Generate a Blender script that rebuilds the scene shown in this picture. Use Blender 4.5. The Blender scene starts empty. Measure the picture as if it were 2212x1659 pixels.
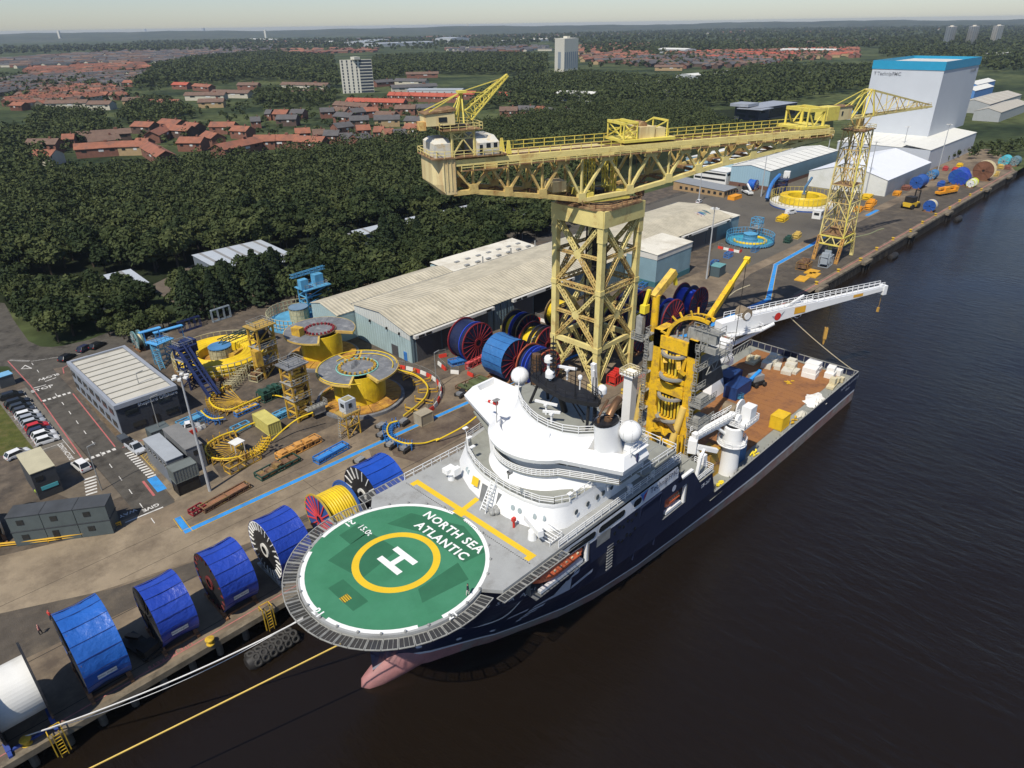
import bpy,math,random
import numpy as np
from mathutils import Vector,Matrix
RN=random.Random(11)
SC=bpy.context.scene
COL=SC.collection
# ------------------------------------------------------------ camera: a drone 72 m over the quay; X runs along the quay, Y inland
H,F,CX,CY=72.0,1500.0,1106.0,829.5
_p,_r,_a=math.radians(27.4),math.radians(0.88),math.radians(45.0)
_M=np.array([[math.sin(_a),math.cos(_a),0],[-math.cos(_a),math.sin(_a),0],[0,0,1]])
_f=np.array([0,math.cos(_p),-math.sin(_p)]);_x=np.array([1.,0,0]);_u=np.cross(_x,_f)
FW=_M@_f
RT=_M@(math.cos(_r)*_x-math.sin(_r)*_u)
UP=_M@(math.sin(_r)*_x+math.cos(_r)*_u)
cam=bpy.data.cameras.new('camera');cam.sensor_width=36.0;cam.lens=F/2212.0*36.0
cam.clip_start=1.0;cam.clip_end=40000.0
cam_ob=bpy.data.objects.new('camera',cam);COL.objects.link(cam_ob)
_m=Matrix([[RT[i],UP[i],-FW[i],(0,0,H)[i]]for i in range(3)]+[[0,0,0,1]])
cam_ob.matrix_world=_m
SC.camera=cam_ob
def ray(x,y):
 d=FW*F+RT*(x-CX)+UP*(CY-y)
 return d/np.linalg.norm(d)
def G(x,y,z=0.0):
 d=ray(x,y);t=(z-H)/d[2]
 return(float(t*d[0]),float(t*d[1]),float(z))
def GY(x,y,Y):
 d=ray(x,y);t=Y/d[1]
 return(float(t*d[0]),float(Y),float(H+t*d[2]))
def GX(x,y,X):
 d=ray(x,y);t=X/d[0]
 return(float(X),float(t*d[1]),float(H+t*d[2]))
def GV(x,y,b):
 lo,hi=-8.0,140.0
 for _ in range(40):
  m=(lo+hi)/2;v=np.array([b[0],b[1],m-H])
  yy=CY-F*(v@UP)/(v@FW)
  if yy>y:lo=m
  else:hi=m
 return lo
 # ------------------------------------------------------------ daylight
SUN_EL,SUN_DIR=math.radians(55.0),math.radians(16.0)
w=bpy.data.worlds.new('World');SC.world=w;w.use_nodes=True
nt=w.node_tree;nt.nodes.clear()
sky=nt.nodes.new('ShaderNodeTexSky');sky.sky_type='NISHITA';sky.sun_disc=False
sky.sun_elevation=SUN_EL;sky.sun_rotation=math.atan2(-math.cos(SUN_DIR),-math.sin(SUN_DIR))%(2*math.pi)
sky.altitude=70;sky.air_density=1.0;sky.dust_density=0.4;sky.ozone_density=2.0
bg=nt.nodes.new('ShaderNodeBackground');bg.inputs[1].default_value=0.10
wo=nt.nodes.new('ShaderNodeOutputWorld')
tn=nt.nodes.new('ShaderNodeMix');tn.data_type='RGBA';tn.blend_type='MULTIPLY';tn.inputs[0].default_value=1.0;tn.inputs[7].default_value=(0.78,0.83,0.97,1)
nt.links.new(sky.outputs[0],tn.inputs[6]);nt.links.new(tn.outputs[2],bg.inputs[0]);nt.links.new(bg.outputs[0],wo.inputs[0])
sl=bpy.data.lights.new('sun','SUN');sl.energy=4.2;sl.angle=math.radians(0.53);sl.color=(1.0,0.94,0.84)
so=bpy.data.objects.new('sun',sl);COL.objects.link(so)
so.rotation_euler=Vector((math.cos(SUN_EL)*math.cos(SUN_DIR),math.cos(SUN_EL)*math.sin(SUN_DIR),-math.sin(SUN_EL))).to_track_quat('-Z','Y').to_euler()
SC.view_settings.view_transform='Standard';SC.view_settings.look='None'
SC.view_settings.exposure=0.18;SC.view_settings.gamma=1.0
try:SC.view_settings.use_curve_mapping=False
except Exception:pass
SC.render.engine='CYCLES'
SC.cycles.max_bounces=5;SC.cycles.diffuse_bounces=2;SC.cycles.glossy_bounces=2;SC.cycles.transmission_bounces=2
SC.cycles.volume_bounces=0;SC.cycles.caustics_reflective=False;SC.cycles.caustics_refractive=False
# ------------------------------------------------------------ materials
MATS={}
def _n(t,k,**kw):
 n=t.nodes.new(k)
 for a,b in kw.items():
  if a.startswith('i_'):
   n.inputs[a[2:].replace('_',' ')].default_value=b
  else:setattr(n,a,b)
 return n
def mat(name,col,rough=0.6,metal=0.0,var=0.12,scale=0.35,bump=0.0,bscale=3.0,dirt=None,damt=0.35,dscale=0.12,spec=0.35,obj=False,rnd=0.0,streak=False):
 """paint, concrete, metal ...: one colour with uneven tone, optional dirt / rust of a second colour, fine relief"""
 if name in MATS:return MATS[name]
 m=bpy.data.materials.new(name);m.use_nodes=True;t=m.node_tree;t.nodes.clear()
 out=_n(t,'ShaderNodeOutputMaterial');p=_n(t,'ShaderNodeBsdfPrincipled');L=t.links.new
 p.inputs['Roughness'].default_value=rough;p.inputs['Metallic'].default_value=metal
 p.inputs['Specular IOR Level'].default_value=spec
 if obj:pos=_n(t,'ShaderNodeTexCoord').outputs['Object']
 else:pos=_n(t,'ShaderNodeNewGeometry').outputs['Position']
 no=_n(t,'ShaderNodeTexNoise');no.inputs['Scale'].default_value=scale;no.inputs['Detail'].default_value=5;no.inputs['Roughness'].default_value=0.62
 L(pos,no.inputs['Vector'])
 mr=_n(t,'ShaderNodeMapRange');mr.inputs['From Min'].default_value=0.28;mr.inputs['From Max'].default_value=0.72
 mr.inputs['To Min'].default_value=1-var;mr.inputs['To Max'].default_value=1+var
 L(no.outputs[0],mr.inputs[0])
 mx=_n(t,'ShaderNodeMix',data_type='RGBA',blend_type='MULTIPLY');mx.inputs[0].default_value=1.0
 mx.inputs[6].default_value=(*col,1);L(mr.outputs[0],mx.inputs[7]);c=mx.outputs[2]
 if rnd:
  oi=_n(t,'ShaderNodeObjectInfo');m2=_n(t,'ShaderNodeMapRange');m2.inputs['To Min'].default_value=1-rnd;m2.inputs['To Max'].default_value=1+rnd
  L(oi.outputs['Random'],m2.inputs[0]);mm=_n(t,'ShaderNodeMix',data_type='RGBA',blend_type='MULTIPLY');mm.inputs[0].default_value=1.0
  L(c,mm.inputs[6]);L(m2.outputs[0],mm.inputs[7]);c=mm.outputs[2]
 if dirt:
  n2=_n(t,'ShaderNodeTexNoise');n2.inputs['Scale'].default_value=dscale;n2.inputs['Detail'].default_value=7;n2.inputs['Roughness'].default_value=0.7
  if streak:
   mp=_n(t,'ShaderNodeMapping');mp.inputs['Scale'].default_value=(1,1,0.12);L(pos,mp.inputs[0]);L(mp.outputs[0],n2.inputs['Vector'])
  else:L(pos,n2.inputs['Vector'])
  r2=_n(t,'ShaderNodeMapRange');r2.inputs['From Min'].default_value=0.62-damt*0.4;r2.inputs['From Max'].default_value=0.78-damt*0.25
  L(n2.outputs[0],r2.inputs[0]);m3=_n(t,'ShaderNodeMix',data_type='RGBA');L(r2.outputs[0],m3.inputs[0]);L(c,m3.inputs[6]);m3.inputs[7].default_value=(*dirt,1);c=m3.outputs[2]
 L(c,p.inputs['Base Color'])
 if bump:
  n3=_n(t,'ShaderNodeTexNoise');n3.inputs['Scale'].default_value=bscale;n3.inputs['Detail'].default_value=4
  L(pos,n3.inputs['Vector']);bp=_n(t,'ShaderNodeBump');bp.inputs['Strength'].default_value=bump;bp.inputs['Distance'].default_value=0.3
  L(n3.outputs[0],bp.inputs['Height']);L(bp.outputs[0],p.inputs['Normal'])
 L(p.outputs[0],out.inputs[0]);MATS[name]=m
 return m
def ribbed(name,col,pitch,axis,rough=0.5,dirt=None,damt=0.3,dscale=0.1,depth=0.6,var=0.1,lines=0.12):
 """profiled sheet: ribs every pitch metres across the given axis (0 x, 1 y, 2 z)"""
 m=mat(name,col,rough=rough,var=var,dirt=dirt,damt=damt,dscale=dscale,scale=0.12)
 t=m.node_tree;L=t.links.new;p=[n for n in t.nodes if n.type=='BSDF_PRINCIPLED'][0]
 if 'ribs' in[n.label for n in t.nodes]:return m
 g=_n(t,'ShaderNodeNewGeometry');s=_n(t,'ShaderNodeSeparateXYZ');L(g.outputs['Position'],s.inputs[0])
 a=_n(t,'ShaderNodeMath',operation='MULTIPLY');a.inputs[1].default_value=2*math.pi/pitch;L(s.outputs[axis],a.inputs[0]);a.label='ribs'
 b=_n(t,'ShaderNodeMath',operation='SINE');L(a.outputs[0],b.inputs[0])
 bp=_n(t,'ShaderNodeBump');bp.inputs['Strength'].default_value=depth;bp.inputs['Distance'].default_value=0.08
 L(b.outputs[0],bp.inputs['Height']);L(bp.outputs[0],p.inputs['Normal'])
 src=p.inputs['Base Color'].links[0].from_socket
 mr=_n(t,'ShaderNodeMapRange');mr.inputs['From Min'].default_value=0.3;mr.inputs['From Max'].default_value=1;mr.inputs['To Min'].default_value=1;mr.inputs['To Max'].default_value=1-lines
 L(b.outputs[0],mr.inputs[0]);mm=_n(t,'ShaderNodeMix',data_type='RGBA',blend_type='MULTIPLY');mm.inputs[0].default_value=1
 L(src,mm.inputs[6]);L(mr.outputs[0],mm.inputs[7]);L(mm.outputs[2],p.inputs['Base Color'])
 return m
 # ------------------------------------------------------------ mesh builder (world coordinates)
class B:
 def __init__(s):s.v=[];s.f=[];s.mi=[];s.m=0;s.T=None
 def av(s,p):
  if s.T is not None:
   q=s.T@Vector(p);p=(q.x,q.y,q.z)
  s.v.append((float(p[0]),float(p[1]),float(p[2])));return len(s.v)-1
 def af(s,*i):s.f.append(tuple(i));s.mi.append(s.m)
 def poly(s,pts):s.af(*[s.av(p)for p in pts])
 def box(s,x0,x1,y0,y1,z0,z1):
  i=[s.av(p)for p in((x0,y0,z0),(x1,y0,z0),(x1,y1,z0),(x0,y1,z0),(x0,y0,z1),(x1,y0,z1),(x1,y1,z1),(x0,y1,z1))]
  for q in((3,2,1,0),(4,5,6,7),(0,1,5,4),(1,2,6,5),(2,3,7,6),(3,0,4,7)):s.af(*[i[k]for k in q])
 def obox(s,c,lx,ly,z0,z1,a=0.0):
  ca,sa=math.cos(a),math.sin(a)
  P=[(c[0]+ca*x-sa*y,c[1]+sa*x+ca*y)for x,y in((-lx/2,-ly/2),(lx/2,-ly/2),(lx/2,ly/2),(-lx/2,ly/2))]
  s.prism(P,z0,z1)
 def prism(s,P,z0,z1,top=None,cap=True):
  n=len(P);top=top or P
  a=[s.av((p[0],p[1],z0))for p in P];b=[s.av((p[0],p[1],z1))for p in top]
  for k in range(n):s.af(a[k],a[(k+1)%n],b[(k+1)%n],b[k])
  if cap:s.af(*a[::-1]);s.af(*b)
 def loft(s,rings,closed=True,cap=False):
  R=[[s.av(p)for p in r]for r in rings];n=len(R[0])
  for a,b in zip(R,R[1:]):
   for k in range(n if closed else n-1):s.af(a[k],a[(k+1)%n],b[(k+1)%n],b[k])
  if cap:s.af(*R[0][::-1]);s.af(*R[-1])
 def beam(s,p,q,w,h=None,up=(0,0,1)):
  h=h or w;p=Vector(p);q=Vector(q);d=(q-p).normalized();up=Vector(up)
  if abs(d.dot(up))>0.98:up=Vector((1,0,0))
  sd=d.cross(up).normalized()*(w/2);u=sd.cross(d).normalized()*(h/2)
  s.loft([[p-sd-u,p+sd-u,p+sd+u,p-sd+u],[q-sd-u,q+sd-u,q+sd+u,q-sd+u]],cap=True)
 def tube(s,p,q,r,r2=None,n=8,cap=True):
  r2=r if r2 is None else r2;p=Vector(p);q=Vector(q);d=(q-p).normalized()
  a=Vector((0,0,1))if abs(d.z)<0.9 else Vector((1,0,0));u=d.cross(a).normalized();v=d.cross(u)
  s.loft([[c+(u*math.cos(2*math.pi*k/n)+v*math.sin(2*math.pi*k/n))*rr for k in range(n)]for c,rr in((p,r),(q,r2))],cap=cap)
 def path(s,P,r,n=6):
  P=[Vector(p)for p in P];rings=[]
  for i,p in enumerate(P):
   d=(P[min(i+1,len(P)-1)]-P[max(i-1,0)]).normalized()
   a=Vector((0,0,1))if abs(d.z)<0.9 else Vector((1,0,0));u=d.cross(a).normalized();v=d.cross(u)
   rings.append([p+(u*math.cos(2*math.pi*k/n)+v*math.sin(2*math.pi*k/n))*r for k in range(n)])
  s.loft(rings,cap=True)
 def lathe(s,c,prof,n=24,axis='z',a0=0.0,a1=2*math.pi):
  full=abs(a1-a0-2*math.pi)<1e-6;k=n if full else n+1;rings=[]
  for r,h in prof:
   ring=[]
   for i in range(k):
    t=a0+(a1-a0)*i/n;x,y=r*math.cos(t),r*math.sin(t)
    ring.append((c[0]+x,c[1]+y,c[2]+h)if axis=='z' else((c[0]+h,c[1]+x,c[2]+y)if axis=='x' else(c[0]+y,c[1]+h,c[2]+x)))
   rings.append(ring)
  s.loft(rings,closed=full)
 def ball(s,c,r,n=16,m=8,t0=0.0):
  s.lathe(c,[(max(1e-3,r*math.cos(t)),r*math.sin(t))for t in[(-math.pi/2 if not t0 else t0)+(math.pi/2-(-math.pi/2 if not t0 else t0))*i/m for i in range(m+1)]],n)
 def rail(s,P,h=1.1,r=0.05,step=2.0,rows=(1.0,0.5),closed=False):
  P=[Vector(p)for p in P];Q=P+[P[0]]if closed else P
  for a,b in zip(Q,Q[1:]):
   for f in rows:
    s.beam(a+Vector((0,0,h*f)),b+Vector((0,0,h*f)),r)
   k=max(1,int(round((b-a).length/step)))
   for i in range(k):
    p=a.lerp(b,i/k);s.beam(p,p+Vector((0,0,h)),r)
  s.beam(Q[-1],Q[-1]+Vector((0,0,h)),r)
 def ladder(s,p,q,w,r=0.06,step=0.5,side=(1,0,0)):
  p=Vector(p);q=Vector(q);sd=Vector(side).normalized()*(w/2);n=max(2,int((q-p).length/step))
  s.beam(p-sd,q-sd,r);s.beam(p+sd,q+sd,r)
  for i in range(1,n):
   c=p.lerp(q,i/n);s.beam(c-sd,c+sd,r)
 def lattice(s,p,q,w,h=None,t=0.16,up=(0,0,1),seg=None):
  """laced member: four angles and zigzag lacing"""
  h=h or w;p=Vector(p);q=Vector(q);d=(q-p).normalized();up=Vector(up)
  if abs(d.dot(up))>0.98:up=Vector((1,0,0))
  sd=d.cross(up).normalized()*(w/2);u=sd.cross(d).normalized()*(h/2);L=(q-p).length
  n=seg or max(2,int(L/(1.15*w)))
  for a,b in((-1,-1),(1,-1),(1,1),(-1,1)):s.beam(p+sd*a+u*b,q+sd*a+u*b,t,t,up)
  for i in range(n):
   c0=p.lerp(q,i/n);c1=p.lerp(q,(i+1)/n);k=1 if i%2 else-1
   for b in(-1,1):s.beam(c0+sd*k+u*b,c1-sd*k+u*b,t*.6)
   for b in(-1,1):s.beam(c0+sd*b+u*k,c1+sd*b-u*k,t*.6)
 def ob(s,name,mats,parent=None,smooth=False,loc=None,**tags):
  mats=mats if isinstance(mats,(list,tuple))else[mats]
  o0=WL.get(parent.name,Vector((0,0,0)))if parent else Vector(loc or(0,0,0))
  me=bpy.data.meshes.new(name)
  me.from_pydata([(x-o0.x,y-o0.y,z-o0.z)for x,y,z in s.v],[],s.f)
  for m in mats:me.materials.append(m)
  if max(s.mi,default=0):me.polygons.foreach_set('material_index',s.mi)
  if smooth:
   me.polygons.foreach_set('use_smooth',[True]*len(me.polygons))
   try:me.set_sharp_from_angle(angle=math.radians(40))
   except Exception:pass
  me.update()
  o=bpy.data.objects.new(name,me);COL.objects.link(o)
  if parent:o.parent=parent;WL[o.name]=o0
  else:o.location=o0;WL[o.name]=o0.copy()
  return tag(o,**tags)
WL={}
def tag(o,label=None,cat=None,group=None,kind=None):
 for k,v in(('label',label),('category',cat),('group',group),('kind',kind)):
  if v:o[k]=v
 return o
def thing(name,label,cat,loc,group=None):
 o=bpy.data.objects.new(name,None);COL.objects.link(o);o.empty_display_size=0.5
 o.location=loc;WL[o.name]=Vector(loc)
 return tag(o,label,cat,group)
def dup(o,loc=None,rz=None,label=None,group=None,sc=None,parent=None):
 c=o.copy();COL.objects.link(c)
 if parent:c.parent=parent
 if loc is not None:c.location=loc;WL[c.name]=Vector(loc)
 if rz is not None:c.rotation_euler=(0,0,rz)
 if sc is not None:c.scale=(sc,sc,sc)if isinstance(sc,(int,float))else sc
 if label:c['label']=label
 if group:c['group']=group
 for ch in o.children:dup(ch,parent=c)
 return c
def piece(name,src,parent,loc=(0,0,0),rot=(0,0,0),sc=None):
 """one more part that shares the mesh of src; loc is relative to the parent's origin"""
 o=bpy.data.objects.new(name,src.data if hasattr(src,'data')else src);COL.objects.link(o);o.parent=parent
 o.location=loc;o.rotation_euler=rot
 if sc:o.scale=sc
 return o
def structure(b,name,m,**k):
 return b.ob(name,m,kind='structure',**k)
def write(txt,size,m,name,parent=None,M4=None,align='CENTER',ext=0.0,space=1.0,bold=0.0,**tags):
 cu=bpy.data.curves.new(name,'FONT');cu.body=txt;cu.size=size;cu.align_x=align;cu.align_y='CENTER';cu.space_character=space
 cu.extrude=ext;cu.offset=bold;cu.resolution_u=2
 t=bpy.data.objects.new(name,cu);COL.objects.link(t)
 bpy.context.view_layer.update()
 me=bpy.data.meshes.new_from_object(t.evaluated_get(bpy.context.evaluated_depsgraph_get()))
 bpy.data.objects.remove(t);bpy.data.curves.remove(cu)
 me.transform(M4)
 if parent:me.transform(Matrix.Translation(-WL[parent.name]))
 me.materials.clear();me.materials.append(m);me.name=name
 o=bpy.data.objects.new(name,me);COL.objects.link(o)
 if parent:o.parent=parent;WL[o.name]=WL[parent.name]
 return tag(o,**tags)
def frame(o,x,y):
 """matrix with given origin, text direction and text up"""
 x=Vector(x).normalized();y=Vector(y);y=(y-x*x.dot(y)).normalized();z=x.cross(y)
 return Matrix([[x[i],y[i],z[i],o[i]]for i in range(3)]+[[0,0,0,1]])
def circ(c,r,z,n=32,a0=0.0,a1=2*math.pi,end=False):
 return[(c[0]+r*math.cos(a0+(a1-a0)*i/n),c[1]+r*math.sin(a0+(a1-a0)*i/n),z)for i in range(n+(1 if end else 0))]
def arc_pts(P,n=6):
 """a smooth line through the given points"""
 P=[Vector(p)for p in P];out=[]
 for i in range(len(P)-1):
  a,b=P[i],P[i+1];p0=P[max(i-1,0)];p3=P[min(i+2,len(P)-1)]
  for k in range(n):
   t=k/n;out.append(0.5*((2*a)+(b-p0)*t+(2*p0-5*a+4*b-p3)*t*t+(3*a-p0-3*b+p3)*t**3))
 return out+[P[-1]]
 # ============================================================ the setting: land, river, quay, roads, paint
def groundmat():
 m=bpy.data.materials.new('land');m.use_nodes=True;t=m.node_tree;t.nodes.clear();L=t.links.new
 out=_n(t,'ShaderNodeOutputMaterial');p=_n(t,'ShaderNodeBsdfPrincipled');p.inputs['Roughness'].default_value=0.95;p.inputs['Specular IOR Level'].default_value=0.1
 g=_n(t,'ShaderNodeNewGeometry')
 a=_n(t,'ShaderNodeTexNoise');a.inputs['Scale'].default_value=0.012;a.inputs['Detail'].default_value=6;L(g.outputs['Position'],a.inputs['Vector'])
 b=_n(t,'ShaderNodeTexNoise');b.inputs['Scale'].default_value=0.12;b.inputs['Detail'].default_value=6;L(g.outputs['Position'],b.inputs['Vector'])
 r=_n(t,'ShaderNodeValToRGB');e=r.color_ramp.elements
 e[0].position=0.36;e[0].color=(0.022,0.034,0.014,1);e[1].position=0.62;e[1].color=(0.085,0.10,0.038,1)
 k=e.new(0.5);k.color=(0.05,0.065,0.025,1)
 L(a.outputs[0],r.inputs[0])
 x=_n(t,'ShaderNodeMix',data_type='RGBA',blend_type='MULTIPLY');x.inputs[0].default_value=1
 mr=_n(t,'ShaderNodeMapRange');mr.inputs['From Min'].default_value=0.3;mr.inputs['From Max'].default_value=0.7;mr.inputs['To Min'].default_value=0.55;mr.inputs['To Max'].default_value=1.4
 L(b.outputs[0],mr.inputs[0]);L(r.outputs[0],x.inputs[6]);L(mr.outputs[0],x.inputs[7]);L(x.outputs[2],p.inputs['Base Color']);L(p.outputs[0],out.inputs[0])
 return m
M_LAND=groundmat()
def watermat():
 m=bpy.data.materials.new('river_water');m.use_nodes=True;t=m.node_tree;t.nodes.clear();L=t.links.new
 out=_n(t,'ShaderNodeOutputMaterial');p=_n(t,'ShaderNodeBsdfPrincipled');p.inputs['Roughness'].default_value=0.16
 p.inputs['Base Color'].default_value=(0.0105,0.0072,0.0047,1);p.inputs['IOR'].default_value=1.33;p.inputs['Specular IOR Level'].default_value=0.5
 g=_n(t,'ShaderNodeNewGeometry')
 mp=_n(t,'ShaderNodeMapping');mp.inputs['Rotation'].default_value=(0,0,0.5);mp.inputs['Scale'].default_value=(0.9,0.3,1);L(g.outputs['Position'],mp.inputs[0])
 n1=_n(t,'ShaderNodeTexNoise');n1.inputs['Scale'].default_value=0.8;n1.inputs['Detail'].default_value=7;n1.inputs['Roughness'].default_value=0.62;n1.inputs['Distortion'].default_value=0.4;L(mp.outputs[0],n1.inputs['Vector'])
 n2=_n(t,'ShaderNodeTexNoise');n2.inputs['Scale'].default_value=0.03;n2.inputs['Detail'].default_value=4;L(g.outputs['Position'],n2.inputs['Vector'])
 mr=_n(t,'ShaderNodeMapRange');mr.inputs['From Min'].default_value=0.35;mr.inputs['From Max'].default_value=0.65;mr.inputs['To Min'].default_value=0.35;mr.inputs['To Max'].default_value=0.9;L(n2.outputs[0],mr.inputs[0])
 bp=_n(t,'ShaderNodeBump');bp.inputs['Distance'].default_value=0.35;L(mr.outputs[0],bp.inputs['Strength']);L(n1.outputs[0],bp.inputs['Height']);L(bp.outputs[0],p.inputs['Normal'])
 L(p.outputs[0],out.inputs[0]);return m
M_WATER=watermat()
M_CONC=mat('yard_concrete',(0.225,0.175,0.118),rough=0.9,var=0.2,scale=0.16,bump=0.15,bscale=2,dirt=(0.10,0.078,0.058),damt=0.5,dscale=0.09,spec=0.15)
M_CONC2=mat('pale_concrete',(0.27,0.215,0.145),rough=0.9,var=0.16,scale=0.2,bump=0.15,bscale=2,dirt=(0.145,0.112,0.078),damt=0.45,dscale=0.11,spec=0.15)
M_WET=mat('oily_concrete',(0.085,0.06,0.042),rough=0.6,var=0.3,scale=0.25,dirt=(0.17,0.13,0.088),damt=0.55,dscale=0.22)
M_ASPH=mat('asphalt',(0.088,0.080,0.067),rough=0.92,var=0.22,scale=0.5,bump=0.2,bscale=6,dirt=(0.03,0.027,0.024),damt=0.3,dscale=0.2,spec=0.15)
M_ASPH2=mat('worn_asphalt',(0.085,0.072,0.057),rough=0.92,var=0.25,scale=0.35,bump=0.2,bscale=5,dirt=(0.15,0.122,0.088),damt=0.35,dscale=0.12,spec=0.15)
M_YARDG=mat('grimy_yard',(0.125,0.098,0.07),rough=0.92,var=0.3,scale=0.4,dirt=(0.055,0.045,0.035),damt=0.55,dscale=0.25)
M_WHITEP=mat('white_road_paint',(0.62,0.60,0.55),rough=0.8,var=0.15,scale=1.5,dirt=(0.25,0.23,0.2),damt=0.3,dscale=0.8)
M_REDP=mat('faded_red_paint',(0.42,0.12,0.11),rough=0.8,var=0.2,scale=0.9)
M_PINKP=mat('pink_quay_paint',(0.40,0.15,0.13),rough=0.8,var=0.3,scale=0.6)
M_BLUEP=mat('blue_walkway_paint',(0.035,0.26,0.62),rough=0.75,var=0.14,scale=0.6,dirt=(0.06,0.16,0.3),damt=0.3,dscale=0.35)
M_YELP=mat('yellow_line_paint',(0.50,0.33,0.05),rough=0.8,var=0.2,scale=0.8)
M_GRASS=mat('verge_grass',(0.075,0.085,0.022),rough=0.95,var=0.3,scale=0.6,dirt=(0.12,0.10,0.04),damt=0.35,dscale=0.3,bump=0.3,bscale=4,spec=0.1)
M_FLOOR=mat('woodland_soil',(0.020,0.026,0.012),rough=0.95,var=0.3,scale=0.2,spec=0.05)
M_DARKPILE=mat('wet_dark_steel',(0.018,0.016,0.014),rough=0.65,var=0.5,scale=0.5,dirt=(0.10,0.085,0.065),damt=0.25,dscale=0.5,streak=True)
M_COPE=mat('quay_cope_concrete',(0.20,0.165,0.115),rough=0.9,var=0.25,scale=0.5,dirt=(0.08,0.065,0.045),damt=0.5,dscale=0.4)
def sheet(name,P,z,m,**k):
 b=B();b.poly([(p[0],p[1],z)for p in P]);return b.ob(name,m,kind='structure',**k)
def rect(x0,x1,y0,y1):return[(x0,y0),(x1,y0),(x1,y1),(x0,y1)]
b=B()
for i in range(20):
 b.poly([(-4000+900*i,75,0),(-4000+900*(i+1),75,0),(-4000+900*(i+1),15000,0),(-4000+900*i,15000,0)])
structure(b,'land',M_LAND)
b=B();b.poly([(-900,-700,-3.5),(2500,-700,-3.5),(2500,82,-3.5),(-900,82,-3.5)]);structure(b,'river_water',M_WATER)
b=B()
R0=[(7600+900*math.sin(i*.7),9+80*i/40)for i in range(41)]
def hp(r,deg,z):return(r*math.cos(math.radians(deg)),r*math.sin(math.radians(deg)),z)
rows=[]
for q,(rr,hh)in enumerate(((0.80,0.0),(0.9,0.45),(1.0,0.92),(1.2,1.0),(1.5,0.6))):
 row=[]
 for i in range(121):
  dg=-2+96*i/120
  hgt_=52+6*math.sin(i*.21+1)+4*math.sin(i*.53)+2.5*math.sin(i*1.3)+1.5*math.sin(i*3.1)
  row.append(hp(8200*rr,dg,-3+hgt_*hh))
 rows.append(row)
b.loft(rows,closed=False);structure(b,'hills',mat('far_hillside',(0.034,0.046,0.022),rough=1,var=0.5,scale=0.006,dirt=(0.085,0.09,0.05),damt=0.4,dscale=0.004),smooth=True)
# ---- yard surfaces, each sheet a few millimetres above the one below
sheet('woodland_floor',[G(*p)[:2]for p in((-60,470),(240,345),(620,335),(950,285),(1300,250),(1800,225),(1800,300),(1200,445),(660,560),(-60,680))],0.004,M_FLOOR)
sheet('yard',rect(-60,452,75,190),0.008,M_YARDG)
sheet('quay_concrete',[(-60,75),(452,75),(452,112),(250,112),(245,108),(60,112),(29,110),(-60,118)],0.012,M_CONC)
sheet('pale_apron',[(-60,112),(-20,106),(13,95.5),(31,90.5),(55,88.5),(60,99),(27,99.4),(20,108.5),(4,115),(-20,125)],0.016,M_CONC2)
sheet('quay_roadway',[(-60,130),(-60,92),(0,90),(22,88.8),(60,88),(60,90),(31,90.3),(13,95.0),(7,98),(-5,104),(-20,113)],0.020,M_ASPH2)
sheet('crane_roadway',[(125,77.6),(445,77.6),(445,92),(380,95),(250,96.2),(205,96.2),(170,90),(140,93),(125,93)],0.020,M_ASPH2)
sheet('road',[(21.6,109.5),(27.4,109.5),(28.2,160),(28.6,190),(34,186),(60,187),(60,194),(33,198),(20,214),(2,240),(-20,262),(-40,262),(-20,230),(10,205),(21.4,194)],0.020,M_ASPH)
sheet('car_park',[(15.2,144),(21.5,144),(21.5,178),(15.2,178)],0.020,mat('car_park_asphalt',(0.14,0.125,0.10),rough=0.92,var=0.2,scale=0.6))
sheet('pavement',[(17,118),(21.6,118),(21.6,144),(15.2,144),(12,133)],0.020,mat('grimy_paving',(0.13,0.105,0.075),rough=0.9,var=0.3,scale=0.5))
sheet('grass_verge',[(9,150),(15.2,143),(15.2,180),(12,185),(7,172)],0.020,M_GRASS)
sheet('junction_road',[G(*p)[:2]for p in((-40,650),(10,655),(30,692),(62,737),(95,752),(170,742),(240,716),(330,697),(340,708),(240,738),(200,762),(150,790),(90,800),(40,800),(-40,770))],0.018,M_ASPH)
sheet('blue_walkway_patch',[(26.6,120),(28.2,120),(28.0,114.6),(26.4,114.6)],0.036,M_BLUEP)
sheet('forecourt',[(27.6,109.5),(36,109.5),(40,139),(28.6,139)],0.020,mat('forecourt_concrete',(0.22,0.175,0.115),rough=0.9,var=0.25,scale=0.35,dirt=(0.1,0.08,0.06),damt=0.5,dscale=0.2))
sheet('bark_border',[(28.0,139.2),(29.4,139.2),(30.2,168),(29,168)],0.022,mat('bark_chippings',(0.12,0.085,0.05),rough=0.95,var=0.4,scale=1.5))
sheet('oily_patch',[G(*p)[:2]for p in((880,905),(960,868),(1040,862),(1075,880),(1060,905),(1010,935),(950,968),(905,1000),(850,985),(840,950))],0.020,M_WET)
sheet('shed_yard',[G(*p)[:2]for p in((320,620),(440,560),(600,610),(500,680),(400,670))],0.020,mat('shed_yard_paving',(0.12,0.095,0.07),rough=0.9,var=0.2,scale=0.4))
sheet('access_road',[G(*p)[:2]for p in((1080,490),(1200,455),(1400,440),(1480,410),(1600,430),(1560,450),(1450,470),(1200,520),(1110,520))],0.020,M_ASPH)
sheet('far_yard',[(200,100),(330,100),(455,100),(455,106),(425,110),(425,175),(250,175),(245,130),(205,112)],0.024,mat('far_yard_asphalt',(0.13,0.115,0.09),rough=0.92,var=0.3,scale=0.12,dirt=(0.07,0.062,0.05),damt=0.5,dscale=0.06))
sheet('end_apron',[(395,76),(452,76),(520,100),(520,112),(425,109),(400,100)],0.026,M_CONC)
b=B()
for y in(89.0,77.9):b.box(-60,455,y,y+.12,.028,.03)
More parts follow.
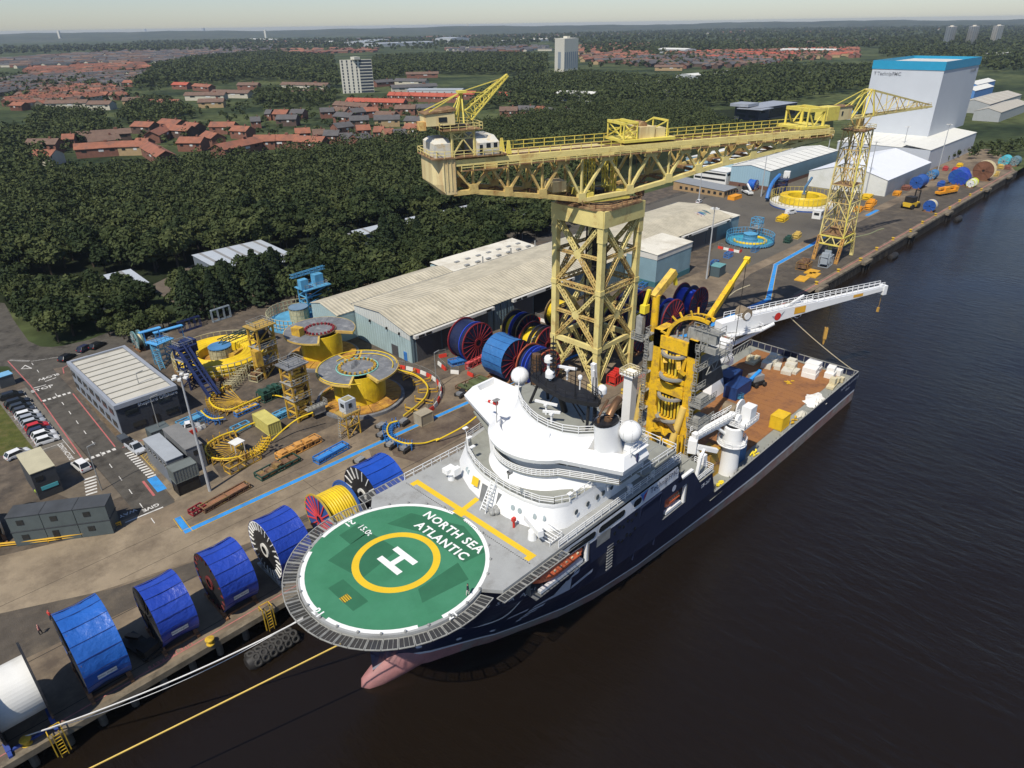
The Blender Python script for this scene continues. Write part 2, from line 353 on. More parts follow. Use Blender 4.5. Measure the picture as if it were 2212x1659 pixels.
b.box(0,60,103,103.06,.028,.03);b.box(14,60,96.4,96.46,.028,.03);b.box(46,46.06,89,100,.028,.03);b.box(80,80.06,78,99,.028,.03)
structure(b,'crane_rail_grooves',mat('rail_groove',(0.035,0.03,0.025),rough=0.8))
# ---- paint
Z1=0.034
def stripe(b,P,wd,z=Z1):
 P=[Vector((p[0],p[1],0))for p in P]
 for p,q in zip(P,P[1:]):
  d=(q-p).normalized();s=Vector((-d.y,d.x,0))*wd/2;e=d*(wd/2 if len(P)>2 else 0)
  b.poly([(p-s-e)[:2]+(z,),(q-s+e)[:2]+(z,),(q+s+e)[:2]+(z,),(p+s-e)[:2]+(z,)]);z+=0.0006
def v2(*pts):return[G(*p)[:2]for p in pts]
b=B();stripe(b,[(-30,76.5),(120,76.3)],0.18);stripe(b,[(120,76.5),(450,77.1)],0.3);structure(b,'quay_edge_line',M_PINKP)
b=B()
stripe(b,[(25.9,104.5),(25.6,100.3),(72.5,99.5)],0.95);stripe(b,[(74.5,99.4),(104,98.6)],0.95)
stripe(b,[(104,98.6),(133,96.5)],0.9);stripe(b,[(133,90),(150,84),(187,81.3),(219,94.6),(262,96.4)],1.5);stripe(b,[(305,97.2),(318,97.5)],1.5)
structure(b,'blue_walkway_line',M_BLUEP)
b=B()
for s in(-.62,.62):
 stripe(b,[(25.9-s,105),(25.6-s,100.3-abs(s)*0+s*1.0),(72.5,99.5+s)],0.12,Z1+.004);stripe(b,[(74.5,99.4+s),(104,98.6+s)],0.12,Z1+.004)
 stripe(b,[(187,81.3+s*1.4),(219+s,94.6+s*1.4),(262,96.4+s*1.4)],0.14,Z1+.006)
for i in range(9):stripe(b,[(28.9,122.5+i*.9),(31.8-.15*i,124.5+i*.9)],0.10)
stripe(b,[(28.7,121.8),(28.9,132.5)],0.12,Z1+.003);structure(b,'yellow_floor_lines',M_YELP)
b=B();stripe(b,[(22.1,197.5),(22.3,178),(21.9,167.6)],0.22);stripe(b,[(21.9,166.6),(20.7,136)],0.22)
stripe(b,[(27.8,166.6),(26.5,136)],0.22);stripe(b,[(25.9,120),(25.6,114)],0.4);stripe(b,[(32.2,184),(30.3,183),(29.6,179.6)],0.22)
stripe(b,[(27.4,134.6),(29.4,135),(35.5,133.6)],0.16);structure(b,'red_kerb_lines',M_REDP)
b=B()
for i in range(16):stripe(b,[(25.9-.058*i*3.55,192-5.6*i),(25.9-.058*(i*3.55+1.7),190.2-5.6*i)],0.14)
for k in range(6):
 for yy,x0,x1 in((167.6,22.4,27.3),(135.1,21.2,26.0)):
  xx=x0+(x1-x0)*k/5;b.poly([(xx-.3,yy-.45,Z1),(xx+.3,yy-.45,Z1),(xx+.3,yy+.45,Z1),(xx-.3,yy+.45,Z1)])
for i in range(12):stripe(b,[(26.9,131.8-i*1.02),(28.3,131.6-i*1.02)],0.5)
for i in range(6):stripe(b,[(18.6-.25*i,128.2-i*1.05),(20.6-.3*i,127.9-i*1.05)],0.5)
stripe(b,[(22.3,197.6),(25.7,193.4)],0.12);stripe(b,[(22.6,197.9),(26,193.7)],0.1,Z1+.002);stripe(b,[(26,193),(36,189)],0.12)
stripe(b,[(22.4,176.2),(24.9,176)],0.3);stripe(b,[(25.2,178),(27.6,178.4)],0.3);stripe(b,[(19.4,109.9),(25.4,109.6)],0.3)
stripe(b,[(23.2,189.9),(24.4,191.5),(25.0,188.4),(23.2,189.9)],0.22)
for k in range(11):stripe(b,[(15.4,145.2+k*2.42+.02*k),(20.2,145.2+k*2.42)],0.09)
stripe(b,[(15.4,176),(20.6,175.6)],0.09);stripe(b,[(20.2,176),(20.2,139)],0.09,Z1+.002)
stripe(b,[(-10,230),(8,213)],0.12);stripe(b,[(0,236),(2,233)],.12)
structure(b,'white_road_markings',M_WHITEP)
def road_text(t,x,y,s,m,dx=(1,0,0),dy=(0,1,0),name='road_lettering',sp=1.0,bold=0.02):
 o=write(t,s,m,name,M4=frame((x,y,Z1+.006),dx,dy),space=sp,bold=bold);o['kind']='structure'
road_text('STOP',23.7,174.4,1.9,M_WHITEP,bold=.03);road_text('SLOW',26.5,180.1,1.6,M_WHITEP,dx=(-1,0,0),dy=(0,-1,0),bold=.03)
road_text('CONTRACTORS',19.2,141.2,1.15,M_WHITEP,dx=(0,-1,0),dy=(1,0,0),sp=.95)
road_text('GIVE',23.9,111.0,1.3,M_WHITEP,dx=(-1,0,0),dy=(0,-1,0),bold=.03);road_text('WAY',20.6,112.2,1.2,M_WHITEP,dx=(-1,0,0),dy=(0,-1,0),bold=.02)
road_text('LIFE JACKETS',13.6,76.8,.85,M_PINKP,dx=(-1,0,0),dy=(0,-1,0),sp=1.15);road_text('LIFE JACKETS',124.5,79.2,1.5,M_PINKP,dx=(1,0,0),dy=(0,1,0))
# ---- quay wall
q=thing('quay_wall','weathered concrete quay wall on dark piles along the river','quay wall',(0,75,0))
b=B();b.box(-60,196,74.7,75.6,-0.85,.05);b.box(208,452,74.9,75.6,-0.7,.05);b.box(196,208,77.3,78,-.7,.05);b.ob('cope_beam',M_COPE,q)
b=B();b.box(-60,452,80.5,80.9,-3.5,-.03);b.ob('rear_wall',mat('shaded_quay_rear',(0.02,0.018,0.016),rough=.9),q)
src=None
for i in range(64):
 x=-40+3.7*i
 if x>196:break
 if src is None:
  b=B();b.tube((x,76.0,-3.6),(x,76.0,-.8),.45,n=8);src=b.ob('pile',mat('pale_pile_concrete',(0.11,0.095,0.075),rough=.85,var=.4,scale=.8),q)
 else:piece('pile',src,q,(3.7*i,0,0))
src=None
for i in range(160):
 x=208+1.55*i
 if x>452:break
 if src is None:
  b=B();b.prism([(x,75.3),(x+.35,74.95),(x+.95,74.95),(x+1.3,75.3)],-3.6,-.72);src=b.ob('sheet_pile',M_DARKPILE,q)
 else:piece('sheet_pile',src,q,(1.55*i,0,0))
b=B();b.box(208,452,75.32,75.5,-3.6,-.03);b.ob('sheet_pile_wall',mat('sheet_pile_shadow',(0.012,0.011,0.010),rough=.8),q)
for x in(204,240,285,330,390,430):
 b=B();b.box(x,x+7,73.6,74.86,-.75,.06);b.ob('berthing_step',M_COPE,q)
 for k in range(3):b=B();b.tube((x+1+2.5*k,74.2,-3.6),(x+1+2.5*k,74.2,-.76),.35,n=8);b.ob('pile',M_DARKPILE,q)
M_BOLL=mat('bollard_yellow',(0.56,0.36,0.03),rough=.55,var=.2,scale=3,dirt=(.2,.13,.05),damt=.3,dscale=2)
def boll(p,label):
 b=B();b.lathe((p[0],p[1],0),[(.55,0),(.55,.1),(.34,.16),(.32,.55),(.6,.72),(.6,.92),(.4,1.0),(.01,1.02)],12)
 o=b.ob('mooring_bollard',M_BOLL,smooth=True,loc=(p[0],p[1],.06));return tag(o,label,'bollard','yellow bollards along the quay edge')
z4=lambda x,y:((3000+x*.49548)*.54004,(500+y*.49548)*.54004)
z7=lambda x,y:(x*.349,1080+y*.349)
bl=boll(G(*z7(1305,890)),'yellow bollard on the quay edge beside the LIFE JACKETS lettering')
for px,lab in((z7(180,1535),'yellow bollard at the near quay end holding the white bow rope'),(z4(535,1285),'yellow bollard on the quay edge behind the white crane boom'),(z4(712,1185),'yellow bollard beside the orange road plates'),(z4(913,1100),'yellow bollard on the berthing step by the small crane legs'),(z4(1020,1008),'first yellow bollard past the small lattice crane'),(z4(1153,928),'second yellow bollard past the small lattice crane'),(z4(1320,865),'yellow bollard on the step beside the tip of the crane shadow'),(z4(1390,795),'yellow bollard just past the step by the crane shadow'),(z4(1497,732),'yellow bollard opposite the yellow forklift'),(z4(1630,680),'yellow bollard on the step nearest the cream cable drum'),(z4(1690,620),'yellow bollard between the cream drum and the orange mobile crane'),(z4(1775,572),'yellow bollard beside the orange mobile crane'),(z4(1890,532),'yellow bollard beside the white rack of green hose drums'),((2150+1345*.2486,1400+680*.2486),'yellow bollard between the crane tower and the ship')):
 if px[0]>2300:px=(px[0]*.54004,px[1]*.54004)
 g0=G(*px);boll((g0[0],max(76.0,min(g0[1],77.4))),lab)
def bracket(x,label):
 b=B()
 for s in(-.7,.7):b.beam((x+s,74.5,-2.8),(x+s,74.5,.9),.12);b.beam((x+s,74.5,.9),(x+s,75.6,.9),.1);b.beam((x+s,75.6,.06),(x+s,75.6,.9),.1)
 b.ladder((x,74.45,-3.2),(x,74.45,.9),.7,r=.08)
 b.beam((x-.7,75.6,.9),(x+.7,75.6,.9),.1)
 tag(b.ob('quay_ladder',M_BOLL,loc=(x,75,0)),label,'ladder','quay ladders')
bracket(G(*z7(1660,700))[0],'yellow framed quay ladder above the tyre fender');bracket(G(*z7(345,1450))[0],'yellow framed quay ladder near the white rope bollard')
# ============================================================ hammerhead crane and the small quay crane
M_CY=mat('weathered_yellow',(0.70,0.59,0.23),rough=0.6,var=0.12,scale=0.4,dirt=(0.46,0.30,0.11),damt=0.24,dscale=0.35)
M_CR=mat('rusty_yellow',(0.60,0.45,0.16),rough=0.7,var=0.2,scale=0.6,dirt=(0.34,0.18,0.06),damt=0.42,dscale=0.5)
M_CC=mat('cream_plate',(0.70,0.58,0.30),rough=0.6,var=0.12,scale=0.4,dirt=(0.42,0.24,0.1),damt=0.3,dscale=0.25,streak=True)
M_CB=mat('bright_yellow',(0.74,0.62,0.12),rough=0.55,var=0.15,scale=0.5,dirt=(0.45,0.32,0.08),damt=0.3,dscale=0.5)
M_CW=mat('flaking_white',(0.62,0.60,0.52),rough=0.7,var=0.2,scale=0.6,dirt=(0.5,0.33,0.1),damt=0.35,dscale=0.6)
M_DK=mat('dark_steel',(0.022,0.02,0.018),rough=0.6,var=0.4,scale=0.8)
M_RUST=mat('rust_deck',(0.20,0.11,0.055),rough=0.85,var=0.4,scale=0.7,dirt=(0.42,0.3,0.14),damt=0.35,dscale=0.8)
M_GLASSD=mat('dark_glass',(0.02,0.024,0.026),rough=0.12,var=0.2,spec=0.6)
M_GREY=mat('galvanised_grey',(0.33,0.33,0.31),rough=0.5,metal=0.3,var=0.2,scale=0.8)
tc=thing('hammerhead_crane','giant yellow hammerhead crane on a braced square tower beside the ship','crane',(115,89,0))
TX,TY,TH=115.0,89.0,6.05
CN=[(TX-TH,TY-TH),(TX+TH,TY-TH),(TX+TH,TY+TH),(TX-TH,TY+TH)]
legsrc=None
for x,y in CN:
 b=B();b.box(x-.62,x+.62,y-.62,y+.62,1.0,36.2);b.box(x-.75,x+.75,y-.75,y+.75,8.9,10.1);b.box(x-.75,x+.75,y-.75,y+.75,22.0,23.0)
 b.prism([(x-.75,y-.75),(x+.75,y-.75),(x+.75,y+.75),(x-.75,y+.75)],33,36.1)
 b.box(x-1.3,x+1.3,y-1.3,y+1.3,.03,1.2);b.ob('leg',M_CY,tc)
for k in range(4):
 (x0,y0),(x1,y1)=CN[k],CN[(k+1)%4];P=lambda t,z:(x0+(x1-x0)*t,y0+(y1-y0)*t,z)
 e=.62/(2*TH)
 b=B();b.beam(P(e,9.5),P(1-e,9.5),.7,1.1);b.ob('ring_girder',M_CY,tc)
 b=B();b.lattice(P(e,22.5),P(1-e,22.5),.7,.9,t=.2);b.ob('ring_girder',M_CR,tc)
 nx,ny=(y1-y0)/(2*TH),-(x1-x0)/(2*TH);Po=lambda t,z:(P(t,z)[0]+nx*.66,P(t,z)[1]+ny*.66,z)
 b=B();b.beam(Po(-.06,37.7),Po(1.06,37.7),.5,3.3);b.ob('top_girder',M_CY,tc)
 for z0,z1 in((10,22),(23,36)):
  zm=(z0+z1)/2;g=.07
  b=B();b.lattice(P(e,zm),P(.5-g,zm),.45,.45,t=.16);b.ob('strut',M_CR,tc)
  b=B();b.lattice(P(.5+g,zm),P(1-e,zm),.45,.45,t=.16);b.ob('strut',M_CR,tc)
  for a,c in((e,z0),(1-e,z0),(e,z1),(1-e,z1)):
   t_,z_=.5+(a-.5)*.12,zm+(c-zm)*.12
   b=B();b.lattice(P(a,c),P(t_,z_),.7,.55,t=.2,seg=9);b.ob('diagonal_brace',M_CY if c==z1 else M_CR,tc)
  b=B();cx,cy,cz=P(.5,zm);tx,ty=(x1-x0)/(2*TH),(y1-y0)/(2*TH)
  for s in(-.32,.32):
   b.poly([(cx+nx*s+tx*1.05*math.cos(q*math.pi/4+.39),cy+ny*s+ty*1.05*math.cos(q*math.pi/4+.39),cz+1.05*math.sin(q*math.pi/4+.39))for q in range(8)])
  b.ob('gusset_plate',M_CY,tc)
 for a in(e*.4,1-e*.4):
  b=B();b.lattice(P(.5+(a-.5)*.1,9.0),P(a+(.5-a)*.06,1.3),.75,.6,t=.2);b.ob('diagonal_brace',M_CY,tc)
  b=B();b.beam(P(a,4.9),P(.5+(a-.5)*.5,4.9),.35);b.beam(P(a,8.8),P(.5+(a-.5)*.52,4.9),.3);b.ob('strut',M_CY,tc)
b=B()
for x,y in((-1.5,-1.5),(1.5,-1.5),(1.5,1.5),(-1.5,1.5)):b.beam((TX+x,TY+y,0),(TX+x,TY+y,40),.3)
for i in range(13):
 z=3*i+1.5;b.box(TX-1.6,TX+1.6,TY-1.6,TY-.2,z,z+.15)
 for s in(-1.5,1.5):b.beam((TX-1.5,TY+s,z),(TX+1.5,TY+s,z+3),.16);b.beam((TX+s,TY-1.5,z+3),(TX+s,TY+1.5,z),.16)
 b.ladder((TX-1,TY-1.2,z),(TX+1.2,TY-1.2,z+3),.9,r=.1)
b.box(TX+.2,TX+1.3,TY+.2,TY+1.3,0,40);b.ob('stair_shaft',M_DK,tc)
b=B();b.prism([(TX-7.3,TY-5),(TX-5,TY-7.3),(TX+5,TY-7.3),(TX+7.3,TY-5),(TX+7.3,TY+5),(TX+5,TY+7.3),(TX-5,TY+7.3),(TX-7.3,TY+5)],39.36,39.75);b.ob('tower_platform',M_RUST,tc)
b=B();b.rail([(TX-7.2,TY-5,39.75),(TX-5,TY-7.2,39.75),(TX+5,TY-7.2,39.75),(TX+7.2,TY-5,39.75),(TX+7.2,TY+5,39.75),(TX+5,TY+7.2,39.75),(TX-5,TY+7.2,39.75),(TX-7.2,TY+5,39.75)],closed=True,r=.09,step=1.7);b.ob('platform_railing',M_RUST,tc)
b=B();b.lathe((TX,TY,39.76),[(5.2,0),(5.2,.45),(4.4,.45),(4.4,0)],40);b.lathe((TX,TY,39.76),[(1.4,0),(1.2,2.2),(.01,2.2)],16);b.ob('roller_path',M_DK,tc)
# jib frame: s along the jib, w across (+ towards the camera), z up
JA=math.radians(-22.5);JD=Vector((math.cos(JA),math.sin(JA),0));JN=Vector((JD.y,-JD.x,0))
def J(s,w,z):return(TX+JD.x*s+JN.x*w,TY+JD.y*s+JN.y*w,z)
def jb(b,s0,s1,w0,w1,z0,z1):
 b.prism([J(s0,w0,0)[:2],J(s1,w0,0)[:2],J(s1,w1,0)[:2],J(s0,w1,0)[:2]],z0,z1)
W=3.6
LOW=[(-32.4,44.7),(-28.5,44.7),(-21.6,43.6),(-14.5,42.5),(-6,40.9),(4.9,41.5),(14,42.9),(21.2,44.2),(28,45.2),(35.1,46),(41.8,46.9),(49.4,48.1),(56,48.6)]
TOPZ=50.0
b=B();jb(b,-5.5,5.0,-3.9,-2.9,40.22,40.9);jb(b,-5.5,5,2.9,3.9,40.22,40.9);jb(b,-4.9,-3.3,-3.8,3.8,40.25,42.2);jb(b,3.0,4.6,-3.8,3.8,40.25,41.9);b.ob('slewing_carriage',M_CB,tc)
for sd in(-1,1):
 yel=lambda s:(M_CR if s<-9 else M_CY)if sd>0 else M_CR
 for(s0,z0),(s1,z1)in zip(LOW,LOW[1:]):
  b=B();b.beam(J(s0,W*sd,z0),J(s1,W*sd,z1),.9,.8);b.ob('bottom_chord',yel(s0),tc)
 tops=[-32]+[(LOW[i][0]+LOW[i+1][0])/2 for i in range(1,len(LOW)-2)]+[56]
 b=B();b.beam(J(-33,W*sd,TOPZ),J(-9,W*sd,TOPZ),.8,1.1);b.ob('top_chord',M_CR if sd<0 else M_CY,tc)
 b=B();b.beam(J(-9,W*sd,TOPZ),J(56.5,W*sd,TOPZ),.8,1.1);b.ob('top_chord',M_CY,tc)
 for i in range(1,len(LOW)-1):
  s,z=LOW[i];m=yel(s)
  for t in(tops[i-1],tops[i]):
   dz=TOPZ-1.0
   b=B();b.beam(J(s,W*sd,z+.3),J(t,W*sd,dz),.42,.62,up=JN);b.ob('diagonal_member',m,tc)
  if i<11:
   b=B();b.beam(J(s,W*sd,z+.3),J(s,W*sd,TOPZ-.6),.38,.38);b.ob('post',m,tc)
  b=B();b.prism([J(s-.9,W*sd-.5,0)[:2],J(s+.9,W*sd-.5,0)[:2],J(s+.9,W*sd+.5,0)[:2],J(s-.9,W*sd+.5,0)[:2]],z-.35,z+1.4,top=[J(s-.75,W*sd-.5,0)[:2],J(s+.75,W*sd-.5,0)[:2],J(s+.75,W*sd+.5,0)[:2],J(s-.75,W*sd+.5,0)[:2]]);b.ob('gusset_plate',m,tc)
  if i<11:
   t=tops[i];b=B();b.prism([J(t-1.3,W*sd-.48,0)[:2],J(t+1.3,W*sd-.48,0)[:2],J(t+1.3,W*sd+.48,0)[:2],J(t-1.3,W*sd+.48,0)[:2]],TOPZ-1.9,TOPZ-.56);b.ob('gusset_plate',yel(t),tc)
b=B()
for(s,z)in LOW[1:]:b.beam(J(s,-W,z),J(s,W,z),.4,.6)
for(s0,z0),(s1,z1)in zip(LOW[1:],LOW[2:]):b.beam(J(s0,-W,z0),J(s1,W,z1),.28);b.beam(J(s0,W,z0),J(s1,-W,z1),.28)
b.ob('bottom_bracing',M_RUST,tc)
b=B()
for i in range(23):
 s=-30+i*3.9;b.beam(J(s,-W,TOPZ),J(s,W,TOPZ),.35,.5)
b.ob('top_bracing',M_CY,tc)
for w0,w1,m in((W-1.7,W-.45,M_RUST),(-W+.45,-W+1.7,M_RUST)):
 b=B();jb(b,-22,56,w0,w1,TOPZ+.56,TOPZ+.66);b.ob('rail_walkway',m,tc)
b=B();jb(b,-22,56,W+.42,W+1.25,48.95,49.05);jb(b,-31,-22,W+.42,W+1.25,48.6,48.7);b.ob('side_walkway',M_RUST,tc)
b=B();b.rail([J(-31,W+1.25,48.7),J(-22,W+1.25,48.75),J(56,W+1.25,49.05)],h=1.15,r=.11,step=2.4);b.ob('walkway_railing',M_CY,tc)
b=B();b.rail([J(-21.5,W-.3,TOPZ+.56),J(2.6,W-.3,TOPZ+.56)],h=1.1,r=.10,step=2.2);b.rail([J(15,W-.3,TOPZ+.56),J(49,W-.3,TOPZ+.56)],h=1.1,r=.10,step=2.2);b.ob('near_top_railing',M_CB,tc)
b=B();b.rail([J(-22,-W+.3,TOPZ+.56),J(56,-W+.3,TOPZ+.56)],h=1.5,r=.11,step=2.2);b.ob('far_top_railing',M_CB,tc)
b=B();jb(b,-22,0,-1.6,1.4,TOPZ+.3,TOPZ+.5);b.ob('top_deck',M_CC,tc)
for q in range(2):
 b=B();w=(-1.2,2.2)[q];b.loft([[J(-21.4,w,TOPZ+.5),J(-20.3,w,TOPZ+.5),J(-20.3,w+.5,TOPZ+.5),J(-21.4,w+.5,TOPZ+.5)],[J(-21.05,w,TOPZ+3),J(-20.65,w,TOPZ+3),J(-20.65,w+.4,TOPZ+3),J(-21.05,w+.4,TOPZ+3)]],cap=True);b.ob('buffer_frame',M_CB,tc)
 # counterweight and machinery at the short end
b=B();P=[J(-35.8,-W-.6,0)[:2],J(-31.8,-W-.6,0)[:2],J(-31.8,W+.5,0)[:2],J(-34.1,W+.5,0)[:2],J(-35.8,W-1.2,0)[:2]]
P2=[J(-33.8,-W-.6,0)[:2],J(-31.8,-W-.6,0)[:2],J(-31.8,W+.5,0)[:2],J(-33.6,W+.5,0)[:2],J(-34.4,W-1.2,0)[:2]]
b.prism(P2,44.6,46.4,top=P,cap=False);b.prism(P,46.4,50.9);b.ob('counterweight',M_CC,tc)
b=B()
for k in range(4):b.beam(J(-34.1+.7*k,W+.58,45.3),J(-34.1+.7*k,W+.58,50.8),.12,.16)
b.ob('stiffener',M_CC,tc)
b=B();jb(b,-36.3,-22,-W-1.2,W+.9,50.92,51.08);b.ob('machinery_deck',M_RUST,tc)
b=B();b.rail([J(-23,W+.85,51.08),J(-33.9,W+.85,51.08),J(-36.2,W-1,51.08),J(-36.2,-W-1,51.08),J(-23,-W-1,51.08)],r=.10,step=1.8);b.ob('machinery_railing',M_CY,tc)
b=B();jb(b,-27.6,-23.4,-W+.2,W+.6,51.08,53.2);b.loft([[J(-27.6,-W+.2,53.2),J(-23.4,-W+.2,53.2),J(-23.4,W+.6,53.2),J(-27.6,W+.6,53.2)],[J(-27.6,-W+1.2,54.3),J(-24,-W+1.2,54.3),J(-24,W-.5,54.3),J(-27.6,W-.5,54.3)]],cap=True)
cabm=b.ob('winch_cab',M_CW,tc);[(lambda q:(jb(q,s0,s1,W+.5,W+.64,z0,z1),q.ob('cab_window',M_GLASSD,cabm)))(B())for s0,s1,z0,z1 in((-25.9,-25.1,52.3,53.1),(-24.5,-23.8,52.3,53.1),(-27.2,-26.6,51.3,52.9))]
b=B();jb(b,-35.4,-32.4,-W,W-.2,51.08,53.4);b.loft([[J(-35.4,-W,53.4),J(-32.4,-W,53.4),J(-32.4,W-.2,53.4),J(-35.4,W-.2,53.4)],[J(-34.6,-W+1,54.1),J(-32.4,-W+1,54.1),J(-32.4,W-1.4,54.1),J(-34.6,W-1.4,54.1)]],cap=True);b.ob('engine_house',M_CW,tc)
b=B()
for s in(-32.1,-27.9):
 for wv in(-3.2,3.4):b.beam(J(s,wv,51.08),J(s,wv,55.3),.34)
for wv in(-3.2,3.4):
 b.beam(J(-32.1,wv,51.2),J(-30,wv,54),.22);b.beam(J(-27.9,wv,51.2),J(-30,wv,54),.22)
 for s in range(4):b.beam(J(-32.1+s*1.05,wv,54.2 if s%2 else 55.2),J(-32.1+(s+1)*1.05,wv,55.2 if s%2 else 54.2),.18)
 b.beam(J(-32.1,wv,54.1),J(-27.9,wv,54.1),.2);b.beam(J(-32.3,wv,55.3),J(-27.7,wv,55.3),.4)
for s in(-32.1,-27.9):b.beam(J(s,-3.3,55.3),J(s,3.5,55.3),.4)
b.ob('derrick_pedestal',M_CY,tc)
b=B();jb(b,-34,-26.5,-4,4.2,55.5,55.6);b.ob('derrick_deck',M_RUST,tc)
b=B();b.rail([J(-34,4.2,55.6),J(-26.5,4.2,55.6),J(-26.5,-4,55.6),J(-34,-4,55.6)],r=.09,closed=True,step=1.5);b.ob('derrick_railing',M_CY,tc)
b=B();b.lathe(J(-30.4,.4,55.6),[(1.9,0),(1.9,.5),(1.3,.7),(.01,.7)],20);b.ob('slew_ring',M_DK,tc)
b=B();P=[J(-36.2,-1.8,0)[:2],J(-31,-1.8,0)[:2],J(-31,2.4,0)[:2],J(-36.2,2.4,0)[:2]]
b.prism(P,56.3,58.3);hs=b.ob('derrick_house',M_CC,tc)
b=B();b.loft([[J(-36.5,-2,58.25),J(-30.8,-2,58.6),J(-30.8,2.6,58.6),J(-36.5,2.6,58.25)],[J(-36.5,-2,58.4),J(-30.8,-2,59.1),J(-30.8,2.6,59.1),J(-36.5,2.6,58.4)]],cap=True);b.ob('house_roof',M_RUST,hs)
b=B();jb(b,-34,-32.5,2.4,2.5,56.9,57.7);b.ob('house_window',M_GLASSD,hs)
b=B();jb(b,-37.3,-36.2,-.2,1.9,55.6,57.0);b.ob('counterweight_box',mat('rust_streaked_cream',(.66,.46,.16),var=.3,dirt=(.42,.17,.05),damt=.5,dscale=.9),tc)
b=B()
for wv in(-1.3,1.9):b.beam(J(-29.2,wv,56.4),J(-28.9,.3,61.5),.24);b.beam(J(-31.4,wv,56.5),J(-28.9,.3,61.5),.18);b.beam(J(-35.5,wv,58.6),J(-29,.3,61.4),.16)
b.beam(J(-30.5,.3,56.5),J(-28.6,.3,61.5),.2);jb(b,-29.6,-28.2,-.6,1.2,61.3,61.7);b.ob('derrick_mast',M_CB,tc)
b=B()
def taper(b,p,q,w0,w1,h0,h1,n,t,side,up):
 p,q,side,up=Vector(p),Vector(q),Vector(side),Vector(up)
 c=lambda f,a,e:p.lerp(q,f)+side*a*(w0+(w1-w0)*f)/2+up*e*(h0+(h1-h0)*f)/2
 for a in(-1,1):
  for e in(-1,1):b.beam(c(0,a,e),c(1,a,e),t)
 for i in range(n):
  f,g=i/n,(i+1)/n
  for a in(-1,1):b.beam(c(f,a,-1 if i%2 else 1),c(g,a,1 if i%2 else-1),t*.6);b.beam(c(f,a,-1),c(f,a,1),t*.5)
  for e in(-1,1):b.beam(c(f,-1 if i%2 else 1,e),c(g,1 if i%2 else-1,e),t*.6)
taper(b,J(-28.2,.3,57.6),J(-20,.3,63.9),2.4,.4,2.0,.3,9,.2,JN,(-JD.x*.6,-JD.y*.6,.8))
b.beam(J(-28.9,.3,61.5),J(-21,.3,63.4),.14);b.beam(J(-28.9,1.0,61.5),J(-24,1.0,61.2),.12);b.ob('derrick_jib',M_CB,tc)
# trolley on top and winch frame at the long end
b=B();jb(b,3,14.8,-W-.3,W+.3,51.0,51.5);b.ob('trolley_bed',M_CB,tc)
b=B();jb(b,6.6,10.6,-1.8,2.8,51.5,53.6);jb(b,10.9,13.2,-1,2.6,51.5,53.2);b.ob('trolley_machinery',M_CC,tc)
b=B();b.tube(J(8.6,-1.2,53.6),J(8.6,1.6,53.6),.9,n=14);b.ob('hoist_drum',M_RUST,tc)
b=B()
for s in(3.2,6.2):
 for wv in(-3,3.2):b.beam(J(s,wv,51.4),J(s,wv,54.6),.24)
 b.beam(J(s,-3,54.5),J(s,3.2,54.5),.5);b.beam(J(s,-3,51.6),J(s,3.2,54.4),.18);b.beam(J(s,3.2,51.6),J(s,-3,54.4),.18)
for wv in(-3,3.2):b.beam(J(3.2,wv,54.5),J(6.2,wv,54.5),.3);b.beam(J(3.2,wv,53),J(6.2,wv,53),.2);b.beam(J(3.2,wv,51.6),J(6.2,wv,53),.16);b.beam(J(6.2,wv,51.6),J(3.2,wv,53),.16)
b.ob('trolley_frame',M_CB,tc)
b=B()
for wv in(-2.6,2.6):b.beam(J(13.6,wv,51.4),J(13.6,wv,54.6),.26);b.beam(J(10.8,wv,53.4),J(13.6,wv,54.5),.2)
b.beam(J(13.6,-2.6,54.5),J(13.6,2.6,54.5),.35);b.ob('trolley_end_frame',M_CB,tc)
b=B();jb(b,47.5,55.5,-3.6,3.8,50.7,51.2);b.ob('end_carriage',M_CB,tc)
b=B()
for s in(49.2,53.8):
 for wv in(-3.2,3.4):b.beam(J(s,wv,51.2),J(s,wv,54.8),.55 if s>50 else.35)
 b.beam(J(s,-3.2,54.6),J(s,3.4,54.6),.7)
for wv in(-3.2,3.4):b.beam(J(49.2,wv,54.5),J(53.8,wv,54.5),.7);b.beam(J(49.4,wv,54.2),J(51,wv,51.4),.25);b.beam(J(53.6,wv,54.2),J(51.4,wv,51.4),.25)
b.ob('end_winch_frame',M_CB,tc)
b=B();jb(b,55.6,56.6,-W-.4,W+.4,48.2,50.6);b.ob('jib_end_plate',M_CR,tc)
b=B()
for wv in(-2.2,1.2):
 for sg in range(2):b.lattice(J(-2.5+5*sg,wv,41.2),J(-2.5+5*sg,wv,49.4),.8,.8,t=.16)
b.ob('centre_tower',M_CB,tc)
b=B();jb(b,-11.6,-8.6,-1.6,2.2,42.6,44.6);b.ob('machinery_hut',M_CC,tc)
b=B();b.tube(J(9.5,.5,42.2),J(9.5,.5,47),.05,n=5);b.prism([J(9,-.6,0)[:2],J(10.2,-.6,0)[:2],J(10.2,1.2,0)[:2],J(9,1.2,0)[:2]],39.7,41.6);b.tube(J(9.6,.3,39.8),J(9.6,.3,38.4),.35,.12);b.tube(J(8.4,.3,42.2),J(8.4,.3,51.2),.05,n=5);b.tube(J(10.6,.3,41.5),J(10.6,.3,51.2),.05,n=5);b.ob('hook_block',mat('block_brown',(.17,.09,.04),var=.4,scale=1.2),tc)
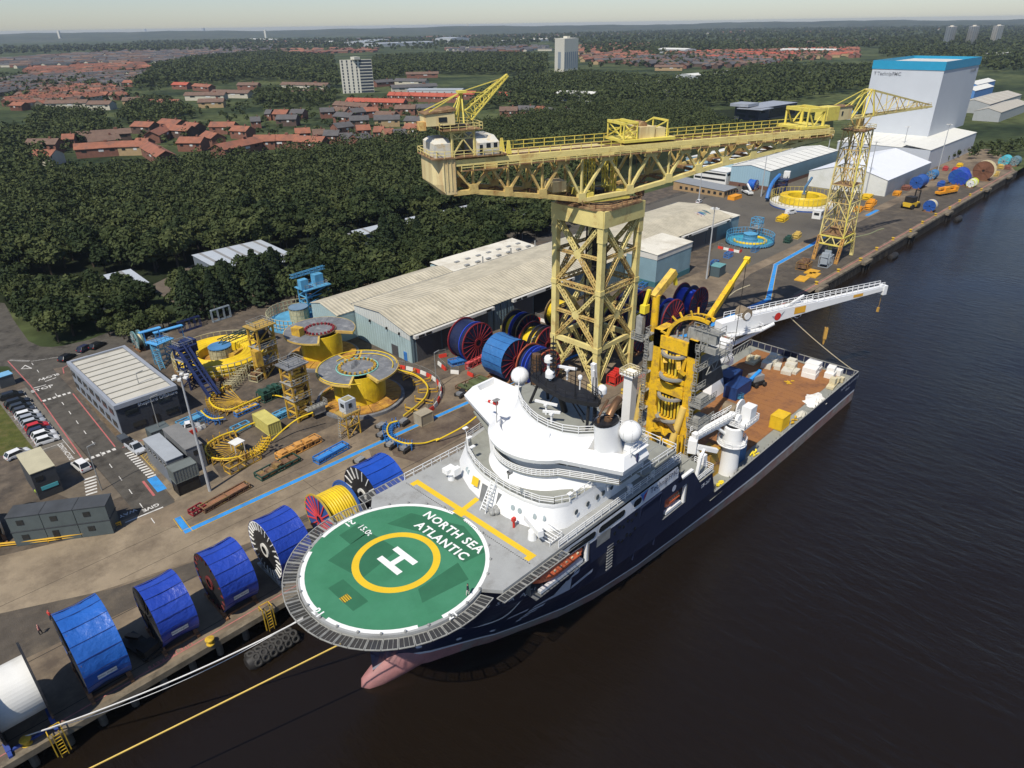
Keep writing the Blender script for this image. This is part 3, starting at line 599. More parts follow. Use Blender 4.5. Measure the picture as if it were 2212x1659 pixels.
# ---- small travelling lattice crane
ts=thing('quay_crane','slender yellow lattice crane standing on the far quay road','crane',(239.7,84.4,0))
SX,SY=239.7,84.4
def hw(z):return 4.5-(z-8)*.0258
def sc_(k,z):
 a,e=((-1,-1),(1,-1),(1,1),(-1,1))[k];h=hw(z);return(SX+a*h,SY+e*h*.86,z)
FT=[(232.9,80.5),(246.3,80.7),(247.0,88.4),(233.3,88.2)]
for k in range(4):
 b=B();b.beam(sc_(k,8),sc_(k,41),.38);b.ob('leg',M_CB if k==0 else M_CY,ts)
 b=B();b.lattice((*FT[k],.9),sc_(k,8),.75,.75,t=.2);b.beam((*FT[k],.05),(*FT[k],1),1.1,.8);b.ob('splayed_foot',mat('orange_rust_yellow',(.56,.31,.08),var=.3,dirt=(.3,.12,.04),damt=.45,dscale=.6)if k in(0,3)else M_CY,ts)
 j=(k+1)%4
 for z in(5.5,8.2):
  f=(z-.9)/7.1;p=Vector((*FT[k],.9)).lerp(Vector(sc_(k,8)),min(f,1));q=Vector((*FT[j],.9)).lerp(Vector(sc_(j,8)),min(f,1))
  b=B();b.beam(p,q,.35,.45);b.ob('portal_beam',M_CB,ts)
 b=B();p5=Vector((*FT[k],.9)).lerp(Vector(sc_(k,8)),.65);q5=Vector((*FT[j],.9)).lerp(Vector(sc_(j,8)),.65)
 for f in range(4):b.beam(p5.lerp(q5,f/4)if f%2 else Vector(sc_(k,8.2)).lerp(Vector(sc_(j,8.2)),f/4),Vector(sc_(k,8.2)).lerp(Vector(sc_(j,8.2)),(f+1)/4)if f%2 else p5.lerp(q5,(f+1)/4),.25)
 b.ob('portal_bracing',M_CY,ts)
 LV=[8.2,13.6,19,24.5,30,35.5,41]
 for i,(z0,z1)in enumerate(zip(LV,LV[1:])):
  m0=Vector(sc_(k,z1)).lerp(Vector(sc_(j,z1)),.5)
  for n_,kk in((k,0),(j,1)):
   b=B();b.beam(sc_(n_,z0),m0,.24);b.ob('diagonal_member',M_CY if(i+k)%3 else M_CR,ts)
  b=B();b.beam(sc_(k,z1),sc_(j,z1),.24);h0=Vector(sc_(k,(z0+z1)/2));h1=Vector(sc_(j,(z0+z1)/2));c0=Vector(sc_(k,z0)).lerp(m0,.5);c1=Vector(sc_(j,z0)).lerp(m0,.5);b.beam(h0,c0,.14);b.beam(h1,c1,.14);b.beam(h0,Vector(sc_(k,z1)).lerp(m0,.5),.12);b.beam(h1,Vector(sc_(j,z1)).lerp(m0,.5),.12);b.ob('cross_strut',M_CR if k%2 else M_CY,ts)
b=B();b.box(SX-4.3,SX+4.3,SY-3.6,SY+3.6,8.4,8.6);b.box(SX-2,SX+2,SY-1.5,SY+2,8.6,10.4);b.box(SX-3.9,SX+3.9,SY-3.3,SY+3.3,24.5,24.6);b.ob('platform',M_RUST,ts)
b=B()
for x,y in((-1.1,-1.1),(1.1,-1.1),(1.1,1.1),(-1.1,1.1)):b.beam((SX+x,SY+y,8.4),(SX+x,SY+y,42),.26)
for i in range(11):b.beam((SX-1.1,SY-1.1,9+3*i),(SX+1.1,SY-1.1,12+3*i),.14);b.beam((SX-1.1,SY+1.1,9+3*i),(SX-1.1,SY-1.1,12+3*i),.14)
b.ob('mast_shaft',M_CR,ts)
b=B();b.box(SX-4.2,SX+4.2,SY-3.7,SY+3.7,41.2,41.5);b.ob('top_platform',M_RUST,ts)
b=B();b.rail([(SX-4.2,SY-3.7,41.5),(SX+4.2,SY-3.7,41.5),(SX+4.2,SY+3.7,41.5),(SX-4.2,SY+3.7,41.5)],closed=True,r=.1);b.ob('top_railing',M_CY,ts)
SA=math.radians(-12.5);SD=Vector((math.cos(SA),math.sin(SA),0));SN=Vector((SD.y,-SD.x,0))
def S(s,w,z):return(SX+SD.x*s+SN.x*w,SY+SD.y*s+SN.y*w,z)
b=B()
for a,e in((-1,-1),(1,-1),(1,1),(-1,1)):b.beam(S(a*.8,e*.8,41.5),S(a*2.6,e*1.9,44.9),.3)
b.lathe((SX,SY,41.5),[(1.2,0),(1.2,3)],12);b.ob('slewing_column',M_CR,ts)
for w_ in(-1.9,1.9):
 b=B();b.beam(S(-8,w_,45),S(38.8,w_*.25,45.4),.42,.5);b.ob('boom_bottom_chord',M_CY,ts)
 b=B();b.beam(S(2.2,w_*.55,52.6),S(38.5,w_*.2,45.9),.28);b.ob('boom_top_chord',M_CY,ts)
 tp=[S(2.2+36.3*f,w_*(.55-.35*f),52.6-6.7*f)for f in(0,.22,.42,.6,.76,.9)];bt=[S(4+34*f,w_*(1-.75*f),45.2)for f in(0,.18,.36,.54,.7,.85)]
 for i in range(6):
  b=B();b.beam(bt[i],tp[i],.22)
  if i<5:b.beam(bt[i],tp[i+1],.16)if i%2 else b.beam(tp[i],bt[i+1],.16)
  b.ob('boom_post',M_CY if i%2 else M_CR,ts)
 b=B();b.beam(S(-8,w_,45.1),S(1,w_*.6,52.7),.3);b.beam(S(-2,w_,45.1),S(1.4,w_*.6,52.7),.34);b.beam(S(3.4,w_,45.1),S(2.2,w_*.6,52.7),.34);b.beam(S(-13,w_,48.6),S(.8,w_*.5,52.8),.2);b.ob('apex_leg',M_CB,ts)
b=B()
for i in range(14):
 s=-7+i*3.3;ww=1.9-max(0,s)*.036;b.beam(S(s,-ww,45.1),S(s,ww,45.1),.3)
b.box(0,0,0,0,0,0)if False else None
b.beam(S(1.4,-1.1,52.7),S(1.4,1.1,52.7),.5);b.ob('boom_bracing',M_CY,ts)
b=B();b.prism([S(-20.5,-2,0)[:2],S(-15,-2,0)[:2],S(-15,2.2,0)[:2],S(-20.5,2.2,0)[:2]],45.3,49.1);b.ob('machine_house',M_CB,ts)
b=B();b.prism([S(-15,-2.05,0)[:2],S(-8.6,-2.05,0)[:2],S(-8.6,2.1,0)[:2],S(-15,2.1,0)[:2]],45.1,48.7);h2=b.ob('winch_house',M_CC,ts)
b=B();b.prism([S(-15.05,-2.2,0)[:2],S(-8.4,-2.2,0)[:2],S(-8.4,2.3,0)[:2],S(-15.05,2.3,0)[:2]],48.72,48.95);b.ob('house_roof',M_RUST,h2)
b=B();b.prism([S(-13.6,2.1,0)[:2],S(-12.9,2.1,0)[:2],S(-12.9,2.2,0)[:2],S(-13.6,2.2,0)[:2]],46.4,47.6);b.ob('house_window',M_GLASSD,h2)
b=B();b.beam(S(20,0,45.2),S(-20,0,45.2),.3,.2);b.rail([S(5,1.9,45.4),S(38,.6,45.6)],r=.08);b.ob('boom_walkway',M_CR,ts)
# ============================================================ the offshore vessel
M_NAVY=mat('navy_hull',(0.017,0.024,0.055),rough=0.32,var=0.12,scale=0.3,dirt=(0.035,0.042,0.075),damt=0.25,dscale=0.25,spec=0.5,streak=True)
M_WHITE=mat('ship_white',(0.80,0.80,0.78),rough=0.4,var=0.03,scale=0.3,spec=0.4)
M_BAND=mat('pale_hull_band',(0.74,0.76,0.79),rough=0.45,var=0.08,scale=0.5,dirt=(0.42,0.42,0.42),damt=0.3,dscale=0.5,streak=True)
M_BOOT=mat('fouled_boot_paint',(0.24,0.215,0.19),rough=0.7,var=0.3,scale=0.5,dirt=(0.27,0.12,0.10),damt=0.5,dscale=0.3)
M_PINK=mat('antifouling_pink',(0.36,0.165,0.155),rough=0.6,var=0.15,scale=0.6,dirt=(0.27,0.14,0.13),damt=0.4,dscale=0.8)
M_STRIPE=mat('draught_stripe',(0.62,0.64,0.66),rough=0.5,var=0.15,scale=0.8)
M_DECK=mat('grey_deck',(0.335,0.34,0.325),rough=0.75,var=0.08,scale=0.4,dirt=(0.24,0.235,0.215),damt=0.3,dscale=0.3)
M_DECK2=mat('grey_green_deck',(0.265,0.27,0.235),rough=0.75,var=0.08,scale=0.5,dirt=(0.2,0.2,0.175),damt=0.3,dscale=0.3)
M_GREEN=mat('helideck_green',(0.040,0.185,0.092),rough=0.8,var=0.12,scale=0.3,dirt=(0.055,0.22,0.118),damt=0.45,dscale=0.12)
M_GREEN2=mat('patched_green',(0.027,0.13,0.064),rough=0.8,var=0.1,scale=0.6)
M_HYEL=mat('helideck_yellow',(0.72,0.47,0.02),rough=0.7,var=0.06,scale=0.5)
M_HWH=mat('helideck_white',(0.78,0.78,0.74),rough=0.7,var=0.06,scale=0.6)
M_BROWN=mat('timber_work_deck',(0.31,0.135,0.045),rough=0.85,var=0.16,scale=0.35,dirt=(0.17,0.075,0.035),damt=0.45,dscale=0.35)
M_TOWER=mat('lay_tower_yellow',(0.76,0.46,0.02),rough=0.5,var=0.12,scale=0.6,dirt=(0.34,0.2,0.05),damt=0.35,dscale=0.8)
M_GRAT=mat('galvanised_walkway',(0.34,0.335,0.30),rough=0.6,metal=0.2,var=0.25,scale=1.2)
M_RED=mat('signal_red',(0.55,0.035,0.025),rough=0.5,var=0.15,scale=2)
M_ORNG=mat('lifeboat_orange',(0.62,0.135,0.05),rough=0.55,var=0.15,scale=0.8,dirt=(0.45,0.09,0.04),damt=0.35,dscale=1.2)
M_MAST=mat('mast_black',(0.016,0.016,0.018),rough=0.5,var=0.4,scale=1.5)
M_BRASS=mat('heat_stained_pipe',(0.22,0.12,0.06),rough=0.4,metal=0.5,var=0.4,scale=0.6,dirt=(0.05,0.04,0.035),damt=0.4,dscale=0.5)
M_GLASS=mat('bridge_glass',(0.035,0.05,0.045),rough=0.08,var=0.1,spec=0.7)
M_RECESS=mat('recess_grey',(0.17,0.175,0.175),rough=0.7,var=0.2,scale=0.8)
M_CREAM=mat('cream_fitting',(0.62,0.55,0.36),rough=0.6,var=0.15,scale=1.5,dirt=(.4,.28,.12),damt=.3,dscale=1.5)
def netmat():
 m=bpy.data.materials.new('safety_net');m.use_nodes=True;t=m.node_tree;t.nodes.clear();L=t.links.new
 o=_n(t,'ShaderNodeOutputMaterial');a=_n(t,'ShaderNodeBsdfTransparent');d=_n(t,'ShaderNodeBsdfDiffuse');d.inputs[0].default_value=(0.16,0.16,0.15,1)
 x=_n(t,'ShaderNodeMixShader');x.inputs[0].default_value=0.3;L(a.outputs[0],x.inputs[1]);L(d.outputs[0],x.inputs[2]);L(x.outputs[0],o.inputs[0]);return m
M_NET=netmat()
sh=thing('offshore_vessel','navy and white offshore pipelay vessel with a green helideck over its bow','ship',(90,55,-3.5))
YC,ZH=55.0,15.5
HX=[31,33,34.5,38,44,50,56,62,70,80,92,105,120,149.5]
HZ=[-3.6,-1.0,4,9,15.3]
HB=[[0,.1,.5,1.9,3.3,5.4,7.7,9.1,10.1,10.8,11.8,12.6,12.8,12.8],[0,.15,.7,2.5,4.5,6.8,8.8,10.1,11.1,11.7,12.3,12.75,12.8,12.8],[.05,1.0,1.9,4.4,7.2,9.6,11.2,12.0,12.5,12.7,12.8,12.8,12.8,12.8],[1.6,3.4,4.6,7.4,10.1,11.8,12.5,12.75,12.8,12.8,12.8,12.8,12.8,12.8],[6.0,7.8,8.8,10.8,12.2,12.7,12.8,12.8,12.8,12.8,12.8,12.8,12.8,12.8]]
def half(x,z):
 i=max(0,min(len(HX)-2,np.searchsorted(HX,x)-1));f=min(1,max(0,(x-HX[i])/(HX[i+1]-HX[i])))
 r=[h[i]+(h[i+1]-h[i])*f for h in HB]
 return float(np.interp(z,HZ,r))
def yc(x,z):return YC+max(0.0,min(1.0,(46-x)/12.0))*2.0*max(0.0,min(1.0,(12-z)/9.0))
def htop(x):return float(np.interp(x,[75.8,77.8,80.9,83.2,87,88.8],[14.9,11.5,11.4,8.3,8.2,3.5]))
XS=sorted(set([31,31.6,32.3,33,34.5,36,38,40,42,44,45.8,48,50,52,54,55.8,58,60,62,64,66,70,73.3,74.5,75.8,76.3,76.8,77.3,77.8,79.4,80.9,81.5,82,82.6,83.2,85,87,87.6,88.2,88.8,92,98,105,112,120,130,140,149.5]))
ZS=[-3.7,-2.4,-1.25,-.8,1.5,4,6.6,8,9,10.2,11.2,12.7,14.1,14.9]
b=B()
for sd in(-1,1):
 for i in range(len(XS)-1):
  xa,xb=XS[i],XS[i+1]
  for k in range(len(ZS)-1):
   za,zb=ZS[k],ZS[k+1];ta,tb=htop(xa),htop(xb)
   if za>=max(ta,tb)-.01:continue
   if sd<0 and xa>=45.8-.01 and xb<=55.81 and za>=10.19 and zb<=14.11:continue
   if sd<0 and xa>=73.29 and xb<=79.41 and za>=6.59 and zb<=10.21:continue
   b.m=0 if za>-.81 else(2 if za>-1.26 else 1)
   if za>=12.69 and 49.9<=xa<76:b.m=3
   if b.m==1 and xa<41:b.m=4
   P=[(xa,za,ta),(xb,za,tb),(xb,zb,tb),(xa,zb,ta)]
   if sd>0:P=P[::-1]
   Q=[]
   for x,z,t in P:
    z=min(z,t);q=(x,yc(x,z)+sd*half(x,z),z)
    if not Q or(Vector(q)-Vector(Q[-1])).length>1e-4:Q.append(q)
   if(Vector(Q[0])-Vector(Q[-1])).length<1e-4:Q.pop()
   if len(Q)>2:b.poly(Q)
b.m=0;b.box(149.4,149.5,YC-12.8,YC+12.8,-3.7,3.5)
b.ob('hull',[M_NAVY,M_BOOT,M_STRIPE,M_BAND,M_PINK],sh)
b=B();axis=arc_pts([(41,55.7,-2.6),(36,56.5,-2.2),(32.4,57.1,-2.8),(29.4,57.6,-3.5)],4)
rr=np.interp(np.linspace(0,1,len(axis)),[0,.4,.75,.93,1],[2.2,2.3,1.75,1.05,.1]);rings=[]
for p,r in zip(axis,rr):rings.append([(p.x-.1*r*math.sin(q),p.y+.8*r*math.cos(q),p.z+r*math.sin(q))for q in[2*math.pi*k/14 for k in range(14)]])
b.loft(rings,cap=True);b.ob('bulbous_bow',M_PINK,sh,smooth=True)
def on_hull(b,pts,off=.05):b.poly([(x,yc(x,z)-half(x,z)-off,z)for x,z in pts])
def hull_text(t,x,z,s,m,name,space=1.0,bold=0.0,shear=0.0):
 o=write(t,s,m,name,M4=Matrix.Identity(4),align='LEFT',space=space,bold=bold);me=o.data
 for v in me.vertices:
  X=x+v.co.x+shear*v.co.y;Z=z+v.co.y
  w_=Vector((X,yc(X,Z)-half(X,Z)-.12,Z))-WL[sh.name];v.co=w_
 o.parent=sh;return o
M_LOGO=mat('logo_dark',(0.05,0.055,0.12),rough=.5,var=.05);M_LETW=mat('letter_white',(0.6,0.62,0.66),rough=.6,var=.1)
hull_text('TechnipFMC',68.9,14.15,1.35,M_LOGO,'hull_lettering',space=1.02)
hull_text('NORTH SEA ATLANTIC',36.4,10.3,1.15,M_LETW,'bow_name',space=1.35);hull_text('ST-267',83.7,7.2,.95,M_LETW,'hull_number',bold=.02)
hull_text('NORTH SEA ATLANTIC',140.2,2.4,.85,M_LETW,'stern_name',space=1.1);hull_text('BERGEN',143,1.3,.6,M_LETW,'port_of_registry')
for pts,m in(([(66.6,14.9),(67.5,14.3),(67.5,13.2)],mat('logo_blue',(.05,.16,.5))),([(67.5,14.3),(68.5,14.9),(67.5,13.2)],mat('logo_red',(.4,.05,.08))),([(66.6,14.9),(68.5,14.9),(67.5,14.3)],mat('logo_pale_blue',(.10,.28,.6)))):
 b=B();on_hull(b,[(x,min(z,14.85))for x,z in pts],.07);b.ob('hull_emblem',m,sh)
M_MARK=mat('hull_mark',(.50,.53,.60),rough=.5,var=.08)
for pts in([(52.2,8.5),(53.2,8.5),(54.0,5.4),(50.8,5.4)],[(54.1,5.4),(54.1,6.2),(57.4,7.5),(57.4,6.8)],[(53.4,9.9),(54.5,10.3),(54.3,9.7),(53.3,9.3)],[(53,9.1),(54.4,9.5),(54.2,8.9),(52.8,8.5)],[(48.7,5.3),(51.3,6.2),(51.1,5.5),(48.5,4.7)],[(48.4,4.4),(50.3,5.0),(50.1,4.4),(48.2,3.8)],[(48.1,3.5),(49.6,4.0),(49.4,3.5),(47.9,3)],[(47.8,2.7),(48.9,3.1),(48.7,2.6),(47.7,2.2)],[(47.5,2.0),(48.2,2.2),(48.1,1.7),(47.5,1.5)],[(45.7,4.2),(48,5.1),(47.9,4.6),(45.6,3.7)]):
 b=B();on_hull(b,pts,.16);b.ob('hull_marking',M_MARK,sh)
def oblong(x0,x1,z0,z1,m,name,off=.05,n=6,y=None):
 r=(z1-z0)/2;b=B();zc=(z0+z1)/2
 P=[(x0+r-r*math.sin(math.pi*k/n),zc+r*math.cos(math.pi*k/n))for k in range(n+1)]+[(x1-r+r*math.sin(math.pi*k/n),zc-r*math.cos(math.pi*k/n))for k in range(n+1)]
 on_hull(b,P,off);return b.ob(name,m,sh)
for x0,x1 in((50.3,51.3),(51.7,57.0),(57.6,63.2),(65.1,67.0)):oblong(x0,x1,13.35,14.45,M_GLASSD,'gallery_opening',.06);oblong(x0-.15,x1+.15,13.2,14.6,M_WHITE,'opening_rim',.04)
for k in range(12):
 b=B();cx,cz=61.2+(k%6)*.95,(11.4 if k<6 else 8.9)+.35*(k%6)*.0+(.5 if k%2 else 0);on_hull(b,[(cx+.3*math.cos(q*.785),cz+.3*math.sin(q*.785))for q in range(8)],.05);b.ob('porthole',M_GLASSD,sh)
b=B();on_hull(b,[(57.4,11.2),(60.2,11.2),(60.2,13.0),(57.4,13.0)],.05);b.ob('louvre_panel',M_GREY,sh)
b=B()
for k in range(9):b.box(59.9,61.2,YC-half(60,8)-.25,YC-half(60,8)-.1,5.6+k*.5,5.75+k*.5)
b.ob('side_ladder',M_GREY,sh)
b=B()
for xx in(67.1,72.0):b.beam((xx,YC-half(xx,3)-.1,2.6),(xx,YC-12.86,12.4),.2)
b.beam((67.1,YC-12.9,12.4),(72,YC-12.9,12.4),.2);b.ob('side_door_frame',M_NAVY,sh)
b=B();on_hull(b,[(75.4+.55*math.cos(q*.5236),11.3+.55*math.sin(q*.5236))for q in range(12)],.06);b.ob('round_badge',M_MARK,sh)
b=B()
for xx in(36.5,41,45):on_hull(b,[(xx+.35*math.cos(q*.785),.6+.35*math.sin(q*.785))for q in range(8)],.05)
b.ob('thruster_mark',M_MARK,sh)
# recesses with boats
for x0,x1,z0,z1 in((45.8,55.8,10.2,14.1),(73.3,79.4,6.6,10.2)):
 y0=YC-12.75;b=B();b.poly([(x0,y0,z0),(x1,y0,z0),(x1,y0+3.6,z0),(x0,y0+3.6,z0)]);b.poly([(x0,y0+3.6,z0),(x1,y0+3.6,z0),(x1,y0+3.6,z1),(x0,y0+3.6,z1)])
 b.poly([(x0,y0+.9,z0),(x0,y0+3.6,z0),(x0,y0+3.6,z1),(x0,y0+.9,z1)]);b.poly([(x1,y0,z0),(x1,y0+3.6,z0),(x1,y0+3.6,z1),(x1,y0,z1)]);b.poly([(x0,y0,z1),(x1,y0,z1),(x1,y0+3.6,z1),(x0,y0+3.6,z1)])
 b.ob('boat_recess',M_RECESS,sh)
 b=B();b.box(x1-.45,x1-.15,y0+.05,y0+.5,z0,z1);b.beam((x0+1,y0+.4,z0+.5),(x1-1,y0+.4,z0+.5),.5);b.box((x0+x1)/2-1,(x0+x1)/2+1.5,y0+.3,y0+1.2,z0+.02,z0+.7);b.ob('boat_davit',M_WHITE,sh)
def boat(x0,x1,y,z,label):
 L_=x1-x0;b=B();rings=[]
 for f,w_,lo,hi in((0,.05,.5,1.2),(.08,.7,.15,1.6),(.25,1.25,0,2.2),(.5,1.35,0,2.3),(.8,1.3,0,2.2),(.95,1.1,.1,2.1),(1,.9,.3,1.6)):
  x=x0+L_*f;rings.append([(x,y,z+lo),(x,y-w_*.8,z+lo+.35),(x,y-w_,z+1.1),(x,y-w_*1.04,z+1.25),(x,y-w_*.75,z+hi-.2),(x,y,z+hi),(x,y+w_*.75,z+hi-.2),(x,y+w_,z+1.1),(x,y+w_*.8,z+lo+.35)])
 b.loft(rings,cap=True);t=thing('lifeboat',label,'lifeboat',(x0,y,z));b.ob('boat_hull',M_ORNG,t,smooth=True)
 b=B();b.loft([[(x,y-1.42,z+1.1),(x,y-1.42,z+1.28),(x,y-1.2,z+1.28),(x,y-1.2,z+1.1)]for x in(x0+L_*.28,x1-L_*.1)],cap=True);b.ob('fender_rail',mat('orange_dark',(.36,.08,.03)),t)
 for k in range(5):b=B();x=x0+L_*(.3+.13*k);b.box(x,x+.3,y-1.3,y-1.12,z+1.5,z+1.7);b.ob('boat_window',M_CREAM,t)
boat(46.6,55.0,43.6,11.0,'long enclosed orange lifeboat in the bow recess of the ship');boat(74.0,78.2,43.8,7.4,'short orange rescue boat in the recess below the white badge')
# decks
def deckpoly(r,z):return[(35.1+r*math.cos(t),YC+r*math.sin(t),z)for t in np.linspace(math.radians(70),math.radians(290),49)]
b=B();D=deckpoly(11.35,0);P=[(p[0],p[1])for p in D]+[(40.5,42.4),(77.0,42.4),(77,67.6),(40.5,67.6)]
b.prism(P,15.0,ZH);b.ob('upper_deck',M_DECK,sh)
b=B();b.poly([(p[0],p[1],ZH+.006)for p in circ((35.1,YC),10.95,0,64)]);b.ob('helideck',M_GREEN,sh)
for P in([(33,64),(36,64.2),(36,61.8),(33,61.5)],[(29.5,61),(36,62),(36.5,56.5),(30.5,55.5)],[(27,57),(29,57),(29,52),(27,52)],[(38.5,61.5),(42,61),(45,54),(43.5,48.5),(40.5,49),(40.5,57)],[(33,47.5),(39,46.5),(40,49.5),(34,49.5)]):
 b=B();b.poly([(x,y,ZH+.010)for x,y in P]);b.ob('deck_patch',M_GREEN2,sh)
b=B();n=64
def ring(b,r0,r1,z,n=64,gaps=()):
 for k in range(n):
  a0,a1=2*math.pi*k/n,2*math.pi*(k+1)/n
  if any(g0<=math.degrees(a0)%360<g1 for g0,g1 in gaps):continue
  b.poly([(35.1+r0*math.cos(a0),YC+r0*math.sin(a0),z),(35.1+r1*math.cos(a0),YC+r1*math.sin(a0),z),(35.1+r1*math.cos(a1),YC+r1*math.sin(a1),z),(35.1+r0*math.cos(a1),YC+r0*math.sin(a1),z)])
for gp_ in(((107,360),(0,8)),((0,120),(177,360)),((0,190),(244,360)),((0,256),)):b=B();ring(b,10.6,11.1,ZH+.014,72,gp_);b.ob('perimeter_line',M_HWH,sh)
b=B();ring(b,4.37,5.24,ZH+.014);b.ob('touchdown_ring',M_HYEL,sh)
b=B();zz=ZH+.018
for x0,x1,y0,y1 in((33.7,34.5,53,57),(36,36.8,53,57),(34.5,36,54.6,55.4)):b.poly([(x0,y0,zz),(x1,y0,zz),(x1,y1,zz),(x0,y1,zz)])
b.ob('landing_letter',M_HWH,sh)
gz=lambda x,y:Vector(G(x,y,zz))
s3=900/2212*.54004;z3=lambda x,y:(621.05+x*s3,1053.1+y*s3)
write('NORTH SEA',1.8,M_HWH,'deck_name',sh,M4=frame(gz(*z3(1622,432)),(0,-1,0),(1,0,0)),bold=.045,space=1.12)
write('ATLANTIC',1.8,M_HWH,'deck_name',sh,M4=frame(gz(*z3(1508,520)),(0,-1,0),(1,0,0)),bold=.045,space=1.12)
write('15.0t',1.25,M_HWH,'deck_load_limit',sh,M4=frame(gz(*z3(762,418)),(0,-1,0),(1,0,0)),bold=.01)
for p in((610,352),(300,1232),(1618,1252)):
 c=gz(*z3(*p));u=Vector((35.1,YC,zz))-c;u.z=0;write('21',1.35,M_HWH,'deck_size_mark',sh,M4=frame(c,(u.y,-u.x,0),u),bold=.03)
b=B();c=gz(*z3(570,1090));b.poly([(c.x-.5,c.y-.5,zz),(c.x+.5,c.y-.5,zz),(c.x+.5,c.y+.5,zz),(c.x-.5,c.y+.5,zz)]);b.ob('fuel_hatch',M_HYEL,sh)
b=B()
for k in range(4):b.poly([(c.x-.5+.25*k,c.y-.5,zz+.004),(c.x-.38+.25*k,c.y-.5,zz+.004),(c.x-.3+.25*k,c.y+.5,zz+.004),(c.x-.42+.25*k,c.y+.5,zz+.004)])
b.ob('hatch_stripes',M_DK,sh)
L0=[Vector(G(*p,ZH+.01))for p in((915,1046),(1146,1203))];b=B()
x_=(L0[0].x+L0[1].x)/2;b.poly([(x_-.42,43.6,zz),(x_+.42,43.6,zz),(x_+.42,66.3,zz),(x_-.42,66.3,zz)])
for yy in(43.6,65.5):b.poly([(x_-1.0,yy,zz),(x_-.42,yy,zz),(x_-.42,yy+.8,zz),(x_-1.0,yy+.8,zz)])
b.poly([(x_+.42,56.2,zz),(x_+3.2,56.6,zz),(x_+3.2,57.4,zz),(x_+.42,57.0,zz)]);b.poly([(x_-.95,55.6,zz),(x_-.42,55.6,zz),(x_-.42,57.4,zz),(x_-.95,57.4,zz)]);b.ob('deck_line',M_HYEL,sh)
b=B()
for k in range(70):b.box(x_-1.25,x_-1.12,43.2+k*.34,43.36+k*.34,ZH+.01,ZH+.02)
b.ob('dotted_line',mat('tar_dots',(.08,.075,.06)),sh)
for k in range(28):
 a=2*math.pi*(k+.5)/28;x,y=35.1+11.2*math.cos(a),YC+11.2*math.sin(a)
 if x<46:b=B();b.lathe((x,y,ZH),[(.16,0),(.14,.25),(.01,.3)],8);b.ob('deck_light',M_GREY,sh)
 # safety net round the deck edge
def netpanel(p0,p1,o0,o1):
 b=B();p0,p1,o0,o1=map(Vector,(p0,p1,o0,o1));b.m=0
 for u,v in((o0,o1),(p0,p1)):b.beam(u,v,.11)
 for f in(0.02,.98):b.beam(p0.lerp(p1,f),o0.lerp(o1,f),.09)
 for f in(.35,.68):b.beam(p0.lerp(p1,f),o0.lerp(o1,f),.045)
 b.m=1;b.poly([p0,p1,o1,o0]);b.ob('net_panel',[M_GRAT,M_NET],sh)
A=np.linspace(math.radians(72),math.radians(288),29)
for a0,a1 in zip(A,A[1:]):
 a1-=.006;f=lambda a,r,z:(35.1+r*math.cos(a),YC+r*math.sin(a),z);netpanel(f(a0,11.5,15.1),f(a1,11.5,15.1),f(a0,13.1,15.3),f(a1,13.1,15.3))
for k in range(6):
 x=39.4+1.85*k;netpanel((x,42.3,15.1),(x+1.8,42.3,15.1),(x,41.1,15.3),(x+1.8,41.1,15.3))
for k in range(9):
 x=39.2+2.2*k;netpanel((x,67.7,15.1),(x+2.15,67.7,15.1),(x,68.9,15.4),(x+2.15,68.9,15.4))
b=B();b.rail([(50.2,42.6,ZH),(77,42.6,ZH)],r=.08,step=1.7,rows=(1,.66,.33));b.ob('deck_railing',M_WHITE,sh)
b=B();b.rail([(59,67.5,ZH),(46,67.5,ZH)],r=.08,step=1.7,rows=(1,.5));b.ob('deck_railing',M_WHITE,sh)
# accommodation, first tier: raked curved front with a grey deck on top
BT=[(60,66.0),(54.5,65.6),(52.2,62.6),(50.9,59.5),(50.3,56.8),(50.0,54),(49.9,51.6),(50.2,49.2),(50.8,46.9),(51.9,45.2),(53.8,44.3),(60,44.2),(74,44.2),(74,66.0)]
TT=[(60,65.7),(55.6,65.0),(53.4,62.3),(52.0,59.3),(51.3,56.8),(51.0,54),(50.95,51.6),(51.2,49.3),(51.7,47.2),(52.7,45.6),(54.4,44.6),(60,44.4),(74,44.4),(74,65.8)]
b=B();b.prism(BT,ZH+.01,18.6,top=TT,cap=False);b.ob('accommodation_front',M_WHITE,sh,smooth=True)
b=B();b.poly([(x,y,18.6)for x,y in TT]);b.ob('tier_deck',M_DECK2,sh)
b=B();ins=lambda P,d:[(x+(d if x<58 else 0),y+(d if y<46 else(-d if y>64 else 0)))for x,y in P]
E1=TT[:12];b.loft([[(x,y,18.2)for x,y in E1],[(x-.25 if x<58 else x,y,18.9)for x,y in E1],[(x-.2 if x<58 else x,y,19.15)for x,y in E1],[(x+.15 if x<58 else x,y,18.61)for x,y in ins(E1,.1)]],closed=False);b.ob('tier_coaming',M_WHITE,sh,smooth=True)
b=B();b.rail([(x,y,19.1)for x,y in TT[:10]],r=.07,step=1.3,h=1.0,rows=(1,.66,.33));b.rail([(x,y,19.1)for x,y in TT[9:12]],r=.07,step=1.3,rows=(1,.5));b.ob('tier_railing',M_WHITE,sh)
def frontwin(y,r=.36,z=17.1,name='porthole',m=None):
 f=(z-ZH)/3.1;x=float(np.interp(y,[p[1]for p in BT[1:11]][::-1],[p[0]for p in BT[1:11]][::-1]))*(1-f)+float(np.interp(y,[p[1]for p in TT[1:11]][::-1],[p[0]for p in TT[1:11]][::-1]))*f
 b=B();b.poly([(x-.06+.33*(r*math.sin(q)),y+r*math.cos(q),z+r*math.sin(q))for q in np.linspace(0,2*math.pi,13)[:-1]]);b.ob(name,m or mat('porthole_glass',(.33,.39,.40),rough=.2),sh)
for y in(46.4,47.5,49.6,50.7,60.6,61.3):frontwin(y)
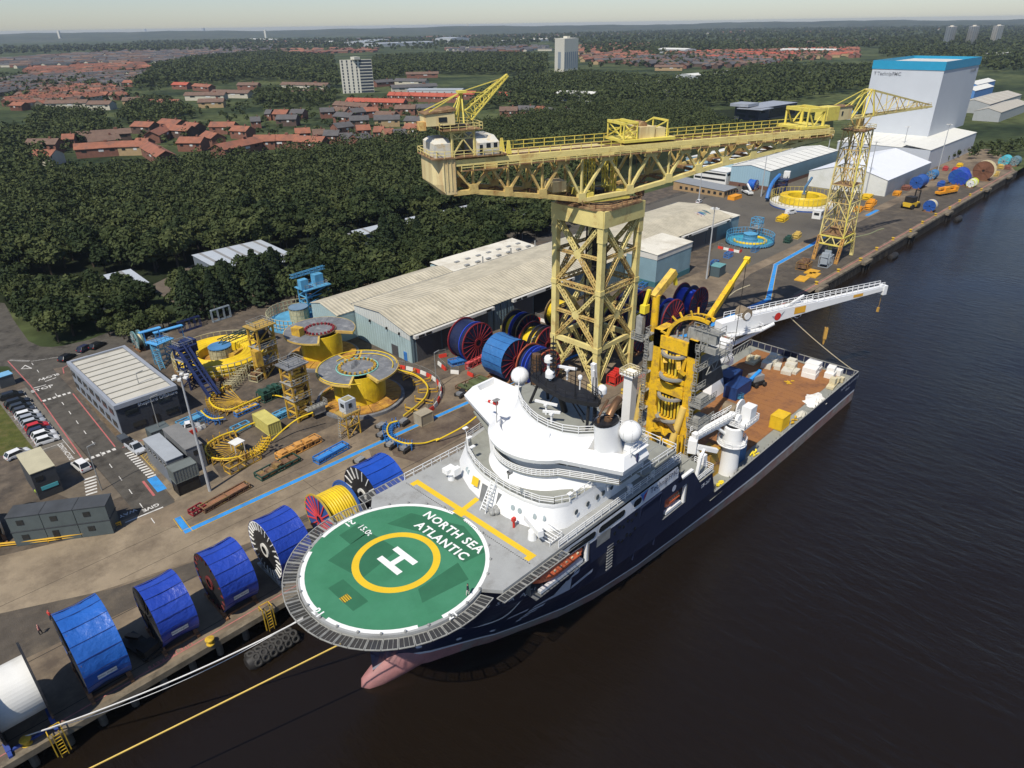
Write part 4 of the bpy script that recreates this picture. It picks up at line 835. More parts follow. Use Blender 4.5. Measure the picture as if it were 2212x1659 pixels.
for k,x in enumerate((55.3,57.6,59.6,60.8,62.6)):
 b=B();b.poly([(x+.36*math.cos(q),44.14,17.2+.42*math.sin(q))for q in np.linspace(0,2*math.pi,13)[:-1]]);b.ob('porthole',mat('porthole_dark',(.06,.08,.09),rough=.15),sh)
for y0,y1 in((55.4,56.6),(52.2,53.6)):
 b=B();b.poly([(50.0,y0,ZH+.02),(50.0,y1,ZH+.02),(50.75,y1,17.9),(50.75,y0,17.9)]);b.ob('doorway',M_RECESS,sh)
b=B();b.poly([(50.42,57.3,17.0),(50.42,58.5,17.0),(50.8,58.5,18.2),(50.8,57.3,18.2)]);b.ob('warning_board',M_HYEL,sh)
b=B();b.ladder((48.6,54.4,ZH),(51,54.6,19.0),1.0,r=.1,step=.42,side=(0,1,0));b.rail([(48.6,53.8,ZH),(51,54,18.9)],r=.06);b.ob('ladder',M_WHITE,sh)
b=B()
for k in range(5):b.ball((49.0+.25*k,53.0+.35*math.sin(k*2),ZH+.4),.42,8,5)
b.ob('hose_bundle',M_GREY,sh)
# second tier and bridge
def band(P0,z0,P1,z1,name,m,cap=False,smooth=True):
 b=B();b.loft([[(x,y,z0)for x,y in P0],[(x,y,z1)for x,y in P1]],cap=cap);return b.ob(name,m,sh,smooth=smooth)
BCX,BCY=59.0,54.0
def bridge(R,wx,tipy,aft):
 """outline of the round front with its wings"""
 a0=math.radians(118);P=[(BCX+R*math.cos(t),BCY+R*1.12*math.sin(t))for t in np.linspace(a0,2*math.pi-a0,25)]
 return P+[(wx,2*BCY-(2*BCY-tipy)),(aft,tipy),(aft,2*BCY+1.5-tipy),(wx,2*BCY+1.5-tipy)]
P0=bridge(6.5,60.6,43.6,68);P1=bridge(5.6,60.4,43.6,68);P2=bridge(5.1,60.2,43.2,68)
b=B();b.loft([[(x,y,18.61)for x,y in P0],[(x,y,19.7)for x,y in P1],[(x,y,20.3)for x,y in P1]]);b.ob('bridge_base',M_WHITE,sh,smooth=True)
P3=bridge(5.9,60.0,41.2,65);P4=bridge(5.15,60.5,41.6,65)
b=B();b.prism(P3,20.3,20.5);b.ob('bridge_gangway',M_DECK2,sh)
b=B();b.rail([(x,y,20.5)for x,y in P3[:26]],h=.9,r=.09,rows=(1,.7,.4,.1),step=1.6);b.rail([(x,y,20.5)for x,y in P3[25:27]],h=.9,r=.09,rows=(1,.7,.4));b.ob('bridge_railing',M_WHITE,sh)
P5=bridge(4.6,60.9,41.6,65);P6=bridge(5.3,60.2,41.0,65)
band(P5,20.5,P5,21.3,'bridge_sill',M_WHITE)
k0=len(P5);
for i in range(k0):
 a,c=Vector((*P5[i],21.3)),Vector((*P5[(i+1)%k0],21.3));d,e=Vector((*P6[i],22.7)),Vector((*P6[(i+1)%k0],22.7))
 if i in range(0,24,2):
  j=min(i+2,24);c,e=Vector((*P5[j],21.3)),Vector((*P6[j],22.7));mid=(Vector((*P5[i+1],21.3)),Vector((*P6[i+1],22.7)))
  b=B();b.poly([a,mid[0],mid[1],d]);b.poly([mid[0],c,e,mid[1]]);b.ob('bridge_window',M_GLASS,sh)
  b=B();b.beam(a,d,.16);b.ob('window_post',M_WHITE,sh)
 elif i>=24:
  n_=max(1,int((c-a).length/1.7))
  if i in(26,):n_=1
  for q in range(n_):
   b=B();f,g_=q/n_,(q+1)/n_;b.poly([a.lerp(c,f),a.lerp(c,g_),d.lerp(e,g_),d.lerp(e,f)]);b.ob('bridge_window',M_GLASS,sh)
   b=B();b.beam(a.lerp(c,f),d.lerp(e,f),.2);b.ob('window_post',M_WHITE,sh)
P7=bridge(6.3,59.3,40.3,64.6);P8=bridge(6.5,59.2,40.2,64.7);P9=bridge(5.5,60.3,41.0,64.5);P10=bridge(5.0,60.8,41.4,64.3)
b=B();b.loft([[(x,y,z)for x,y in P]for P,z in((P6,22.7),(P7,22.55),(P8,23.2),(P9,24.5),(P10,24.5),(P10,23.5))]);b.poly([(x,y,23.5)for x,y in P10]);b.ob('bridge_roof',M_WHITE,sh,smooth=True)
# monitoring deck above the bridge
TD=[(62.6,61.2),(60.8,59.6),(59.0,57.0),(57.9,54.6),(57.4,52.8),(57.3,50.9),(57.7,48.8),(58.7,47.0),(60.2,45.6),(63.0,45.2),(65.4,47),(65.8,54),(65.6,61.2)]
TB=[(x-(2.0 if x<61 else 0.6),y)for x,y in TD]
b=B();b.prism(TB,23.5,25.5,top=TD,cap=False);b.ob('top_house',M_WHITE,sh,smooth=True)
b=B();b.prism(TD,25.5,26.0);b.ob('top_deck_edge',M_WHITE,sh)
b=B();b.poly([(x,y,26.006)for x,y in TD]);b.ob('top_deck',M_DECK2,sh)
b=B();b.rail([(x,y,26.0)for x,y in TD[:10]],r=.08,rows=(1,.66,.33),step=1.5);b.ob('top_railing',M_WHITE,sh)
b=B();b.box(60.4,62.4,45.05,45.2,23.9,25.2);b.ob('lower_opening',M_RECESS,sh)
# aft houses behind the bridge
b=B();b.box(69,72,47.5,62.5,18.61,19.8);b.ob('aft_house',M_WHITE,sh)
b=B();b.box(66,74,41.6,44.3,18.3,18.6);b.ob('side_platform',M_DECK2,sh)
b=B();b.rail([(60,42.9,18.62),(66,42,18.62),(74,41.8,18.62),(74,44,18.62)],r=.07,rows=(1,.5));b.rail([(74,44.4,18.6),(74,65,18.6)],r=.08);b.ob('side_railing',M_WHITE,sh)
# funnels
def funnel(cx,cy,name):
 el=lambda rx,ry,z,dx=0:[(cx+dx+rx*math.cos(t),cy+ry*math.sin(t),z)for t in np.linspace(0,2*math.pi,21)[:-1]]
 b=B();b.loft([el(2.3,1.8,23.5,.6),el(2.0,1.5,25,.3),el(1.9,1.35,28.6,-.2)]);f=b.ob(name,M_WHITE,sh,smooth=True)
 b=B();b.poly(el(1.85,1.3,28.4,-.2));b.loft([el(1.93,1.38,28.35,-.2),el(1.93,1.38,28.68,-.2)]);b.ob('funnel_top',M_MAST,f)
 b=B();b.path(arc_pts([(cx,cy,28.0),(cx+.3,cy,29.0),(cx+1.7,cy+.2,30.0),(cx+2.6,cy+.3,30.3)],4),.5,12);b.path(arc_pts([(cx-1.2,cy+.5,28.2),(cx-.9,cy+.6,29.3),(cx+1.2,cy+1.0,30.4)],4),.18,8);b.ob('exhaust_pipe',M_BRASS,f,smooth=True)
funnel(60.6,44.0,'funnel')
def dome(c,r,name,m=None,ped=1.2,cyl=0.0):
 b=B()
 if cyl:b.lathe(c,[(r*.98,-cyl),(r,0)]+[(r*math.cos(t),r*math.sin(t))for t in np.linspace(.1,1.55,7)],20);b.lathe(c,[(.01,-cyl),(r*.98,-cyl)],20)
 else:b.ball(c,r,24,14)
 o=b.ob(name,M_WHITE,sh,smooth=True)
 b=B();b.lathe((c[0],c[1],0),[(r*.35,c[2]-(cyl or r*.9)),(r*.55 if not cyl else r*.3,c[2]-(cyl or r*.9)-ped)],12);b.ob('dome_pedestal',M_WHITE,o)
 if not cyl:
  b=B()
  for k in range(4):
   a=math.pi*k/4;b.path([(c[0]+r*1.003*math.cos(t)*math.cos(a),c[1]+r*1.003*math.cos(t)*math.sin(a),c[2]+r*1.003*math.sin(t))for t in np.linspace(-.6,math.pi+.6,20)],.018,4)
  b.ob('dome_seam',M_GREY,o)
dome((62.3,41.7,27.0),1.45,'radar_dome',ped=2.0);dome((66.3,64.6,25.4),1.35,'radar_dome',ped=1.6)
b=B();b.lathe((66.3,64.6,0),[(1.5,18.6),(1.2,22),(.7,24.2)],16);b.ob('dome_tower',M_WHITE,sh,smooth=True)
# radar mast
MP=[(61.3,57.3),(62.3,56.9),(62.6,53),(62.5,49),(61.6,45.9),(60.6,45.6),(59.9,46.8),(58.9,49.5),(59.2,53),(60.2,56.6)]
b=B();b.prism(MP,29.6,30.2);b.ob('mast_platform',M_MAST,sh)
b=B()
for p,q,r in(((61.9,52,26),(60.6,52,29.6),.42),((60.4,57,26),(60.5,55.5,29.6),.2),((63,56,26),(62,55.6,29.6),.2),((60.1,46.8,26),(60.4,46.9,29.6),.2),((62,46.8,26),(61.6,47,29.6),.2),((63,49.5,26),(61.5,51.5,29.6),.1),((62,55,26),(61,52.5,29.4),.1),((61.4,48.3,26),(61,51,29.5),.1)):b.tube(p,q,r,n=8)
b.ladder((61.1,46.4,26),(61.1,46.4,31.6),.7,r=.07,step=.45,side=(1,0,0));b.ob('mast_legs',M_MAST,sh)
b=B()
for x,y,hh in((61.2,53.6,6.5),(62.2,50.6,3.2),(60.4,55.8,3.4),(61.2,46.5,3.0),(62.0,47.6,2.4),(60.0,48.8,1.5),(61.8,56.2,2)):b.tube((x,y,30.2),(x,y,30.2+hh),.1,.06,n=6)
for k in range(9):b.box(60.9,61.5,53.3,53.9,30.8+.6*k,30.9+.6*k)
b.rail([(x,y,30.2)for x,y in MP],r=.05,step=1.6,closed=True);b.ob('mast_antennas',M_MAST,sh)
dome((61.1,54.0,31.3),.66,'satellite_dome',cyl=.5,ped=.5);dome((62.2,55.3,32.6),.58,'satellite_dome',cyl=.4,ped=1.8);dome((62.4,46.4,31.2),.6,'satellite_dome',cyl=.5,ped=.6);dome((61.9,49.6,32.0),.3,'satellite_dome',cyl=.25,ped=1.6)
def scanner(x,y,z,l,a):
 b=B();b.tube((x,y,z),(x,y,z+1.3),.14,n=8);b.obox((x,y),.5,.5,z+1.3,z+1.6);b.obox((x,y),l,.32,z+1.62,z+1.9,a);b.ob('radar_scanner',M_WHITE,sh)
scanner(59.6,53.3,26,3.2,-1.25);scanner(58.3,51.2,26,2.3,-1.0);scanner(62.9,52.6,30.2,2.6,-1.2)
# stacks on the port side: ribbed black uptakes beside the mast
b=B()
for x,y in((65.0,60.4),(66.4,58.6)):b.tube((x,y,24),(x+.6,y+.2,30.5),.62,n=12)
b.ob('exhaust_uptake',M_BRASS,sh,smooth=True)
b=B()
for k in range(8):b.lathe((65.9,59.7,24.6+.8*k),[(1.75,0),(1.75,.1)],14)
for k in range(7):a=k*.9;b.beam((65.9+1.75*math.cos(a),59.7+1.75*math.sin(a),24),(65.9+1.75*math.cos(a),59.7+1.75*math.sin(a),30.8),.1)
b.lathe((65.6,60,0),[(1.9,24.1),(2.0,24.6),(.01,24.6)],16);b.ob('uptake_cage',M_MAST,sh)
# fittings on the decks
b=B();b.tube((55.4,58.4,23.5),(55.4,58.4,28),.06,n=6);b.obox((55.4,58.4),.9,.6,27.9,28.0);b.ob('windsock_pole',M_GREY,sh)
b=B();rr_=[.34,.3,.25,.2]
for k in range(4):b.m=k%2;p=Vector((55.5,58.4,27.4)).lerp(Vector((55.3,60.3,27.2)),k/4);q=Vector((55.5,58.4,27.4)).lerp(Vector((55.3,60.3,27.2)),(k+1)/4);b.tube(p,q,rr_[k],rr_[k]-.05,n=10)
b.ob('windsock',[M_RED,M_HWH],sh)
for p in((1067,1049,15.5),(1110,1139,15.5),(1108,1112,15.5),(1053,1063,15.5)):
 x,y,z=G(*p);b=B();b.tube((x,y,ZH),(x,y,ZH+1.0),.16,n=8);b.box(x-.25,x+.25,y-.2,y+.2,ZH+1,ZH+1.5);b.ob('fire_monitor',M_RED,sh)
x,y,z=G(975,1035,ZH);b=B();b.lathe((x,y,ZH),[(.5,0),(.45,1.0),(.8,1.2),(.01,1.3)],12);b.box(x-.9,x+.7,y-.3,y+.8,ZH+1.2,ZH+1.9);b.box(x-.2,x+1.0,y-1,y-.3,ZH+.9,ZH+2.0);b.ob('deck_crane_base',M_WHITE,sh)
x,y,z=G(1150,1163,ZH);b=B();b.lathe((x,y,ZH),[(.6,0),(.5,1.2),(.01,1.2)],12);b.beam((x+1.2,y+2.2,ZH+1.5),(x-.4,y-1.8,ZH+1.9),.7,.8);b.beam((x+1.5,y+1.6,ZH+.9),(x,y-1.4,ZH+1.1),.5);b.box(x+.7,x+1.4,y-.6,y+.6,ZH,ZH+1.2);b.ob('provision_crane',M_WHITE,sh)
x,y,z=G(1172,1168,ZH);b=B()
for k in range(4):b.beam((x+.5*k,y-1.4,ZH+.3),(x+.5*k,y+1.4,ZH+.3),.1)
b.rail([(x-.2,y-1.4,ZH),(x+2,y-1.4,ZH),(x+2,y+1.4,ZH)],r=.06,h=1,rows=(1,.5));b.ob('gangway_rack',M_WHITE,sh)
for k,(x,y)in enumerate(((70.4,43.1),(65.2,43.1),(76,43.3))):b=B();b.lathe((x,y,ZH),[(.28,0),(.28,.9),(.42,.95),(.42,1.25),(.01,1.4)],10);b.ob('deck_vent',M_WHITE,sh,smooth=True)
for p in((1066,922,20.2),(1098,1022,24.6)):
 x,y,z=G(*p);b=B();b.tube((x,y,z-.8),(x,y,z),.1,n=6);b.lathe((x,y,z),[(.3,0),(.3,.5),(.01,.55)],10,axis='x');b.ob('searchlight',M_GREY,sh)
b=B();b.tube((56.8,50.2,23.5),(56.8,50.2,26),.06,n=6);b.ob('short_mast',M_WHITE,sh)
b=B();b.lathe((56.2,52.6,23.5),[(.22,0),(.18,.4),(.01,.45)],8);b.ob('beacon',M_ORNG,sh)
for y in(65.2,62.9,60.8):b=B();x=float(np.interp(y,[59.3,65],[52,55.6]));b.tube((x,y,20.1),(x,y,20.7),.05,n=5);b.box(x-.4,x+.4,y-.25,y+.25,20.7,20.8);b.ob('floodlight',M_WHITE,sh)
for x in(54.4,55.6):b=B();b.box(x-.35,x+.35,44.3,44.8,20.3,20.4);b.tube((x,44.5,19.1),(x,44.5,20.3),.05,n=5);b.ob('floodlight',M_WHITE,sh)
b=B();b.box(62.0,62.3,40.2,40.4,23.2,24.4);b.ob('wing_emblem_board',M_LOGO,sh)
b=B();b.prism([(61.6,40.3),(64.6,40.3),(64.6,42.0),(61.6,42.0)],24.5,24.62);b.rail([(61,40.6,24.6),(64.6,40.6,24.6),(64.6,44,24.6)],r=.06);b.ob('wing_platform',M_WHITE,sh)
# white lattice-topped column and slim crane jib on the port side
b=B();b.box(93.6,95.4,63.1,64.9,2,15.6);b.box(93.0,96.0,62.5,65.5,15.6,15.8);b.ob('boom_rest_column',M_WHITE,sh)
b=B();b.rail([(93,62.5,15.8),(96,62.5,15.8),(96,65.5,15.8),(93,65.5,15.8)],closed=True,r=.12,h=.9,step=.7);b.ob('column_railing',M_CREAM,sh)
b=B();b.beam((84.4,64,13),(83.3,64,21.6),.8,.7);b.beam((83.6,63.6,15.5),(82.9,63.6,20.6),.3);b.tube((84.4,64,5),(84.4,64,13.4),.6,n=10);b.ob('knuckle_jib',M_WHITE,sh)
# hull steps, working deck
b=B();b.prism([(75.8,42.4),(80.9,42.4),(80.9,67.6),(75.8,67.6)],10.9,11.2);b.prism([(80.9,42.4),(88.0,42.4),(88,67.6),(80.9,67.6)],7.7,8.0);b.box(77.1,77.25,42.4,67.6,11.2,15);b.box(80.9,81,42.5,67.5,8,10.9);b.ob('stepped_deck',M_DECK2,sh)
b=B();b.rail([(83,42.6,8.1),(87.8,42.6,8.1),(87.8,46,8.1)],r=.08,rows=(1,.66,.33));b.rail([(78,43,11.2),(78,52,11.2)],r=.07);b.ob('step_railing',M_WHITE,sh)
b=B();b.beam((76.6,42.45,11.75),(80.8,42.45,11.75),.5,.3);b.ob('bulwark_rail',M_WHITE,sh)
b=B();b.beam((83.6,43.2,8),(84.4,43.2,12.0),.45);b.beam((84.4,43.2,12),(86,43.6,12.4),.4);b.ob('side_davit',M_WHITE,sh)
b=B()
for c,r in(((78.6,44.6,12.2),.9),((80,45.2,12.0),.9)):b.tube((c[0]-.8,c[1],c[2]),(c[0]+.8,c[1]+.3,c[2]),r,n=12)
b.ob('yokohama_fender',M_MAST,sh,smooth=True)
b=B();b.path(arc_pts([(77.6,44,12.9),(78.8,45,13.3),(80,44.4,12.9),(80.6,45.6,12.3)],5),.08,5);b.ob('net_lashing',mat('net_green',(.03,.16,.11)),sh)
b=B();b.poly([(88,YC-12.6,2.0),(149.4,YC-12.6,2.0),(149.4,YC+12.6,2.0),(88,YC+12.6,2.0)]);b.ob('work_deck',M_DECK2,sh)
b=B();src=None
for k in range(26):
 x0=100+k*1.86
 if src is None:b=B();b.box(x0,x0+1.8,45.3,65.2,2.01,2.09);src=b.ob('deck_timber',M_BROWN,sh)
 else:piece('deck_timber',src,sh,(k*1.86,0,0))
b=B()
for y in(YC-12.55,YC+12.55):
 for k in range(38):x=90+k*1.55;b=B();b.beam((x,y,2),(x,y+(.35 if y<YC else-.35),3.4),.12);b.ob('bulwark_stay',M_GRAT,sh)
for k in range(16):b=B();b.beam((149.2,43+1.6*k,2),(149.2,43+1.6*k,3.4),.12);b.ob('bulwark_stay',M_GRAT,sh)
b=B();b.path([(88.8,42.25,3.52),(149.4,42.25,3.52),(149.4,67.75,3.52),(88.8,67.75,3.52)],.12,6);b.ob('bulwark_capping',M_GRAT,sh)
# ============================================================ working gear on the ship: lay tower, cranes; cargo on the deck
def bb(name,m,box,parent):
 b=B();b.box(*box);return b.ob(name,m,parent)
TWX=92.0
LY,RY=57.2,50.6
for y,nm in((LY,'tower_column'),(RY,'tower_column')):
 b=B();b.box(TWX-.7,TWX+.9,y-.75,y+.75,2,27.2);b.prism([(TWX-.7,y-.75),(TWX+2.8,y-.75),(TWX+2.8,y+.75),(TWX-.7,y+.75)],24.2,27.25);b.ob(nm,M_TOWER,sh)
for z,h_ in((16.4,1.9),(18.9,.8),(24.3,2.2),(10.0,1.6)):bb('tower_crossbeam',M_TOWER,(TWX-.95,TWX+.5,RY+.75,LY-.75,z,z+h_),sh)
for s,y in((1,LY),(-1,RY)):
 b=B();b.beam((TWX-.5,y-s*.8,17.9),(TWX-.5,y-s*1.6,20),.6,.5);b.beam((TWX-.5,y-s*1.6,20),(TWX-.5,y-s*1.0,23.8),.55,.5);b.ob('tower_brace',M_TOWER,sh)
for k in range(7):
 y=RY+1.5+.62*k
 for z0,z1 in((19.8,23.6),(11.9,15.8)):
  b=B();b.tube((TWX-.4,y,z0),(TWX-.4,y+.1,z1),.2,n=7);b.ob('tensioner_cylinder',M_TOWER if k%2 else mat('bright_tower_yellow',(.72,.56,.06),rough=.5,var=.2),sh)
b=B()
for z in(23.7,19.6,15.9,11.8):b.lathe((TWX-.2,(LY+RY)/2,z),[(2.3,0),(2.3,.35),(1.7,.35)],14,a0=math.pi*.5,a1=math.pi*1.5)
b.ob('tensioner_ring',M_GREY,sh)
b=B()
for z in(13,20.5):b.box(TWX+.2,TWX+.7,RY+.8,LY-.8,z-2,z+2.6)
b.ob('tensioner_backing',M_DK,sh)
b=B()
for p,q in(((TWX-.9,55.6,12),(TWX-1.6,53.6,9)),((TWX-1.6,53.6,9),(TWX-.9,51.8,12)),((TWX-1.2,56.4,13.4),(TWX-1.6,55.2,9.6)),((TWX-1.4,51.2,10.6),(TWX-1.4,56.4,8.8)),((TWX-.9,55.4,24),(TWX-1.9,54.6,22.4)),((TWX-.9,53,24),(TWX-1.9,52,22)),((TWX-1.9,52,22),(TWX-1.2,51.2,21.2))):b.beam(p,q,.7,.5)
b.ob('clamp_arms',M_TOWER,sh)
for p,q in(((TWX-.6,59.2,16.0),(91.6,60.4,6.0)),((TWX-.6,51.0,15.0),(90.0,52.4,5.2))):
 b=B();b.tube(p,q,.62,n=12);b.ob('raking_strut',mat('strut_yellow',(.74,.52,.14),rough=.45,var=.1,scale=.8),sh,smooth=True)
b=B();b.tube((90.6,52.3,7.4),(91.8,55.6,7.4),.5,n=10);b.beam((90,55,6),(90.4,60,6),.8,.7);b.beam((89.6,50.4,2),(89.6,50.4,10.5),.3);b.beam((90.4,50.0,2),(90.4,50.0,10.5),.3);b.beam((91,60.2,6),(91,60.4,2),.8);b.beam((90,52.4,5.4),(90,52.4,2),.8);b.ob('strut_frame',M_TOWER,sh)
# pipe guide wheel on top
AC=Vector((TWX+.4,50.0,25.4));R_=5.9
def arcp(r,t,x):return(x,AC.y+r*math.cos(t),AC.z+r*math.sin(t))
T=np.linspace(0.0,math.pi*.6,15)
for x in(TWX-.6,TWX+1.0):
 b=B();b.loft([[arcp(R_,t,x-.18),arcp(R_,t,x+.18),arcp(R_-.55,t,x+.18),arcp(R_-.55,t,x-.18)]for t in T],cap=True);b.ob('chute_rail',M_TOWER,sh)
for t in T[1:-1]:
 b=B();b.beam(arcp(R_-.35,t,TWX-.4),arcp(R_-.35,t,TWX+.8),.4,.5);b.ob('chute_roller',M_DK,sh)
for t in(T[2],T[6],T[10],T[13]):
 b=B();b.beam(arcp(R_-.2,t,TWX-.6),arcp(R_+.9,t,TWX-.9),.25);b.beam(arcp(R_-.2,t,TWX+1),arcp(R_+.9,t,TWX+1.3),.25);b.ob('chute_guide',M_TOWER,sh)
b=B();b.box(TWX-.3,TWX+.7,46.8,55.4,25.6,26.6)
for k in range(6):b.beam((TWX-.2,48.4+k*1.1,26.4),(TWX-.2,48.4+k*1.1,30.4-.5*k),.2)
b.box(TWX-.4,TWX+1.4,46.4,50.8,29.0,29.2);b.box(TWX-.2,TWX+.9,47,52,27.2,28.9);b.ob('chute_frame',M_GRAT,sh)
b=B();b.rail([(TWX-.6,50.8,29.2),(TWX-.6,46.4,29.2),(TWX+1.4,46.4,29.2)],r=.07);b.ob('chute_railing',M_GRAT,sh)
# walkways up the tower
for y,s in((LY+1.1,1),(RY-1.1,-1)):
 for z in(5,8.5,12,15.5,19,22.5,26):
  b=B();b.box(TWX-1.6,TWX+1.4,y-.7*(s<0)-.1,y+.7*(s>0)+.1,z,z+.12);b.rail([(TWX-1.6,y+s*.75,z+.12),(TWX+1.4,y+s*.75,z+.12)],r=.08,rows=(1,.5),step=.9);b.rail([(TWX-1.6,y-s*.1,z+.12),(TWX-1.6,y+s*.75,z+.12)],r=.08);b.ob('tower_walkway',M_GRAT,sh)
 b=B();b.ladder((TWX-1.5,y+s*.4,2),(TWX-1.5,y+s*.4,27),.6,r=.07,side=(0,1,0))
 for k in range(18):b.lathe((TWX-1.7,y+s*.4,3+1.35*k),[(.42,0),(.42,.08)],8)
 b.ob('caged_ladder',M_GRAT,sh)
for z in(12.5,16.3):
 b=B();b.box(TWX-1.8,TWX+3,RY-3.2,RY-1.0,z,z+.5);b.box(TWX-1.2,TWX+1.2,RY-2.8,RY-1.4,z+.5,z+1.6);b.rail([(TWX-1.8,RY-1,z+.5),(TWX-1.8,RY-3.2,z+.5),(TWX+3,RY-3.2,z+.5)],r=.08,rows=(1,.6,.3),step=.8);b.ob('control_platform',M_GRAT,sh)
b=B();b.path(arc_pts([(TWX-1.2,56,10.6),(TWX-2.2,54.6,11.8),(TWX-1.8,53,11.6),(TWX-1.6,51.6,10.4)],5),.42,7);b.ob('hose_loom',mat('oily_brown',(.10,.065,.03),var=.4,scale=1),sh)
b=B()
for k in range(22):
 RNx=random.Random(k);x,y=84.5+9*RNx.random(),46.5+17*RNx.random();b.obox((x,y),.5+1.5*RNx.random(),.5+1.2*RNx.random(),2.0,2.8+3.2*RNx.random(),RNx.random())
b.ob('deck_machinery',mat('grimy_machinery',(.085,.07,.05),var=.5,scale=.9,dirt=(.42,.28,.04),damt=.35,dscale=.7),sh)
b=B()
for z in(3.2,5.2,7.0):
 b.box(82.5,90,47.0,49.6,z,z+.12);b.rail([(82.5,47,z+.12),(90,47,z+.12)],r=.07,step=1.2);b.box(83,90,56,62,z+.4,z+.52);b.rail([(83,56,z+.5),(83,62,z+.5)],r=.07,step=1.2)
b.ob('deck_gantry',M_GRAT,sh)
bb('machinery_red',M_RED,(84,86.4,50.4,52.2,7.3,9.2),sh);bb('machinery_box',M_CREAM,(81.6,83.2,48.4,50,8,10),sh)
# yellow telescopic crane on top of the tower
YX,YY=97.6,52.6
b=B();b.lathe((YX,YY,0),[(1.25,2),(1.25,17),(1.35,24.6)],16);b.ob('crane_column',M_TOWER,sh,smooth=True)
b=B();b.lathe((YX,YY,24.6),[(1.3,0),(2.5,.3),(2.5,.75),(.01,.76)],8);b.ob('crane_octagon',M_TOWER,sh)
b=B();b.lathe((YX,YY,24.6),[(2.45,.77),(.01,.79)],8);b.ob('crane_floor',M_GRAT,sh)
b=B();b.rail([(YX+2.4*math.cos(a),YY+2.4*math.sin(a),25.35)for a in np.linspace(0,2*math.pi,9)[:-1]],closed=True,r=.06);b.ob('crane_railing',M_GRAT,sh)
b=B();b.box(YX-.8,YX+.8,YY-.8,YY+.8,25.4,27.6);b.box(YX-1.6,YX-.8,YY-.2,YY+.9,25.5,26.9);b.ob('crane_head',mat('dark_ochre',(.32,.19,.03),var=.3,scale=1),sh)
b0,b1=Vector((YX+.6,YY-.2,28.0)),Vector((114.0,54.6,34.2))
b=B();b.beam(YX and(YX,YY,27.4),b0,1.1);b.beam(b0,b0.lerp(b1,.62),.85,.9);b.ob('crane_boom',M_TOWER,sh)
b=B();b.beam(b0.lerp(b1,.55),b1,.6,.62);b.beam(b0.lerp(b1,.98),b1+(b1-b0).normalized()*.5,1.0,1.0);b.ob('crane_boom_extension',mat('boom_yellow',(.80,.55,.03),rough=.45,var=.08),sh)
b=B();b.beam(b0+Vector((0,-.4,-.75)),b0.lerp(b1,.6)+Vector((0,-.4,-.6)),.3);b.ob('boom_cylinder',M_DK,sh)
b=B();b.tube((YX-.3,YY-1,28.3),(YX-.3,YY+.8,28.3),.85,n=14);b.ob('crane_winch',M_DK,sh,smooth=True)
b=B();b.tube(b1,(b1.x,b1.y,15.0),.06,n=4);b.ob('crane_wire',M_DK,sh)
bb('tower_head_deck',M_GRAT,(TWX+1,TWX+8.5,48.6,57,22.6,22.9),sh)
b=B();P=[(TWX+1,48.6,22.9),(TWX+8.5,48.6,22.9),(TWX+8.5,57,22.9)];b.rail(P,r=.1,h=1.2)
for k in range(6):x=TWX+1+1.25*k;b.beam((x,48.6,22.9 if k%2 else 21.2),(x+1.25,48.6,21.2 if k%2 else 22.9),.12)
b.beam((TWX+1,48.6,21.2),(TWX+8.5,48.6,21.2),.14);b.ob('head_deck_truss',M_GRAT,sh)
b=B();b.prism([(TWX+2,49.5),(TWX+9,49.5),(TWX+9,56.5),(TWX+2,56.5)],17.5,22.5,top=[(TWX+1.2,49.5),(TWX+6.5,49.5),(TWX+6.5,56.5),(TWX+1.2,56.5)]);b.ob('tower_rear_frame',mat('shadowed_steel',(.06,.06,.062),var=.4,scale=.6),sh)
# folded knuckle crane on its own mast, port side of the tower
KX,KY=92.6,58.9
b=B();b.tube((KX,KY,12),(KX,KY,32.4),.62,n=10);b.ob('mast_column',M_TOWER,sh,smooth=True)
b=B();b.beam((KX-.4,KY+.3,32.0),(KX+4.4,KY-.2,35.4),1.1,1.2);b.ob('folded_boom',mat('worn_boom_yellow',(.66,.44,.08),var=.2,scale=.7,dirt=(.3,.2,.08),damt=.35,dscale=1),sh)
b=B();b.beam((KX-1.0,KY+.8,33.4),(KX-1.4,KY+1.4,29.6),.55);b.box(KX-2,KY and KX-.7,KY+.7,KY+1.7,29.4,30.8);b.beam((KX+4.2,KY-.2,35.6),(KX+4.9,KY-.4,33),.5);b.ob('knuckle_head',mat('lemon_yellow',(.78,.62,.04),var=.12),sh)
b=B();b.box(KX-2.3,KX+.2,KY+.5,KY+2.8,24.6,24.8);b.box(KX-2.1,KX-1.2,KY+1,KY+2.2,24.8,28.8);b.rail([(KX+.2,KY+2.8,24.8),(KX-2.3,KY+2.8,24.8),(KX-2.3,KY+.5,24.8)],r=.08,rows=(1,.66,.33),step=.7);b.tube((KX-.9,KY-.2,21.4),(KX-.9,KY-.2,24.5),1.0,n=10);b.ob('crane_cab',M_GRAT,sh)
